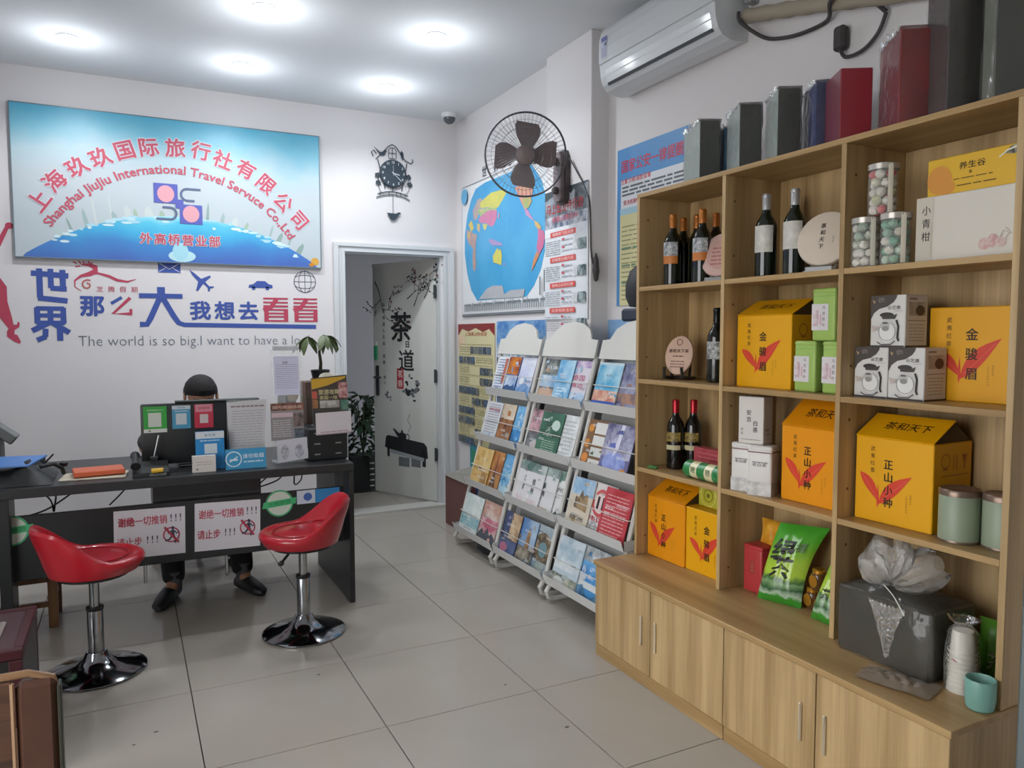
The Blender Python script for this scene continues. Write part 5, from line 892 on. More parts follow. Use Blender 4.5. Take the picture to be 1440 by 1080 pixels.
# gift boxes top right
def carton(name, label, cat, a, ang, wd, dp, ht, z, base, spec, sspec=None, group=None, bev=.002, rough=.4):
    t = thing(name, label, cat, at(a, ang, wd, dp, z), R(ang), group); bmt = colr(base, rough)
    m = MB(); m.box((0, 0, ht / 2), (wd, dp, ht), bmt, None, bev); m.build('box_body', bmt, t)
    m = MB()
    if spec: prints(m, FRONT(wd, dp), wd, ht, spec)
    if sspec: prints(m, SIDE(wd, dp), dp, ht, sspec)
    if m.v: m.build('print', None, t)
    return t
carton('gift_box', 'long white gift box with faint pink flowers on the top near shelf', 'box', (2.035, 1.437), -90, .292, .2, .183, 1.592, '#d2cdc2',
       [('r', 0, 0, .17, 1, '#c9c2b4'), ('r', .17, 0, .175, 1, '#b9b2a4'), ('tv', '小青柑', .105, .80, .15, .20, '#3c3a36', .01, '#3c3a36')[:-1], ('r', .155, .1, .16, .6, '#a9a294'), ('e', .68, .2, .06, .09, ('#c99a98', '#d2c6bc', 60.)), ('e', .75, .23, .05, .1, ('#c08a8c', '#d2c4ba', 60.)), ('e', .82, .2, .05, .07, ('#c99a98', '#d2cbc0', 60.)), ('s', [(.84, .2), (.9, .33), (.86, .4)], .002, '#b9a89c'), ('s', [(.8, .2), (.84, .36), (.92, .3)], .002, '#b9a89c')])
carton('gift_box', 'flat yellow gift box lying on the long white gift box', 'box', (2.045, 1.414), -90, .255, .17, .103, 1.7752, '#d9ad2e',
       [('e', .14, .42, .14, .38, '#d08f3a'), ('e', .22, .2, .1, .2, '#d08f3a'), ('tw', '养生谷', .5, .70, .2, .28, '#4a3a14'), ('r', .47, .47, .50, .55, '#8a6a1e'), ('l', .3, .72, .36, 1, .1, .025, '#6a5216'), ('l', .34, .78, .18, 1, .1, .03, '#6a5216'), ('p', [(.82, .80), (.9, .95), (1, 1), (1, .78), (.92, .74)], ('#2f2f2a', '#a9a591', 60.)), ('s', [(.78, .72), (.86, .86), (.99, .93)], .004, '#e0dcc8')])
# coffee-pot boxes
def pot_box(label, a, z, side=False):
    wd, dp, ht = .116, .10, .155
    def U_(p): return p
    spec = [('p', [(0, 1), (.76, 1), (.74, .94), (.66, .86), (.48, .78), (.25, .74), (.1, .66), (0, .52)], '#4a4440'), ('p', [(.05, .92), (.1, .84), (.16, .92), (.12, .88), (.1, .9)], '#b99a6a'), ('p', [(.2, .95), (.4, .95), (.42, .88), (.25, .86)], ('#4a4440', '#7a706a', 60.)), ('tw', '云艺壶', .68, .76, .075, .36, '#4a4644'), ('r', .7, .69, .94, .70, '#a9a6a2'),
            ('e', .5, .30, .26, .24, '#c3c2c0'), ('e', .5, .29, .22, .20, '#dcdbd8'), ('o', .5, .30, .028, .002, '#8a8886'), ('e', .48, .62, .2, .05, '#3a3836'), ('p', [(.34, .6), (.66, .6), (.78, .64), (.72, .54), (.36, .54)], '#45423f'), ('s', [(.76, .52), (.82, .4), (.8, .18), (.84, .12)], .006, '#2f2d2b'), ('s', [(.22, .1), (.34, .05), (.6, .05), (.74, .12)], .003, '#4a4846'), ('e', .44, .42, .13, .08, '#b4b3b0'), ('r', .38, .45, .52, .48, '#4a4846'), ('e', .46, .36, .1, .05, '#8f8d8a'), ('p', [(.05, .42), (.25, .40), (.25, .33), (.08, .30)], ('#c9b9ae', '#a9a29c', 60.)), ('r', 0, 0, 1, .035, '#3f3b38')]
    ss = [('r', .15, .6, .9, .86, ('#9a9389', '#c2bbb0', 30.)), ('e', .65, .7, .2, .1, '#4a4440'), ('r', .15, .9, .5, .94, '#8f8a84'), ('r', .1, .5, .9, .515, '#8a847c'), ('l', .15, .85, .42, 6, .06, .018, '#a59f96'), ('r', 0, 0, 1, .035, '#3f3b38')]
    return carton('coffee_pot_box', label, 'box', a, -90, wd, dp, ht, z, '#cfcdc9', spec, ss, 'white coffee-pot boxes')
pot_box('white coffee-pot box, bottom one next to the divider', (2.034, 1.630), 1.195); pot_box('white coffee-pot box, bottom one beside the yellow carton', (2.034, 1.512), 1.195); pot_box('white coffee-pot box lying on top of the other two', (2.030, 1.574), 1.3502)
# green tins
def tin(name, label, a, ang, wd, dp, ht, z, base, spec, sspec=None, lid=True, group=None):
    t = thing(name, label, 'tin', at(a, ang, wd, dp, z), R(ang), group); bmt = colr(base, .35)
    m = MB(); m.box((0, 0, ht * .47), (wd, dp, ht * .94), bmt, None, .008, 0, 3); m.build('tin_body', bmt, t)
    m = MB(); m.box((0, 0, ht * .945), (wd + .002, dp + .002, ht * .11), bmt, None, .008, 0, 3); m.build('lid', bmt, t)
    m = MB(); prints(m, FRONT(wd, dp), wd, ht, spec, z0=.0008)
    if sspec: prints(m, SIDE(wd, dp), dp, ht, sspec, z0=.0008)
    m.build('print', None, t); return t
gs = [('r', .0, .2, .72, .70, '#d0cbcc'), ('r', .04, .28, .30, .58, ('#b99aa4', '#d8cfd0', 40.)), ('tv', '乌龙茶叶', .52, .63, .075, .11, '#4a4446', .008, '#4a4446')[:-1], ('r', .36, .3, .42, .5, '#c9a0a8'), ('l', .0, 1, .84, 1, .1, .008, '#6fae54')]
tin('tea_tin', 'green tea tin, top one of three beside the yellow carton', (2.025, 1.793), -90, .092, .062, .172, 1.3675, '#98b65e', gs, None, True, 'green tea tins')
tin('tea_tin', 'green tea tin, bottom one next to the yellow carton', (2.030, 1.868), -90, .088, .062, .172, 1.195, '#98b65e', gs, None, True, 'green tea tins'); tin('tea_tin', 'green tea tin, bottom one cut off by the divider', (2.030, 1.752), -90, .088, .062, .172, 1.195, '#98b65e', gs, None, True, 'green tea tins')
# white tins
ws = [('l', .2, .85, .66, 1, .1, .02, '#6a6866'), ('tw', '老白茶', .5, .62, .07, .6, '#5a5856'), ('r', 0, .0, 1, .28, ('#a9a8a6', '#cfcdca', 25.)), ('r', 0, .86, 1, .885, '#7a5a50')]
tin('white_tin', 'small white tea tin, bottom one next to the divider', (1.998, 2.128), -70, .078, .07, .18, .810, '#d2cfcb', ws, ws[3:], True, 'white tea tins'); tin('white_tin', 'white tea tin, bottom one beside the orange carton', (1.990, 2.036), -66, .088, .075, .18, .810, '#d2cfcb', ws, ws[2:], True, 'white tea tins')
carton('white_tea_box', 'white tea box with black brush writing standing on the two white tins', 'box', (2.005, 2.100), -72, .098, .07, .172, .9905, '#cdc8c2', [('tv', '安吉', .42, .66, .12, .14, '#2f2b28', .015, '#2f2b28')[:-1], ('tv', '白茶', .68, .44, .12, .14, '#2f2b28', .015, '#2f2b28')[:-1], ('tv', '绿茶', .15, .3, .06, .09, '#4a4440'), ('l', .1, .9, .08, 1, .1, .015, '#8a847c')], [('tw', '白茶', .4, .3, .07, .4, '#6a5a52'), ('l', .3, .8, .2, 1, .1, .02, '#9a9288')])
# packet and roll on third shelf far
carton('red_packet', 'red packet lying behind the green and cream roll', 'packet', (2.098, 2.455), -90, .25, .05, .112, .810, ('#8f2f36', '#a84a50', 20.), [('l', .1, .9, .8, 5, .15, .04, '#b9666a')])
rl = thing('sweets_roll', 'green and cream wrapped roll of sweets on the third shelf edge', 'packet', (2.028, 2.295, .810 + .0355), 0)
m = MB(); cr_ = mottle('#cfc69a', '#ddd6b4', 60., .3); gn = mottle('#1f6a38', '#3a8a4c', 60., .3)
for i, (ya, yb, c) in enumerate(((.11, .062, gn), (.062, .022, cr_), (.022, -.022, gn), (-.022, -.066, cr_), (-.066, -.112, gn))):
    r0 = .035; e0 = .026 if i == 0 else r0; e1 = .026 if i == 4 else r0
    m.lathe([(0, 0)] * (1 if i == 0 else 0) + [(e0, 0), (r0, .008), (r0, ya - yb - .008), (e1, ya - yb)], c, T(0, ya, 0, 0, R(90)), 18, True, i in (0, 4))
m.vtext('糖', 0, 0, .028, .03, mat('#2a5a34'), fr((-.0352, .042, .006), UR, (0, 0, 1))); m.vtext('糖', 0, 0, .028, .03, mat('#2a5a34'), fr((-.0352, -.044, .006), UR, (0, 0, 1))); m.build('wrapper', None, rl)
m = MB(); m.lathe([(0, 0), (.02, .002), (.022, .008), (.01, .014), (0, .015)], mat('#5a9a58', rough=.4, alpha=.8), T(2.02, 2.63, .8105) @ Matrix.Diagonal((.8, 1.5, .7, 1)), 12); tag(m.build('green_wrapper'), 'tiny green wrapper lying beside the red-capped bottles', 'wrapper')
# tins standing on the yellow carton of the bottom row
tin('lime_tin', 'patterned lime-yellow tin on the yellow carton at the far end', (2.10, 2.425), -90, .125, .09, .11, ZT + .2625, '#b4b03a', [('o', .5, .45, .028, .006, '#8a8420'), ('o', .5, .45, .045, .004, '#d2cc6a'), ('e', .5, .45, .08, .09, '#6a641c'), ('p', [(.1, .5), (.2, .8), (.15, .45)], '#d2cc6a'), ('p', [(.9, .5), (.8, .8), (.85, .45)], '#d2cc6a')])
tin('green_tin', 'plain bright green tin beside the patterned lime tin', (2.10, 2.294), -90, .10, .09, .112, ZT + .2625, '#6fae3c', [('l', .2, .8, .5, 2, .1, .03, '#8fc45c')])
tin('red_tin', 'red tea tin with gold script beside the green tea bag', (2.070, 2.130), -86, .088, .085, .18, ZT, '#b23a3c', [('r', .38, .40, .62, .68, '#9a3a34'), ('tv', '大红袍', .5, .61, .055, .07, '#b98a5a')], None)
def pillow(name, label, loc, rz, wd, ht, th, lean, m_, spec, cat='bag', shear=0., twist=0.):
    t = thing(name, label, cat, loc, rz); m = MB(); NX, NY = 12, 16; vs = []; fs = []
    for sgn in (-1, 1):
        for j in range(NY + 1):
            for i in range(NX + 1):
                u = i / NX * 2 - 1; v = j / NY; b = (max(0, 1 - abs(u) ** 2.6)) ** .6 * (max(0, 1 - abs(v * 2 - 1) ** 4)) ** .7
                x = u * wd / 2 * (1 - .10 * sin(v * pi)) + shear * v ** 2 * ht; z = v * ht; y = sgn * th / 2 * b + .004 * sin(9 * u + 3 * v) * b + twist * u * v
                vs.append((x, y + lean * z, z))
    n = (NX + 1) * (NY + 1)
    for s in range(2):
        for j in range(NY):
            for i in range(NX):
                a = s * n + j * (NX + 1) + i; q = (a, a + 1, a + NX + 2, a + NX + 1); fs.append(q if s == 0 else q[::-1])
    m.add(vs, fs, m_, None, True); o = m.build('bag_body', m_, t)
    def surf(u, v, off=.0012):
        b = (max(0, 1 - abs(u) ** 2.6)) ** .6 * (max(0, 1 - abs(v * 2 - 1) ** 4)) ** .7
        return Vector((u * wd / 2 * (1 - .10 * sin(v * pi)) + shear * v ** 2 * ht, -th / 2 * b - .004 * abs(sin(9 * u + 3 * v)) * b + lean * v * ht + twist * u * v - off - .002, v * ht))
    if spec:
        q = MB()
        for k, (s, u, v, sz, c) in enumerate(spec):
            g, f_, wdt = glyphs(s, .02); q.add([surf(u + p.x * sz / (wd / 2), v + p.y * sz / ht, .0014 + .0002 * k) for p in g], f_, colr(c, .4))
        q.build('print', None, t)
    return t
gb_ = grad([(0, '#3a8a2a'), (.09, '#3a8a2a'), (.12, '#a9bfa4'), (.18, '#2f5a34'), (.26, '#7fa070'), (.31, '#3f6a3a'), (.36, '#a9c840'), (.5, '#a3c43c'), (.78, '#58a832'), (1., '#3f9a2e')], 2, 0, .29, .12, .16, 30.)
pillow('green_tea_bag', 'shiny green tea bag with black brush characters leaning beside the red tin', (2.075, 1.955, ZT), R(-72), .165, .285, .055, .22, gb_, [('绿', -.28, .68, .085, '#1a211a'), ('茶', -.12, .47, .085, '#1a211a'), ('福', .42, .74, .035, '#5a7a4a')], 'bag', .22, .02)
pillow('green_tea_bag', 'second green tea bag slumped against the divider by the gold jars', (2.065, 1.752, ZT), R(-92), .105, .20, .045, .25, gb_, [('茶', .0, .5, .04, '#2a3a2a')], 'bag', .2, 0)
om = mottle('#c9861e', '#e0a838', 25., .3); pillow('orange_bag', 'crumpled orange bag lying behind on the red tin', (2.150, 2.040, ZT + .17), R(-88), .17, .10, .05, .1, om, [], 'bag')
gd = mat('#c08a2e', rough=.22, metal=.6)
for (x, y, z, lb) in ((2.150, 1.868, ZT, 'small gold-capped brown jar, bottom far one of three'), (2.135, 1.808, ZT, 'small gold-capped brown jar, bottom near one of three'), (2.142, 1.838, ZT + .076, 'small gold-capped brown jar stacked on two others')):
    t = thing('gold_jar', lb, 'jar', (x, y, z), 0, 'small gold and brown jars')
    m = MB(); m.lathe([(0, 0), (.024, 0), (.028, .01), (.028, .05), (.022, .06), (0, .06)], mat('#5a3c1c', rough=.15, coat=.3), None, 18); m.build('jar_body', None, t)
    m = MB(); m.lathe([(.0225, .056), (.0225, .070), (.018, .075), (0, .0755)], gd, None, 16); m.build('cap', gd, t)
    m = MB(); m.ell(0, .033, .018, .022, gd, fr((-.0292, 0, 0), UR, (0, 0, 1)), 16, .001); m.build('gold_seal', gd, t)
# celadon tins
for (x, y, lb) in ((2.068, 1.300, 'celadon green round tin with brown rim in front of the yellow carton'), (2.100, 1.196, 'celadon green round tin with brown rim against the shelf side panel')):
    t = thing('celadon_tin', lb, 'tin', (x, y, .810), 0, 'celadon round tins'); c_ = mat('#87937d', rough=.4)
    m = MB(); m.lathe([(0, 0), (.050, 0), (.053, .003), (.053, .135), (.050, .139)], c_, None, 28, True, False); m.build('tin_body', c_, t)
    m = MB(); rmn = mat('#7a675a', rough=.3, metal=.5); m.lathe([(.0537, .131), (.0537, .145), (.051, .149), (.046, .145), (0, .144)], rmn, None, 28, True, False); m.build('lid_rim', rmn, t); m = MB(); m.lathe([(.0535, .002), (.0537, .006), (.053, .008)], rmn, None, 28, True, False); m.build('base_rim', rmn, t)
m = MB()
# black box in clear bag
bb = thing('wrapped_black_box', 'black box tied in a clear plastic bag on the near end of the worktop', 'box', (2.05, 1.446, ZT), R(-90))
m = MB(); m.box((0, 0, .101), (.305, .20, .20), mat('#28241a', rough=.4), None, .006); m.build('box_body', None, bb)
fm_ = film('#b4b2a8', .10, .12, 16.)
def crumple(vs, k): return [tuple(Vector(v) + Vector((random.uniform(-k, k), random.uniform(-k, k), random.uniform(-k, k)))) for v in vs]
random.seed(3)
prof_ = [(.160, .0), (.164, .10), (.161, .196), (.120, .216), (.060, .226), (.018, .236)]; GX, GY = -.01, -.062
vs = []; fs = []; n = 44
for k, (r_, z) in enumerate(prof_):
    q = max(0, k - 2) / 3
    for i in range(n):
        a = 2 * pi * i / n; sq = min(1 / max(abs(cos(a)), abs(sin(a)), 1e-6), 1.38) if k < 3 else 1 + (min(1 / max(abs(cos(a)), abs(sin(a))), 1.38) - 1) * (1 - q)
        w_ = 1 + .07 * q * sin(11 * a)
        vs.append((r_ * sq * .97 * cos(a) * w_ + GX * q, r_ * sq * .66 * sin(a) * w_ + GY * q, z + .006 * q * (1 - q) * sin(11 * a)))
for k in range(len(prof_) - 1):
    for i in range(n): fs.append((k * n + i, k * n + (i + 1) % n, (k + 1) * n + (i + 1) % n, (k + 1) * n + i))
m = MB(); m.add(crumple(vs, .002), fs, fm_, None, True); m.build('plastic_bag', fm_, bb)
bagm = film('#cfcac0', .30, .16, 26.)
def lobe(nm, c, rx, ry, rz, tilt, roll, op):
    vs = []; n = 30; L = 11
    for k in range(L):
        q = k / (L - 1); r_ = sin(pi * (q ** .8) * op) * (1 if k else .12); z = q
        for i in range(n):
            a = 2 * pi * i / n; f = 1 + q * (.10 * sin(4 * a + 1) + .07 * sin(7 * a + 3 * q)) + (1 - q) * .16 * sin(11 * a); vs.append((rx * r_ * f * cos(a), ry * r_ * f * sin(a), rz * z + .012 * q * sin(3 * a)))
    m = MB(); m.add(crumple(vs, .0025), [(k * n + i, k * n + (i + 1) % n, (k + 1) * n + (i + 1) % n, (k + 1) * n + i) for k in range(L - 1) for i in range(n)], bagm, T(c[0], c[1], c[2], 0, R(tilt), R(roll)), True); m.build(nm, bagm, bb)
lobe('bag_top', (GX, GY, .232), .085, .050, .135, -22, -24, .80); lobe('bag_top', (GX + .005, GY, .230), .060, .045, .150, -40, 48, .72); lobe('bag_top', (GX, GY, .234), .045, .03, .085, 18, -40, .7)
m = MB(); NX, NY = 26, 12; vs = []
for j in range(NY + 1):
    for i in range(NX + 1):
        q = j / NY; u = i / NX * 2 - 1; wd_ = (.046 * (1 - q) ** 1.3 + .008) * (.8 + .35 * abs(sin(3.1 * j + 1))); vs.append((GX + .03 + u * wd_ + .004 * q, -.1085 - .005 * abs(sin(i * 1.7 + 2.3 * j)) * (1 - abs(u)) - .001, .190 - .155 * q + .004 * sin(i * 2.1)))
m.add(crumple(vs, .0015), [(j * (NX + 1) + i, j * (NX + 1) + i + 1, (j + 1) * (NX + 1) + i + 1, (j + 1) * (NX + 1) + i) for j in range(NY) for i in range(NX)], film('#e6e4dc', .22, .06, 90.), None); m.build('wrinkle_highlight', None, bb)  # whitish wrinkled patch standing for the highlight streak below the tie
m = MB(); m.lathe([(.017, -.006), (.021, 0), (.017, .006)], mat('#5a5a54', rough=.5), T(GX, GY, .235), 12, True, False); m.tube(spl([(GX, GY - .02, .235), (GX + .05, GY - .04, .215), (GX + .09, GY - .05, .175)]), .0018, mat('#d2d0c8', rough=.4), 5); m.build('tie', None, bb)
m = MB(); NX, NY = 16, 10; vs = [(-.10 + .2 * i / NX, -.05 + .11 * j / NY, .002 + .022 * abs(sin(i * 1.1 + j * .7)) * sin(pi * i / NX) * sin(pi * j / NY) + .004 * random.random()) for j in range(NY + 1) for i in range(NX + 1)]
m.add(vs, [(j * (NX + 1) + i, j * (NX + 1) + i + 1, (j + 1) * (NX + 1) + i + 1, (j + 1) * (NX + 1) + i) for j in range(NY) for i in range(NX)], film('#cfc4b8', .22, .12, 26.), None, True)
o = m.build('flat_plastic_bag'); o.location = (1.885, 1.345, ZT + .001); o.rotation_euler = (0, 0, R(-75)); tag(o, 'crumpled clear plastic bag lying flat in front of the wrapped black box', 'bag')
cs = thing('paper_cup_stack', 'stack of white paper cups in a clear bag on the near worktop end', 'cups', (2.005, 1.238, ZT))
m = MB(); pc = mat('#d9d5c9', rough=.5)
for k in range(9): m.lathe([(.036, .0 + k * .0135), (.0372, .003 + k * .0135), (.0362, .0055 + k * .0135)], pc, None, 24, True, False)
m.lathe([(.0355, 0), (.030, .120), (.026, .165), (.026, .168), (0, .166)], pc, None, 24, True, False); m.build('cups', pc, cs)
m = MB(); m.stroke([(-.012, .10), (0, .09), (.01, .082)], .006, mat('#b9787a'), fr((-.0345, 0, .0), UR, (0, 0, 1))); m.build('pink_print', None, cs)
m = MB(); vs = []; n = 20; pf = [(.043, 0), (.043, .08), (.037, .16), (.020, .182), (.04, .20)]
for r_, z in pf:
    for i in range(n): a = 2 * pi * i / n; q = 1 + .10 * sin(5 * a + z * 30); vs.append((r_ * q * cos(a), r_ * q * sin(a), z))
m.add(crumple(vs, .001), [(k * n + i, k * n + (i + 1) % n, (k + 1) * n + (i + 1) % n, (k + 1) * n + i) for k in range(len(pf) - 1) for i in range(n)], film('#e4e2da', .14, .12, 40.), None, True); m.build('plastic_bag', None, cs)
tc_ = thing('teal_cup', 'pale teal ribbed cup at the near end of the worktop', 'cup', (1.945, 1.150, ZT)); tm = mat('#739f93', rough=.35)
m = MB(); vs = []; n = 24
PF = [(.0, .002), (.026, 0), (.033, .006), (.036, .03), (.0365, .078), (.035, .082), (.033, .078), (.031, .02), (0, .012)]
m.lathe(PF, tm, Matrix.Diagonal((1, 1, 1, 1)), 12, True, False); m.build('cup_body', tm, tc_)
gbm = mat('#5f9a34', rough=.35); pillow('green_packet', 'green packet with pale emblem standing behind the teal cup', (2.155, 1.232, ZT), R(-85), .12, .16, .05, .15, gbm, [('茶', .1, .35, .05, '#b9c4a4')], 'packet')

# ------------------------------------------------------------------ wrapped gift boxes on top of the shelf
ZS = 1.9905
def top_box(label, P, ang, wd, dp, ht, front, side, wrap=True, spec=None, back=None):
    t = thing('wrapped_gift_box', label, 'box', at(P, ang, wd, dp, ZS), R(ang), 'gift boxes on top of the shelf')
    fm2 = mat(front, rough=.3, coat=.3); sm2 = mat(side, rough=.3, coat=.5, bump=.1, bscale=12.)  # side colour made paler to carry the light falling on that side
    m = MB(); m.b2(-wd / 2, wd / 2, -dp / 2, dp / 2, 0, ht, fm2, .002); m.build('box_body', fm2, t)
    m = MB(); m.b2(-wd / 2 - .001, -wd / 2 + .0005, -dp / 2 + .002, dp / 2 - .002, .002, ht - .002, sm2); m.build('lit_side_sheet', sm2, t)['label'] = 'side sheet painted paler as if lit'
    if wrap:
        m = MB(); NX, NY = 5, 9; W_, D_ = wd / 2 + .0035, dp / 2 + .0035; ringp = [(-W_, -D_), (0, -D_ - .001), (W_, -D_), (W_ + .001, 0), (W_, D_), (0, D_), (-W_, D_), (-W_ - .001, 0)]; vs = []
        for j in range(NY + 1):
            for x, y in ringp: vs.append((x + random.uniform(-.0025, .003), y + random.uniform(-.0025, .003), ht * 1.01 * j / NY + .002 + random.uniform(0, .003)))
        vs.append((0, 0, ht * 1.01 + .008)); fs = [(j * 8 + i, j * 8 + (i + 1) % 8, (j + 1) * 8 + (i + 1) % 8, (j + 1) * 8 + i) for j in range(NY) for i in range(8)] + [(NY * 8 + i, NY * 8 + (i + 1) % 8, len(vs) - 1) for i in range(8)]
        m.add(vs, fs, film('#dfe8e4', .04, .06, 14.), None, True); m.build('plastic_wrap', None, t)
        m = MB(); n = 22; vs = []
        for i in range(n + 1):
            q = i / n; x = -wd / 2 - .003 + random.uniform(-.004, .004); y = -dp / 2 + dp * q; vs += [(x, y, ht - .004), (x + random.uniform(-.008, .006), y + random.uniform(-.006, .006), ht + random.uniform(.002, .020))]
        m.add(vs, [(2 * i, 2 * i + 2, 2 * i + 3, 2 * i + 1) for i in range(n)], film('#e8f0ee', .30, .05, 60.), None); m.build('sparkle_ridge', None, t)  # whitish crumpled film strip added to imitate sparkles along the top edge
    if spec: m = MB(); prints(m, FRONT(wd, dp), wd, ht, spec); m.build('print', None, t)
    return t
top_box('wrapped gift box with dark end and pale silver side, farthest on the shelf top', (2.0, 2.328), -24, .077, .22, .223, '#34312e', '#cfdcd6')
top_box('wrapped gift box with dark end and pale silver side, second from the far end', (2.0, 2.115), -30, .076, .20, .226, '#34312e', '#cfdcd6')
top_box('wrapped gift box with dark grey end and silver side, third from the far end', (2.0, 1.935), -32, .075, .16, .232, '#373431', '#cfdcd6')
top_box('dark blue wrapped gift box wedged behind the maroon box', (2.045, 1.815), -34, .065, .17, .225, '#2c3a74', '#3a4a90')
top_box('small blue wrapped gift box lying behind the two farthest wrapped boxes', (2.10, 2.30), -24, .05, .10, .20, '#2f6a94', '#3f7aa4')
top_box('maroon gift box standing between the blue box and the bright red box', (2.0, 1.681), -31, .096, .18, .221, '#8a2a34', '#7a3a48', False)
top_box('bright red tall gift box on the shelf top', (2.0, 1.480), -36, .093, .18, .269, '#a8262c', '#9a4a54', True)
top_box('tall dark brown wrapped box reaching above the picture near the end', (2.0, 1.336), -34, .135, .14, .40, '#4a403c', '#5a4a4c', True)
top_box('pale grey wrapped box cut off by the picture edge, last on the shelf top', (2.0, 1.210), -30, .08, .055, .36, '#6f7068', '#7d7e74', True)
# ================================================================== DESK AND WHAT STANDS ON IT
YD = 3.808
dkm = mat('#2a2c2d', rough=.38, var=.06, vscale=20.)
desk = thing('office_desk', 'long black office desk with signs on its front panel', 'desk', (0, 0, 0))
m = MB(); m.b2(XL + .15, 1.022, YD, 4.57, .690, .733, dkm, .003); m.build('desk_top', dkm, desk)
m = MB(); m.b2(.996, 1.021, YD, 4.565, 0, .689, dkm, .002); m.build('end_panel', dkm, desk)
m = MB(); m.b2(XL + .16, XL + .185, YD, 4.565, 0, .689, dkm, .002); m.build('end_panel', dkm, desk)
m = MB(); m.b2(-.52, -.475, 3.86, 4.05, 0, .689, dkm, .002); m.build('support_panel', dkm, desk)
m = MB(); m.b2(XL + .186, .995, 3.925, 3.943, .300, .592, dkm, .002); mp_ = m.build('modesty_panel', dkm, desk)
m = MB(); m.b2(.09, .585, 3.96, 4.40, .520, .689, dkm, .003); dr = m.build('drawer_box', dkm, desk)
m = MB(); m.b2(.095, .58, 3.952, 3.9601, .60, .605, mat('#4a4d50', rough=.3), 0); m.build('drawer_gap', None, dr)
m = MB(); m.b2(.955, .985, 3.95, 3.99, .593, .689, mat('#5a5d5f', rough=.4, metal=.5), .003); m.build('bracket', None, desk)
m = MB(); m.b2(.41, .425, 4.0, 4.012, .175, .30, CHROME, .003); m.b2(.04, .055, 4.0, 4.012, .19, .30, CHROME, .003); m.build('foot_clip', CHROME, desk)
# signs on the front panel
def no_run(cx, cy, r_):
    rd = '#b03a50'; k = '#3a3f52'
    return [('o', cx, cy, r_, .006, rd), ('e', cx + .02, cy + .14, .022, .036, k), ('p', [(cx - .0, cy + .10), (cx + .04, cy + .10), (cx + .045, cy - .04), (cx + .0, cy - .04)], k), ('s', [(cx + .03, cy - .02), (cx + .06, cy - .1), (cx + .05, cy - .18)], .008, k), ('s', [(cx + .01, cy - .02), (cx - .03, cy - .1), (cx - .09, cy - .12)], .008, k), ('s', [(cx + .04, cy + .08), (cx + .08, cy + .02), (cx + .1, cy + .06)], .006, k), ('s', [(cx + .0, cy + .08), (cx - .05, cy + .03)], .006, k), ('s', [(cx - .1, cy + .17), (cx + .1, cy - .17)], .010, rd)]
def sell_sign(label, x0, z0, wd, ht, tilt, bold):
    v = (sin(tilt), 0, cos(tilt)); u = (cos(tilt), 0, -sin(tilt)); rd = '#b8354e'
    spec = [('tw', '谢绝一切推销', .40, .76, .20, .68, rd), ('tw', '! ! !', .865, .78, .22, .15, '#3c3550'), ('tw', '请止步', .21, .34, .20, .34, rd), ('tw', '! ! !', .53, .36, .21, .15, '#3c3550')] + no_run(.80, .42, .037)
    if bold: spec.append(('t', '谢绝', .17, .758, .205, rd, .05)); spec[-1] = ('tw', '谢绝', .171, .758, .205, .225, rd)
    sheet('sell_refusal_sign', label, 'sign', (x0, 3.9245, z0), u, wd, ht, '#d9d6dc', spec, .002, 'white signs on the desk front', v, .35)
sell_sign('white red-lettered sign on the desk front, partly covered by the stool seat at the left', -.082, .345, .305, .228, R(1.), True); sell_sign('white red-lettered sign on the desk front, near the middle beside the other red stool', .264, .338, .305, .236, R(1.5), False)
def round_sticker(label, cx, cz):
    t = thing('round_sticker', label, 'sticker', (cx, 3.9246, cz), 0, 'round stickers on the desk front'); F = fr((0, 0, 0), (1, 0, 0), (0, 0, 1))
    m = MB(); m.ell(0, 0, .068, .068, mat('#cfd6c9', rough=.4), F, 32, .0015); m.ring(0, 0, .060, .068, mat('#4fae7a', rough=.4), F @ Matrix.Translation((0, 0, .0018)), 32); m.build('disc', None, t)
    m = MB(); m.poly([(-.085, -.022), (.08, -.008), (.085, .024), (-.078, .010)], mat('#4fb87c', rough=.4), F @ Matrix.Translation((0, 0, .002)), .001); m.text('文明旅游', 0, .001, .024, mat('#2a7a4c'), F @ Matrix.Translation((0, 0, .0034)), .01, .11, R(7)); m.build('banner', None, t)
round_sticker('round white sticker with green banner at the left end of the desk front', -.478, .530); round_sticker('round white sticker with green banner beside the right stool on the desk front', .668, .535)
sheet('small_card', 'small white and blue card on the desk front behind the right stool', 'card', (.755, 3.9245, .52), (1, 0, 0), .22, .07, '#3a86c0', [('r', 0, 0, .42, 1, '#c9cfdc'), ('e', .25, .5, .1, .3, '#4a6ab0')], .002)
# cables under the desk
cab = mat('#1c1d1e', rough=.5)
def cable(label, pts): m = MB(); m.tube(spl(pts), .004, cab, 6); tag(m.build('desk_cable', cab), label, 'cable')
cable('crossing black cables hanging under the left part of the desk', [(-.40, 4.1, .69), (-.34, 4.1, .62), (-.33, 4.12, .56), (-.32, 4.1, .61), (-.30, 4.1, .689), (-.2, 4.12, .689), (-.34, 4.1, .585), (-.45, 4.1, .55)])
cable('thin black cable hanging diagonally beside the drawer box', [(.03, 4.2, .689), (-.05, 4.2, .60), (-.10, 4.2, .55)])
cable('tangle of black cables hanging under the right part of the desk', [(.72, 4.2, .689), (.66, 4.2, .63), (.60, 4.2, .575), (.70, 4.2, .60), (.74, 4.2, .64), (.73, 4.2, .689), (.80, 4.22, .689), (.80, 4.22, .57), (.84, 4.22, .60), (.83, 4.22, .689)])
ZD = .7335
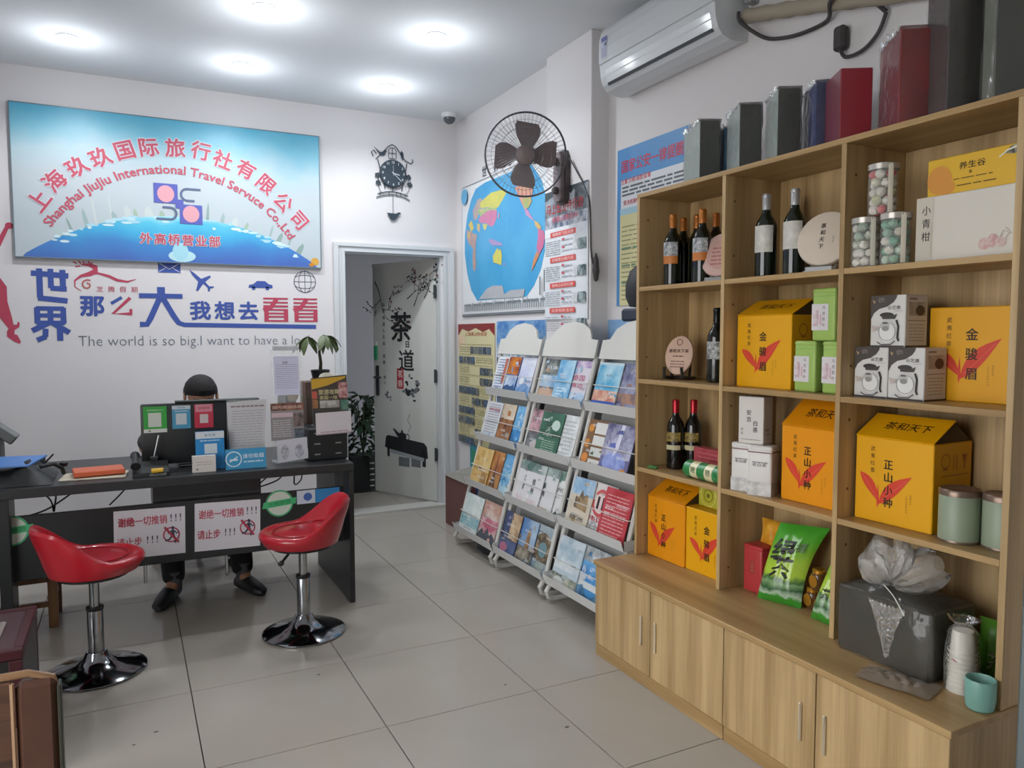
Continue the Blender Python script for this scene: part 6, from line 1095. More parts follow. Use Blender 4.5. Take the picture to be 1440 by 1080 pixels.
# monitor seen from behind
mon = thing('monitor', 'black monitor seen from behind with payment cards stuck on it', 'monitor', (.325, 4.10, ZD))
m = MB(); m.box((0, 0, .168), (.55, .035, .300), mat('#232526', rough=.42), None, .008, 0, 2); m.build('housing', None, mon)
m = MB(); m.box((0, .03, .06), (.06, .03, .11), BLACK, None, .004); m.box((0, .035, .006), (.22, .16, .012), BLACK, None, .004); m.build('stand', BLACK, mon)
m = MB(); m.b2(-.12, .28, -.02, .02, .3185, .330, mat('#2f3835', rough=.4), .003); m.build('top_bar', None, mon)
def card(label, x, z, wd, ht, base, spec, y=4.0824 - .0025, tilt=0., group='payment cards on the monitor back'):
    u = (cos(tilt), 0, sin(tilt)); v = (-sin(tilt), 0, cos(tilt)); return sheet('payment_card', label, 'card', (x, y, z), u, wd, ht, base, spec, .002, group, v, .3)
card('green card with white square on the back of the monitor', .062, .912, .104, .128, '#3fa447', [('r', 0, 0, 1, .14, '#d2d6d0'), ('e', .25, .07, .06, .03, '#6a7a6a'), ('r', .2, .22, .76, .76, '#c9cfc6'), ('tw', '推荐使用微信支付', .5, .86, .06, .7, '#c4dcc4')])
card('pale blue card on the back of the monitor, between the green and the red card', .190, .925, .084, .115, '#4f97b8', [('r', 0, .84, 1, 1, '#c4ced2'), ('tw', '支付宝', .5, .92, .09, .4, '#4a7a94'), ('r', .2, .18, .78, .66, '#c4cdd0'), ('l', .15, .85, .74, 1, .1, .04, '#b9d0da')])
card('red card with pink header on the back of the monitor', .292, .924, .088, .118, '#c23a4e', [('r', .05, .68, .95, 1, '#d08a96'), ('tw', '收款码', .5, .84, .12, .6, '#a83048'), ('r', .28, .2, .72, .58, '#cfc0bd')])
t = sheet('blue_card_stand', 'blue payment card standing on the desk in front of the monitor', 'card', (.283, 3.955, ZD), (1, 0, 0), .130, .185, '#2a86c4', [('r', 0, .82, 1, 1, '#cdd6dc'), ('tw', '支付宝', .5, .91, .07, .4, '#4a86a8'), ('r', .30, .42, .74, .68, '#c4d2d8'), ('l', .15, .85, .75, 1, .1, .03, '#b4d4e8')], .03, None, (0, .05, .9987))
sheet('small_white_box', 'small white card box in front of the blue card', 'box', (.262, 3.905, ZD), (1, 0, 0), .104, .078, '#cfcbc6', [('l', .15, .85, .6, 2, .15, .05, '#a9a59f'), ('e', .2, .2, .05, .06, '#8f6a5a')], .035, None, (0, 0, 1))
nt_ = thing('notice_stand', 'white printed sheet in a clear stand beside the no-smoking sign', 'sheet', (.415, 3.995, ZD)); 
m = MB(); F = fr((0, 0, .06), (1, 0, .0), (.08, 0, .997)); m.poly([(0, .26), (.19, .27), (.195, .0), (.03, 0)], mat('#c6c7ca', rough=.5), F, .001); m.build('paper', None, nt_)
m = MB(); prints(m, F @ Matrix.Translation((0, 0, .001)), .195, .26, [('l', .1, .92, .90, 1, .1, .03, '#8a7a7c'), ('l', .14, .92, .82, 14, .052, .012, '#9a9ba0')]); m.build('print', None, nt_)
m = MB(); m.b2(.02, .20, .004, .009, 0, .33, GLASS); m.b2(.02, .20, .0, .06, 0, .003, GLASS); m.build('acrylic_stand', GLASS, nt_)
sheet('no_smoking_sign', 'light-blue no-smoking sign with white ring standing on the desk', 'sign', (.412, 3.885, ZD), (1, 0, 0), .190, .098, '#3f93c0', [('o', .2, .5, .038, .005, '#d2e2ea'), ('s', [(.1, .36), (.3, .62)], .005, '#d2e2ea'), ('r', .1, .42, .3, .5, '#d2e2ea'), ('tw', '请勿吸烟', .68, .62, .24, .52, '#cfe0ea'), ('l', .44, .92, .3, 1, .1, .08, '#b4d2e2')], .004, None, (0, .15, .989))
bh = thing('brochure_holder', 'tall clear holder with white page above a dark brochure and silver card', 'brochure holder', (.655, 3.95, ZD))
m = MB(); F = fr((0, 0, 0), (1, 0, 0), (0, .06, .998)); m.b2(0, .155, .06, .064, .0, .58, GLASS); m.b2(0, .155, 0, .12, 0, .003, GLASS); m.b2(.01, .14, .055, .066, .575, .60, mat('#c0c3c6', rough=.2, alpha=.6), .004); m.build('acrylic_holder', GLASS, bh)
m = MB(); F2 = fr((.016, .055, .345), (1, 0, 0), (-.02, .0, 1)); m.poly([(0, 0), (.125, 0), (.125, .2), (0, .2)], mat('#d4d6ee', rough=.5), F2, .001); prints(m, F2 @ Matrix.Translation((0, 0, .001)), .125, .2, [('tw', '旅游', .45, .84, .07, .2, '#6a6a80'), ('l', .08, .95, .78, 13, .05, .012, '#9a9cb4')]); m.build('white_page', None, bh)
m = MB(); F2 = fr((-.01, .035, .115), (1, 0, 0), (0, .05, 1)); m.b2(0, .17, 0, .0, 0, 0, BLACK); m = MB(); m.poly([(0, 0), (.165, 0), (.165, .19), (0, .19)], mat('#8f8a8c', rough=.3), F2, .008)
prints(m, F2 @ Matrix.Translation((0, 0, .008)), .165, .19, [('r', 0, .80, 1, 1, ('#4a2c2c', '#9a6a5a', 30.)), ('tw', '国内旅游线路', .5, .89, .09, .9, '#d2b9ac'), ('r', .02, .62, .66, .74, '#c9b4bc'), ('l', .05, .6, .52, 8, .06, .02, '#c4c4c6'), ('r', .68, .35, 1, .72, ('#3a3f45', '#8f7a74', 40.)), ('r', .70, .05, 1, .3, ('#3a3f45', '#6a7a84', 40.))]); m.build('brochure', None, bh)
m = MB(); F2 = fr((.012, .0, .003), (1, 0, 0), (0, .12, .99)); m.poly([(0, 0), (.155, .015), (.155, .125), (0, .115)], mat('#c4c4cc', rough=.25), F2, .003); prints(m, F2 @ Matrix.Translation((0, 0, .003)), .155, .12, [('e', .25, .45, .13, .32, ('#8a8a90', '#b9b9c0', 60.)), ('e', .72, .45, .15, .3, ('#8a8a94', '#c0c0cc', 60.))]); m.build('silver_card', None, bh)
# printer tower, magazine stand, plant
tw = thing('printer', 'black boxy printer at the right end of the desk under the plant', 'printer', (.915, 4.16, ZD))
m = MB(); m.box((.01, 0, .085), (.21, .42, .17), mat('#202223', rough=.4), None, .006); m.build('body', None, tw)
m = MB()
for z in (.03, .085, .14):
    m.b2(-.06, -.03, -.213, -.2095, z, z + .006, mat('#8a8d8f', rough=.4)); m.b2(.05, .08, -.213, -.2095, z, z + .006, mat('#8a8d8f', rough=.4))
m.build('vent_mark', None, tw)
ZP = ZD + .1705
mg = thing('magazine_stand', 'clear stand with yellow and black travel magazines on the printer', 'magazine stand', (.872, 4.02, ZP))
m = MB(); m.b2(0, .19, .05, .054, 0, .24, GLASS); m.b2(0, .19, 0, .1, 0, .003, GLASS); m.build('acrylic_stand', GLASS, mg)
m = MB(); F2 = fr((.0, .025, .005), (1, 0, .0), (-.03, .06, .997)); m.poly([(0, 0), (.19, 0), (.19, .265), (0, .25)], mat('#4a4540', rough=.3), F2, .012)
prints(m, F2 @ Matrix.Translation((0, 0, .012)), .19, .25, [('p', [(0, .76), (.45, .84), (.96, .99), (.96, 1.03), (0, .98)], '#c9a038'), ('r', .0, .56, .14, .72, '#c0604c'), ('tw', '旅游攻略', .48, .70, .12, .6, '#d2c69a'), ('tw', '泰国一地', .45, .58, .09, .5, '#c9b98a'), ('r', .74, .56, 1, .9, ('#8a2f3c', '#c9a8a4', 40.)), ('r', .2, .36, .75, .52, ('#8a8680', '#c4c0ba', 20.)), ('r', .78, .3, 1, .52, ('#2f6a5a', '#6a8a7a', 20.)), ('r', 0, .36, .14, .54, ('#8a5a3c', '#b98a5a', 20.))]); m.build('magazine', None, mg)
sheet('white_info_card', 'white card with blurred purple print leaning on the printer front', 'card', (.862, 3.935, ZD + .135), (1, 0, .03), .185, .115, '#cfcace', [('r', .0, .0, 1, .06, '#b4a4b0'), ('l', .12, .9, .1, 1, .1, .035, '#9a7a94')], .003, None, (-.02, 0, 1))
bn = thing('dark_binder', 'dark navy binder with a round brown badge behind the magazine stand', 'binder', (.845, 4.40, ZD))
m = MB(); m.b2(-.06, .0, -.05, .2, 0, .36, mat('#262c3e', rough=.5), .004); m.build('binder_cover', None, bn)
m = MB(); m.lathe([(0, .003), (.03, .003), (.032, 0)], mat('#8a6f4a', rough=.4), T(-.02, -.05, .31, 0, R(90)), 20); m.build('badge', None, bn)
cb2 = thing('stacked_boxes', 'two brown boxes stacked on the printer behind the magazine stand', 'boxes', (.945, 4.24, ZP))
m = MB(); m.box((0, 0, .075), (.17, .16, .15), mat('#6a5a4c', rough=.7), None, .003); m.build('box_body', None, cb2)
m = MB(); m.box((-.01, 0, .19), (.15, .14, .078), mat('#7a6258', rough=.7), None, .003); m.build('upper_box', None, cb2)
ZQ = ZP + .2295
pt = thing('money_tree', 'small potted money tree with drooping leaves on top of the boxes', 'plant', (.955, 4.23, ZQ))
m = MB(); m.lathe([(0, .001), (.036, 0), (.042, .01), (.052, .055), (.054, .06), (.05, .062), (.046, .05), (0, .048)], mat('#22282c', rough=.3), None, 20); m.build('pot', None, pt)
m = MB(); m.tube([(0, 0, .045), (.004, 0, .10), (-.003, 0, .16), (.008, 0, .20)], [.011, .009, .008, .007], mat('#4a4438', rough=.8, bump=.5), 8); m.tube([(.004, 0, .19), (-.04, 0, .235), (-.07, 0, .245)], .003, mat('#55603f', rough=.6), 6); m.tube([(.006, 0, .19), (.03, 0, .235), (.05, 0, .25)], .003, mat('#55603f', rough=.6), 6); m.tube([(.006, 0, .19), (.012, -.03, .24), (.014, -.04, .255)], .003, mat('#55603f', rough=.6), 6); m.build('stem', None, pt)
lf = MB(); lm_ = mat('#56653f', rough=.45, var=.25, vscale=30.); L_ = []
for k in range(7):
    q = k / 6; wd = .019 * sin(pi * min(1, q * .92 + .04)) ** .8; L_ += [(-wd, q * .105, .012 * q - .055 * q * q), (0, q * .105, .012 * q - .055 * q * q - .004), (wd, q * .105, .012 * q - .055 * q * q)]
lf.add(L_, [(k * 3 + a, k * 3 + a + 1, k * 3 + a + 4, k * 3 + a + 3) for k in range(6) for a in range(2)], lm_, None, True)
first = None
for (bx_, by_, bz_, angs) in ((-.07, 0, .245, (100, 150, 205, 250, 60, 20)), (.05, 0, .25, (-100, -60, -20, 30, 80, 140, -150)), (.014, -.04, .255, (-180, -140, 150, -90))):
    for a in angs:
        if first is None: first = lf.build('leaf', lm_, pt); o = first
        else: o = first.copy(); COL.objects.link(o); o.parent = pt
        o.location = (bx_, by_, bz_); o.rotation_euler = (R(random.uniform(-42, -12)), R(random.uniform(-15, 15)), R(a))
        o.scale = (1, random.uniform(.75, 1.1), 1)
m = MB(); m.lathe([(0, 0), (.028, .004), (.034, .022), (.026, .042), (.012, .052), (0, .053)], mat('#d6cfbf', rough=.4), T(.975, 4.175, ZQ - .0) @ Matrix.Diagonal((1.3, .9, .9, 1)), 18); m.lathe([(0, 0), (.022, .003), (.026, .018), (.018, .034), (0, .038)], mat('#d6cfbf', rough=.4), T(1.02, 4.175, ZQ - .0) @ Matrix.Diagonal((1.1, .9, .9, 1)), 16)
tag(m.build('white_ornament'), 'white lumpy ceramic ornament beside the plant pot', 'ornament')
# left end of the desk
bg_ = thing('black_bag', 'black soft bag slumped on the left end of the desk', 'bag', (-.46, 4.02, ZD))
m = MB(); NX, NY = 16, 8; vs = []
for j in range(NY + 1):
    for i in range(NX + 1):
        u = i / NX; v = j / NY; e = (sin(pi * min(1, max(0, v)))) ** .25 * (min(1, (1 - u) * 6)) ** .5
        vs.append((-.36 + .51 * u, -.17 + .34 * v, -.0 + .002 + (.052 + .006 * sin(u * 9) + .005 * sin(v * 12 + u * 5) + .045 * max(0, 1 - abs(u - .80) / .12)) * e))
n0 = len(vs); vs += [(x, y, .001) for x, y, z in vs]
q = [(j * (NX + 1) + i, j * (NX + 1) + i + 1, (j + 1) * (NX + 1) + i + 1, (j + 1) * (NX + 1) + i) for j in range(NY) for i in range(NX)]
m.add(vs, q + [tuple(a + n0 for a in f[::-1]) for f in q], mat('#1e2022', rough=.6, bump=.4, bscale=30.), None, True); m.build('bag_body', None, bg_)
m = MB(); m.tube([(.10, -.08, .07), (.15, -.05, .075), (.18, -.03, .05), (.185, 0, .02)], .009, BLACK, 8); m.lathe([(0, 0), (.016, .004), (.018, .02), (0, .03)], BLACK, T(.185, .0, .05), 10); m.build('strap', BLACK, bg_)
fo = MB(); fo.add([(-.84, 3.92, ZD + 0.082), (-.40, 3.90, ZD + 0.080), (-.345, 4.10, ZD + 0.094), (-.84, 4.14, ZD + 0.100), (-.84, 3.92, ZD + 0.088), (-.40, 3.90, ZD + 0.086), (-.345, 4.10, ZD + 0.100), (-.84, 4.14, ZD + 0.106)], [(3, 2, 1, 0), (4, 5, 6, 7), (0, 1, 5, 4), (1, 2, 6, 5), (2, 3, 7, 6), (3, 0, 4, 7)], mat('#4f7fc0', rough=.4)); tag(fo.build('blue_folder'), 'blue folder lying on the black bag at the left end of the desk', 'folder')
nb = thing('orange_notebook', 'orange notebook on loose papers beside the black bag', 'notebook', (-.135, 4.02, ZD + .006), R(6))
m = MB(); m.box((0, 0, .014), (.21, .15, .022), mat('#c9603c', rough=.5), None, .003); m.build('cover', None, nb)
m = MB(); m.b2(-.103, .103, -.073, .073, .006, .018, mat('#c9a878', rough=.7)); m.build('pages', None, nb)
m = MB(); m.box((0, 0, .0025), (.27, .19, .003), mat('#c4bba6', rough=.7), T(-.15, 4.0, ZD, R(-5))); tag(m.build('loose_papers'), 'cream loose papers under the orange notebook', 'paper')
dv = thing('desk_machine', 'grey desk machine with an upright antenna at the left end of the desk', 'machine', (-.62, 4.36, ZD))
gm2 = mat('#6a6e6c', rough=.45)
m = MB(); m.box((0, 0, .10), (.14, .16, .20), mat('#4a4e4e', rough=.5), None, .01); m.build('base', None, dv)
m = MB(); m.box((0, 0, 0), (.11, .10, .05), gm2, T(.085, -.02, .185, 0, 0, R(40)), .006); m.box((.03, 0, .245), (.06, .1, .10), gm2, None, .006); m.build('head', gm2, dv)
m = MB(); m.tube([(.045, 0, .29), (.052, 0, .46)], .007, gm2, 8); m.build('antenna', gm2, dv)
m = MB(); m.box((-.07, -.02, .30), (.12, .02, .06), mat('#c9cbc9', rough=.5), None, .003); m.build('paper_slip', None, dv)
m = MB(); m.tube([(-.40, 4.25, ZD + .005), (-.33, 4.22, ZD + .085)], [.005, .004], mat('#3a3634'), 6); m.lathe([(0, 0), (.035, 0), (.035, .07), (0, .07)], mat('#3f4244', rough=.4), T(-.40, 4.25, ZD), 14); tag(m.build('pen_cup'), 'dark pen cup with one pen behind the blue folder', 'pen cup')
ph = thing('desk_phone', 'black desk telephone in front of the monitor at its left', 'telephone', (.075, 3.93, ZD))
m = MB(); m.add([(-.07, -.07, .001), (.09, -.07, .001), (.09, .09, .001), (-.07, .09, .001), (-.065, -.065, .018), (.085, -.065, .018), (.085, .085, .05), (-.065, .085, .05)], [(3, 2, 1, 0), (4, 5, 6, 7), (0, 1, 5, 4), (1, 2, 6, 5), (2, 3, 7, 6), (3, 0, 4, 7)], BLACK); m.build('phone_base', BLACK, ph)
m = MB(); m.tube([(-.055, -.06, .05), (-.055, -.03, .065), (-.055, .04, .080), (-.055, .075, .082)], [.022, .015, .015, .022], BLACK, 10); m.build('handset', BLACK, ph)
mk = MB(); mk.tube([(.085, 3.862, ZD + .026), (.135, 3.858, ZD + .027)], .011, mat('#d0a634', rough=.4), 10); mk.b2(.075, .15, 3.84, 3.88, ZD, ZD + .014, mat('#4a4c4c', rough=.5), .003); tag(mk.build('yellow_marker'), 'yellow marker on a small dark tray at the desk front edge', 'marker')
pn = MB(); pn.tube([(.10, 4.03, ZD + .06), (.125, 4.03, ZD + .17)], [.003, .004], mat('#9a9da0', rough=.3, metal=.5), 6); pn.b2(.085, .12, 4.01, 4.05, ZD, ZD + .07, mat('#2a2c2e', rough=.4), .004); tag(pn.build('pen_holder'), 'small black pen holder with a grey pen in front of the monitor', 'pen holder')

# ================================================================== RED BAR STOOLS
def stool(label, loc, back):
    t = thing('bar_stool', label, 'stool', loc, 0, 'red bar stools'); rd = mat('#a61c29', rough=.28, coat=.35, bump=.06, bscale=25.)
    m = MB(); m.lathe([(0, .004), (.180, .001), (.188, .004), (.188, .010), (.17, .018), (.12, .030), (.075, .045), (.05, .062), (.040, .085), (.036, .090)], mat('#8f9296', rough=.1, metal=1.), None, 48); m.build('base', None, t)
    m = MB(); m.lathe([(.030, .08), (.030, .268), (.027, .272)], mat('#9a9da0', rough=.22, metal=1.), None, 24, True, False); m.build('outer_column', None, t)
    m = MB(); m.lathe([(.032, .262), (.033, .268), (.033, .276), (.02, .278)], BLACK, None, 20, True, False); m.build('collar', BLACK, t)
    m = MB(); m.lathe([(.019, .27), (.019, .43)], mat('#a9acaf', rough=.2, metal=1.), None, 20, True, False); m.build('gas_lift', None, t)
    ca, sa = cos(back), sin(back)
    m = MB(); m.tube([(0, 0, .405), (-ca * .06 + sa * .05, -sa * .06 - ca * .05, .40), (-ca * .10 + sa * .11, -sa * .10 - ca * .11, .375)], [.007, .006, .006], BLACK, 8); m.lathe([(0, -.02), (.011, -.016), (.012, .016), (0, .02)], BLACK, T(-ca * .105 + sa * .118, -sa * .105 - ca * .118, .372, 0, R(70)), 10); m.build('lever', BLACK, t)
    n = 48; vs = []; fs = []
    def H(a):
        d = abs((a - back + pi) % (2 * pi) - pi); k = max(0, min(1, (1.75 - d) / 1.35)); k = k * k * (3 - 2 * k); return k
    rings = [(.085, lambda h: .418, 1), (.15, lambda h: .419, 1), (.185, lambda h: .432, 1), (.200, lambda h: .455 + .02 * h, 1), (.207, lambda h: .478 + .07 * h, 1), (.210, lambda h: .492 + .115 * h, 1), (.206, lambda h: .503 + .140 * h, 1), (.194, lambda h: .510 + .147 * h, 1), (.180, lambda h: .508 + .135 * h, 1), (.168, lambda h: .500 + .085 * h, 1), (.160, lambda h: .495 + .035 * h, 1), (.14, lambda h: .494 + .008 * h, 1), (.09, lambda h: .500, 1), (.045, lambda h: .502, 1)]
    for r_, f, _ in rings:
        for i in range(n):
            a = 2 * pi * i / n; h = H(a); lean = .045 * max(0, f(h) - .5) / .15 * h
            rr = (r_ * (1 + (.05 if r_ > .15 else 0) * (1 - h)) + lean) * .88; vs.append((rr * cos(a), rr * sin(a), .418 + (f(h) - .418 - .012 * (1 - h) * max(0, r_ - .12) / .08 * (1 if f(h) > .47 else 0)) * .90))
    for k in range(len(rings) - 1):
        for i in range(n): fs.append((k * n + i, k * n + (i + 1) % n, (k + 1) * n + (i + 1) % n, (k + 1) * n + i))
    fs += [tuple(range(n))[::-1], tuple((len(rings) - 1) * n + i for i in range(n))]
    m = MB(); m.add(vs, fs, rd, None, True); m.build('seat', rd, t)
    m = MB(); m.lathe([(.135, .4185), (.135, .41), (.05, .405), (0, .405)], BLACK, None, 24, True, False); m.build('seat_plate', BLACK, t)
    m = MB(); m.tube([(.132 * cos(a), .132 * sin(a), .418 + (.0785 + .022 * H(a)) * .90) for a in [2 * pi * i / 48 for i in range(48)]], .0035, rd, 6, None, True); m.build('piping', rd, t)
    return t
stool('red bar stool with chrome disc base at the right end of the desk', (.700, 3.53, 0), R(-6)); stool('red bar stool with chrome disc base at the left, its back turned to the left', (-.150, 3.50, 0), R(198))

# ================================================================== SEATED PERSON
def skin(name, V, E, m_, parent=None, sub=2, root=0):
    me = bpy.data.meshes.new(name); me.from_pydata([v[:3] for v in V], E, []); o = bpy.data.objects.new(name, me); COL.objects.link(o)
    md = o.modifiers.new('skin', 'SKIN'); md.use_smooth_shade = True
    for i, v in enumerate(V):
        s = me.skin_vertices[0].data[i]; r_ = v[3]; s.radius = (r_, v[4] if len(v) > 4 else r_); s.use_root = (i == root)
    sb = o.modifiers.new('sub', 'SUBSURF'); sb.levels = sub; sb.render_levels = sub
    dg = bpy.context.evaluated_depsgraph_get(); dg.update(); nm = bpy.data.meshes.new_from_object(o.evaluated_get(dg))
    o.modifiers.clear(); o.data = nm; nm.name = name
    nm.materials.clear(); nm.materials.append(m_)
    for p in nm.polygons: p.use_smooth = True
    bpy.data.meshes.remove(me)
    if parent: o.parent = parent
    return o
sk = mat('#a67a5e', rough=.5)
PX, PY = .375, 4.86
pe = thing('person', 'person with short black hair in dark clothes sitting behind the desk, head bowed', 'person', (PX, PY, 0))
V = [(0, .10, .50, .13, .11), (0, .09, .66, .12, .09), (0, .02, .82, .14, .095), (0, -.06, .93, .085, .07), (0, -.10, .955, .05), (0, -.150, 1.000, .072, .080), (0, -.152, 1.065, .086, .092), (0, -.150, 1.115, .055, .06)]
E = [(i, i + 1) for i in range(7)]
def limb(start, pts):
    k = start
    for p in pts: V.append(p); E.append((k, len(V) - 1)); k = len(V) - 1
    return k
for s in (-1, 1):
    ex, ey = (-.30, -.20) if s < 0 else (.28, -.22)
    wx, wy, wz = (-.275, -.40, .775) if s < 0 else (.13, -.42, .775)
    k = limb(3, [(s * .16, -.03, .91, .055), (s * .22, -.06, .84, .048), (ex, ey, .755, .038), ((ex + wx) / 2, (ey + wy) / 2, .765, .034), (wx, wy, wz, .024)])
    dx, dy = (0.0, -1.0) if s < 0 else (-.6, -.8)
    px_, py_ = -dy, dx
    palm = limb(k, [(wx + dx * .045, wy + dy * .045, wz + .002, .028, .014)])
    for q, (off, ln) in enumerate(((-.026, .062), (-.009, .072), (.009, .070), (.025, .055))):
        bx_, by_ = wx + dx * .075 + px_ * off, wy + dy * .075 + py_ * off
        limb(palm, [(bx_, by_, wz + .006, .0095), (bx_ + dx * ln * .5, by_ + dy * ln * .5, wz + .004, .0085), (bx_ + dx * ln * .85, by_ + dy * ln * .85, wz - .014, .007)])
    limb(k, [(wx + dx * .03 - px_ * .034 * s, wy + dy * .03 - py_ * .034 * s, wz - .004, .011), (wx + dx * .065 - px_ * .048 * s, wy + dy * .065 - py_ * .048 * s, wz - .008, .009), (wx + dx * .088 - px_ * .046 * s, wy + dy * .088 - py_ * .046 * s, wz - .012, .0075)])
    fx = -.195 if s < 0 else .150
    limb(0, [(s * .09, .06, .50, .085), (s * .12, -.22, .50, .066), (fx, -.44 if s < 0 else -.42, .30, .05), (fx + .005, -.57, .095, .034), (fx + .02 * s, -.60, .045, .034), (fx + .05 * s, -.68, .032, .036, .026)])
body = skin('body', V, E, sk, pe)
m = MB()
hp = []
for j in range(13):
    for i in range(24): a = 2 * pi * i / 24; e = -.30 + (pi / 2 + .30) * j / 12; jt = 1 + random.uniform(-.02, .03); hp.append((.092 * jt * cos(e) * cos(a), .104 * jt * cos(e) * sin(a) + .012, .098 * sin(e) + (.020 if sin(a) < -.3 and j < 3 else 0)))
m.add(hp, [(j * 24 + i, j * 24 + (i + 1) % 24, (j + 1) * 24 + (i + 1) % 24, (j + 1) * 24 + i) for j in range(12) for i in range(24)], mat('#1d1b1b', rough=.75, bump=1., bscale=120., var=.5, vscale=60.), T(0, -.148, 1.062, 0, R(8)), True); m.build('hair', None, pe)
m = MB()
for s in (-1, 1):
    m.lathe([(0, -.006), (.009, -.004), (.011, 0), (.009, .004), (0, .006)], sk, T(s * .086, -.150, 1.034, 0, 0, R(90)) @ Matrix.Diagonal((2.6, 1.8, 1.6, 1)), 10)
m.build('ear', sk, pe)
m = MB()
for s in (-1, 1): m.lathe([(0, -.009), (.009, 0), (0, .009)], mat('#2a2422', rough=.3), T(s * .030, -.222, 1.000), 8); m.stroke([(s * .015, 0), (s * .047, .003)], .007, mat('#1d1b1b'), fr((0, -.2315, 1.021), (1, 0, 0), (0, 0, 1)))
m.build('eye', None, pe)
m = MB(); m.lathe([(0, 0), (.014, .004), (.011, .018), (.005, .036), (0, .04)], sk, T(0, -.222, .965, 0, R(-8)), 10); m.build('nose', sk, pe)
m = MB(); m.tube([(-.024, -.205, .948), (0, -.214, .947), (.024, -.205, .948)], [.003, .006, .003], mat('#8a5048', rough=.5), 6); m.build('mouth', None, pe)
jk = mat('#33343a', rough=.8, bump=.3, bscale=80.)
V2 = [(0, .10, .49, .155, .13), (0, .09, .66, .145, .115), (0, .02, .82, .165, .115), (0, -.055, .92, .10, .085), (0, -.085, .958, .07)]; E2 = [(0, 1), (1, 2), (2, 3), (3, 4)]
for s in (-1, 1):
    ex, ey = (-.30, -.20) if s < 0 else (.28, -.22); wx, wy, wz = (-.275, -.40, .785) if s < 0 else (.13, -.42, .785)
    k = 3
    for p in ((s * .16, -.03, .915, .068), (s * .22, -.06, .845, .06), (ex, ey, .792, .05), ((ex + wx * 3) / 4, (ey + wy * 3) / 4, .786, .042)): V2.append(p); E2.append((k, len(V2) - 1)); k = len(V2) - 1
skin('jacket', V2, E2, jk, pe)
V3 = [(0, .10, .50, .14, .12)]; E3 = []
for s in (-1, 1):
    k = 0; fx = -.195 if s < 0 else .150
    for p in ((s * .09, .05, .50, .10), (s * .12, -.22, .505, .078), (fx, -.44 if s < 0 else -.42, .30, .072), (fx + .004, -.545, .14, .062), (fx + .004, -.565, .075, .060)): V3.append(p); E3.append((k, len(V3) - 1)); k = len(V3) - 1
skin('trousers', V3, E3, mat('#222327', rough=.8), pe)
cl = MB(); cl.tube([(-.08, -.04, .955), (-.06, -.10, .972), (0, -.13, .965), (.06, -.10, .972), (.08, -.04, .955), (.04, .0, .985), (-.04, .0, .985)], .014, mat('#c9cbcd', rough=.7), 8, None, True); cl.build('collar', None, pe)
for s in (-1, 1):
    fx = -.195 if s < 0 else .150
    m = MB(); n = 14; vs = []; PFS = [(-.06, .040, .075), (0, .048, .095), (.06, .052, .085), (.13, .054, .066), (.19, .044, .05), (.22, .016, .034)]
    for (d, wd, hh) in PFS:
        for i in range(n): a = 2 * pi * i / n; vs.append((wd * cos(a), -d, max(.004, hh / 2 + hh / 2 * sin(a) * 1.05)))
    m.add(vs, [(k * n + i, k * n + (i + 1) % n, (k + 1) * n + (i + 1) % n, (k + 1) * n + i) for k in range(5) for i in range(n)] + [tuple(range(n))[::-1], tuple(5 * n + i for i in range(n))], mat('#1b1c1f', rough=.45), T(fx + .01 * s, -.565, .001, R(22 * s)) @ Matrix.Diagonal((.88, .88, .9, 1)), True); sh_ = m.build('shoe', None, pe)
    m = MB(); m.lathe([(.037, .045), (.038, .075), (.039, .11), (.038, .15)], mat('#55565a', rough=.9), T(fx + .006, -.565, 0), 16, True, False); m.build('sock', None, pe)
oc_ = thing('office_chair', 'dark office chair under the seated person', 'chair', (PX, PY + .10, 0))
m = MB(); m.box((0, 0, .335), (.44, .44, .07), BLACK, None, .02, 0, 2); m.build('seat', BLACK, oc_)
m = MB(); m.box((0, .25, .58), (.40, .05, .42), BLACK, None, .02, 0, 2); m.box((0, .245, .36), (.06, .03, .14), BLACK); m.build('backrest', BLACK, oc_)
m = MB(); m.lathe([(.025, .08), (.025, .30)], CHROME, None, 14); m.build('gas_lift', CHROME, oc_)
m = MB()
for k in range(5):
    a = R(90 + 72 * k); m.tube([(0, 0, .09), (.26 * cos(a), .26 * sin(a), .07)], .018, BLACK, 8)
m.build('star_base', BLACK, oc_)
for k in range(5):
    a = R(90 + 72 * k); m = MB(); m.lathe([(0, -.012), (.026, -.012), (.028, 0), (.026, .012), (0, .012)], BLACK, T(.26 * cos(a), .26 * sin(a), .0285, a, R(90)), 14); m.build('caster', BLACK, oc_)

# ================================================================== FURNITURE AT THE LEFT EDGE
ws_ = thing('wooden_stool', 'small brown wooden stool under the left end of the desk', 'stool', (-.50, 4.26, 0)); wl = wood('#6a4a30', '#8f6a48', 2)
m = MB(); m.box((0, 0, .40), (.36, .28, .03), wl, None, .006); m.build('seat', wl, ws_)
for sx_ in (-1, 1):
    for sy_ in (-1, 1): m = MB(); m.b2(sx_ * .15 - .02, sx_ * .15 + .02, sy_ * .11 - .02, sy_ * .11 + .02, 0, .385, wl, .004); m.build('leg', wl, ws_)
for z in (.10, .22): m = MB(); m.b2(-.13, .13, -.122, -.1, z, z + .025, wl); m.b2(.14, .16, -.09, .09, z + .02, z + .045, wl); m.build('rung', wl, ws_)
tt = thing('tea_table', 'low dark red wooden tea table at the left edge', 'table', (-.62, 2.93, 0)); rw = mat('#3d1a1f', rough=.35, var=.2, vscale=10.)
m = MB(); m.b2(-.32, .30, -.21, .21, .395, .42, mat('#4d3a3d', rough=.25), .003); m.build('table_top', None, tt)
m = MB()
for a in ((-.325, .305, -.215, -.185), (-.325, .305, .185, .215)): m.b2(*a, .392, .424, rw, .003)
for a in ((-.325, -.295, -.185, .185), (.275, .305, -.185, .185)): m.b2(*a, .392, .424, rw, .003)
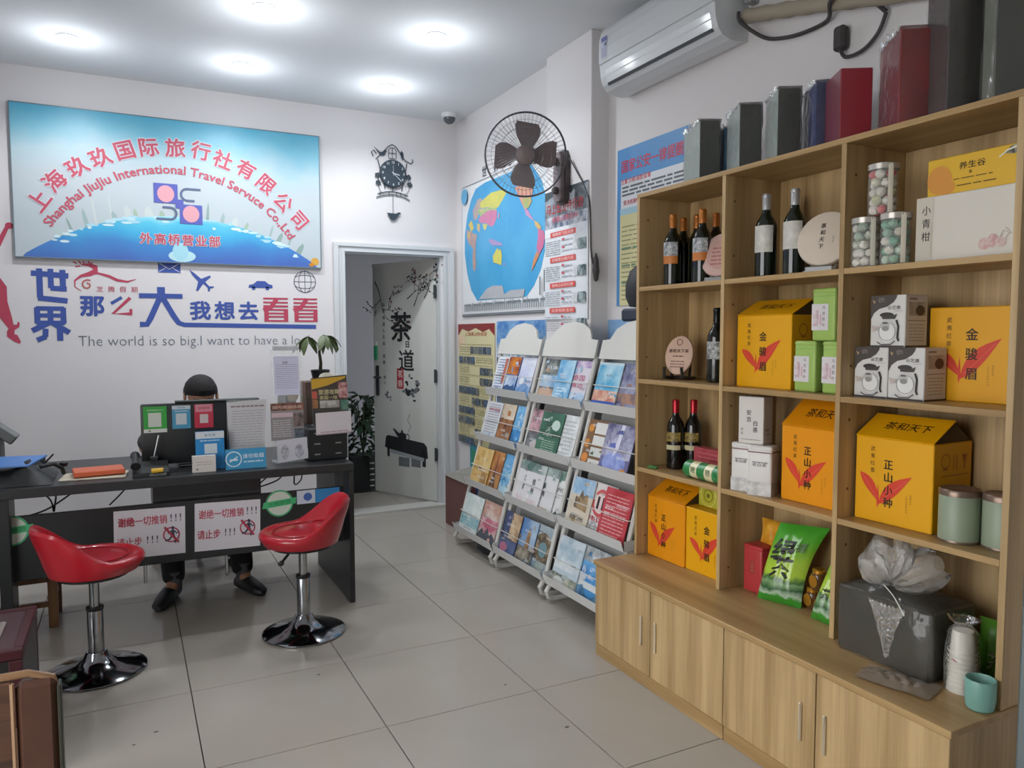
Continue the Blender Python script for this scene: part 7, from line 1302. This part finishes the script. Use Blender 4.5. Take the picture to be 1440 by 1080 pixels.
m.build('top_frame', rw, tt)
for sx_ in (-.31, .285):
    for sy_ in (-.2, .2): m = MB(); m.b2(sx_ - .018, sx_ + .018, sy_ - .018, sy_ + .018, 0, .391, rw, .003); m.build('leg', rw, tt)
m = MB(); m.b2(-.30, .275, -.213, -.2, .03, .391, mat('#20211f', rough=.3)); m.b2(.285, .302, -.19, .19, .03, .391, mat('#20211f', rough=.3)); m.build('dark_panel', None, tt)
m = MB(); NX = 10; vs = [(-.50 + .11 * i / NX, 2.80 + .20 * j / NX, .4245 + .020 * random.random() * sin(pi * i / NX) + .018 * sin(pi * i / NX) * sin(pi * j / NX)) for j in range(NX + 1) for i in range(NX + 1)]
m.add(vs, [(j * (NX + 1) + i, j * (NX + 1) + i + 1, (j + 1) * (NX + 1) + i + 1, (j + 1) * (NX + 1) + i) for j in range(NX) for i in range(NX)], mat('#b9bab2', rough=.15, alpha=.6), None, True); tag(m.build('clear_packet'), 'shiny clear plastic packet lying on the red tea table', 'packet')
rc = thing('cane_chair', 'brown cane chair in the bottom left corner, seen from behind', 'chair', (-.50, 1.97, 0)); bw = mat('#4f3327', rough=.4, var=.2, vscale=14.)
m = MB(); m.tube([(-.33, 0, .60), (-.30, .0, .632), (.28, 0, .632), (.325, 0, .615), (.335, 0, .56)], .009, mat('#8a6a4c', rough=.4), 10); m.build('top_rail', None, rc)
m = MB(); m.b2(.255, .335, -.02, .02, .20, .618, bw, .012); m.build('back_post', bw, rc); m = MB(); m.b2(-.335, -.255, -.02, .02, .20, .618, bw, .012); m.build('back_post', bw, rc)
m = MB(); m.b2(.335, .343, -.018, .02, .2, .60, mat('#34362c', rough=.5), .002); m.build('side_edge', None, rc)
for i in range(8):
    m = MB(); x = -.24 + .0625 * i; m.b2(x, x + .052, -.012, .008, .22, .622, wood('#2f1f18', '#5c3d2c', 0, .45, 3.), .004); s_ = m.build('slat', None, rc)
m = MB(); m.tube([(.250, -.016, .22), (.250, -.016, .62)], .005, mat('#9a7a5c', rough=.5), 6); m.build('cord_edge', None, rc)
m = MB(); m.b2(-.30, .30, .02, .48, .27, .30, mat('#5d3c2c', rough=.5), .008); m.build('seat', None, rc)
for sx_ in (-.28, .28):
    for sy_ in (0., .45): m = MB(); m.b2(sx_ - .022, sx_ + .022, sy_ - .02, sy_ + .02, 0, .27, bw, .004); m.build('leg', bw, rc)

# ================================================================== PASSAGE BEHIND THE DOOR
fp = thing('floor_plant', 'dark leafy plant in a black crate in the passage behind the door', 'plant', (1.86, 6.60, 0))
m = MB(); m.box((0, 0, .16), (.30, .26, .32), mat('#1d1f20', rough=.5), None, .006); m.build('crate', None, fp)
m = MB()
for k in range(5): m.b2(.02, .06, -.1325, -.1305, .05 + k * .05, .062 + k * .05, mat('#9a9c9a', rough=.5))
m.build('crate_slot', None, fp)
lf = MB(); lg = mat('#2f4434', rough=.45); lf.add([(0, 0, 0), (.03, .05, .004), (.0, .14, -.03), (-.03, .05, .004)], [(0, 1, 2, 3)], lg); first = None
for k in range(110):
    a = random.random() * 2 * pi; r_ = random.uniform(0, .16); z = random.uniform(.34, .86)
    if first is None: first = lf.build('leaf', lg, fp); o = first
    else: o = first.copy(); COL.objects.link(o); o.parent = fp
    o.location = (r_ * cos(a), r_ * sin(a) * .8, z); o.rotation_euler = (R(random.uniform(-50, 30)), R(random.uniform(-25, 25)), a - pi / 2); s_ = random.uniform(.7, 1.3); o.scale = (s_, s_, s_)
m = MB()
for k in range(7): a = k * .9; m.tube([(0, 0, .31), (.03 * cos(a), .03 * sin(a), .5), (.10 * cos(a), .10 * sin(a), .80)], .005, mat('#3f4a34', rough=.6), 5)
m.build('stem', None, fp)
bpy.context.view_layer.update()
m = MB()
random.seed(21)
for (x, y) in ((1.17, 1.86), (.98, 1.83), (.84, 1.76), (.92, 1.71), (.80, 1.60), (1.30, 2.62), (.72, 1.66), (.05, 2.86), (-.02, 2.80), (1.05, 2.03), (1.35, 2.23), (.30, 2.3), (.66, 3.05)):
    m.ell(x, y, random.uniform(.004, .010), random.uniform(.003, .006), mat('#55524c', rough=.9), Matrix.Translation((0, 0, .0006)), 8, .0008)
tag(m.build('floor_specks'), 'small dark specks of dirt scattered on the floor tiles', 'dirt', kind='stuff')
bpy.context.view_layer.update()
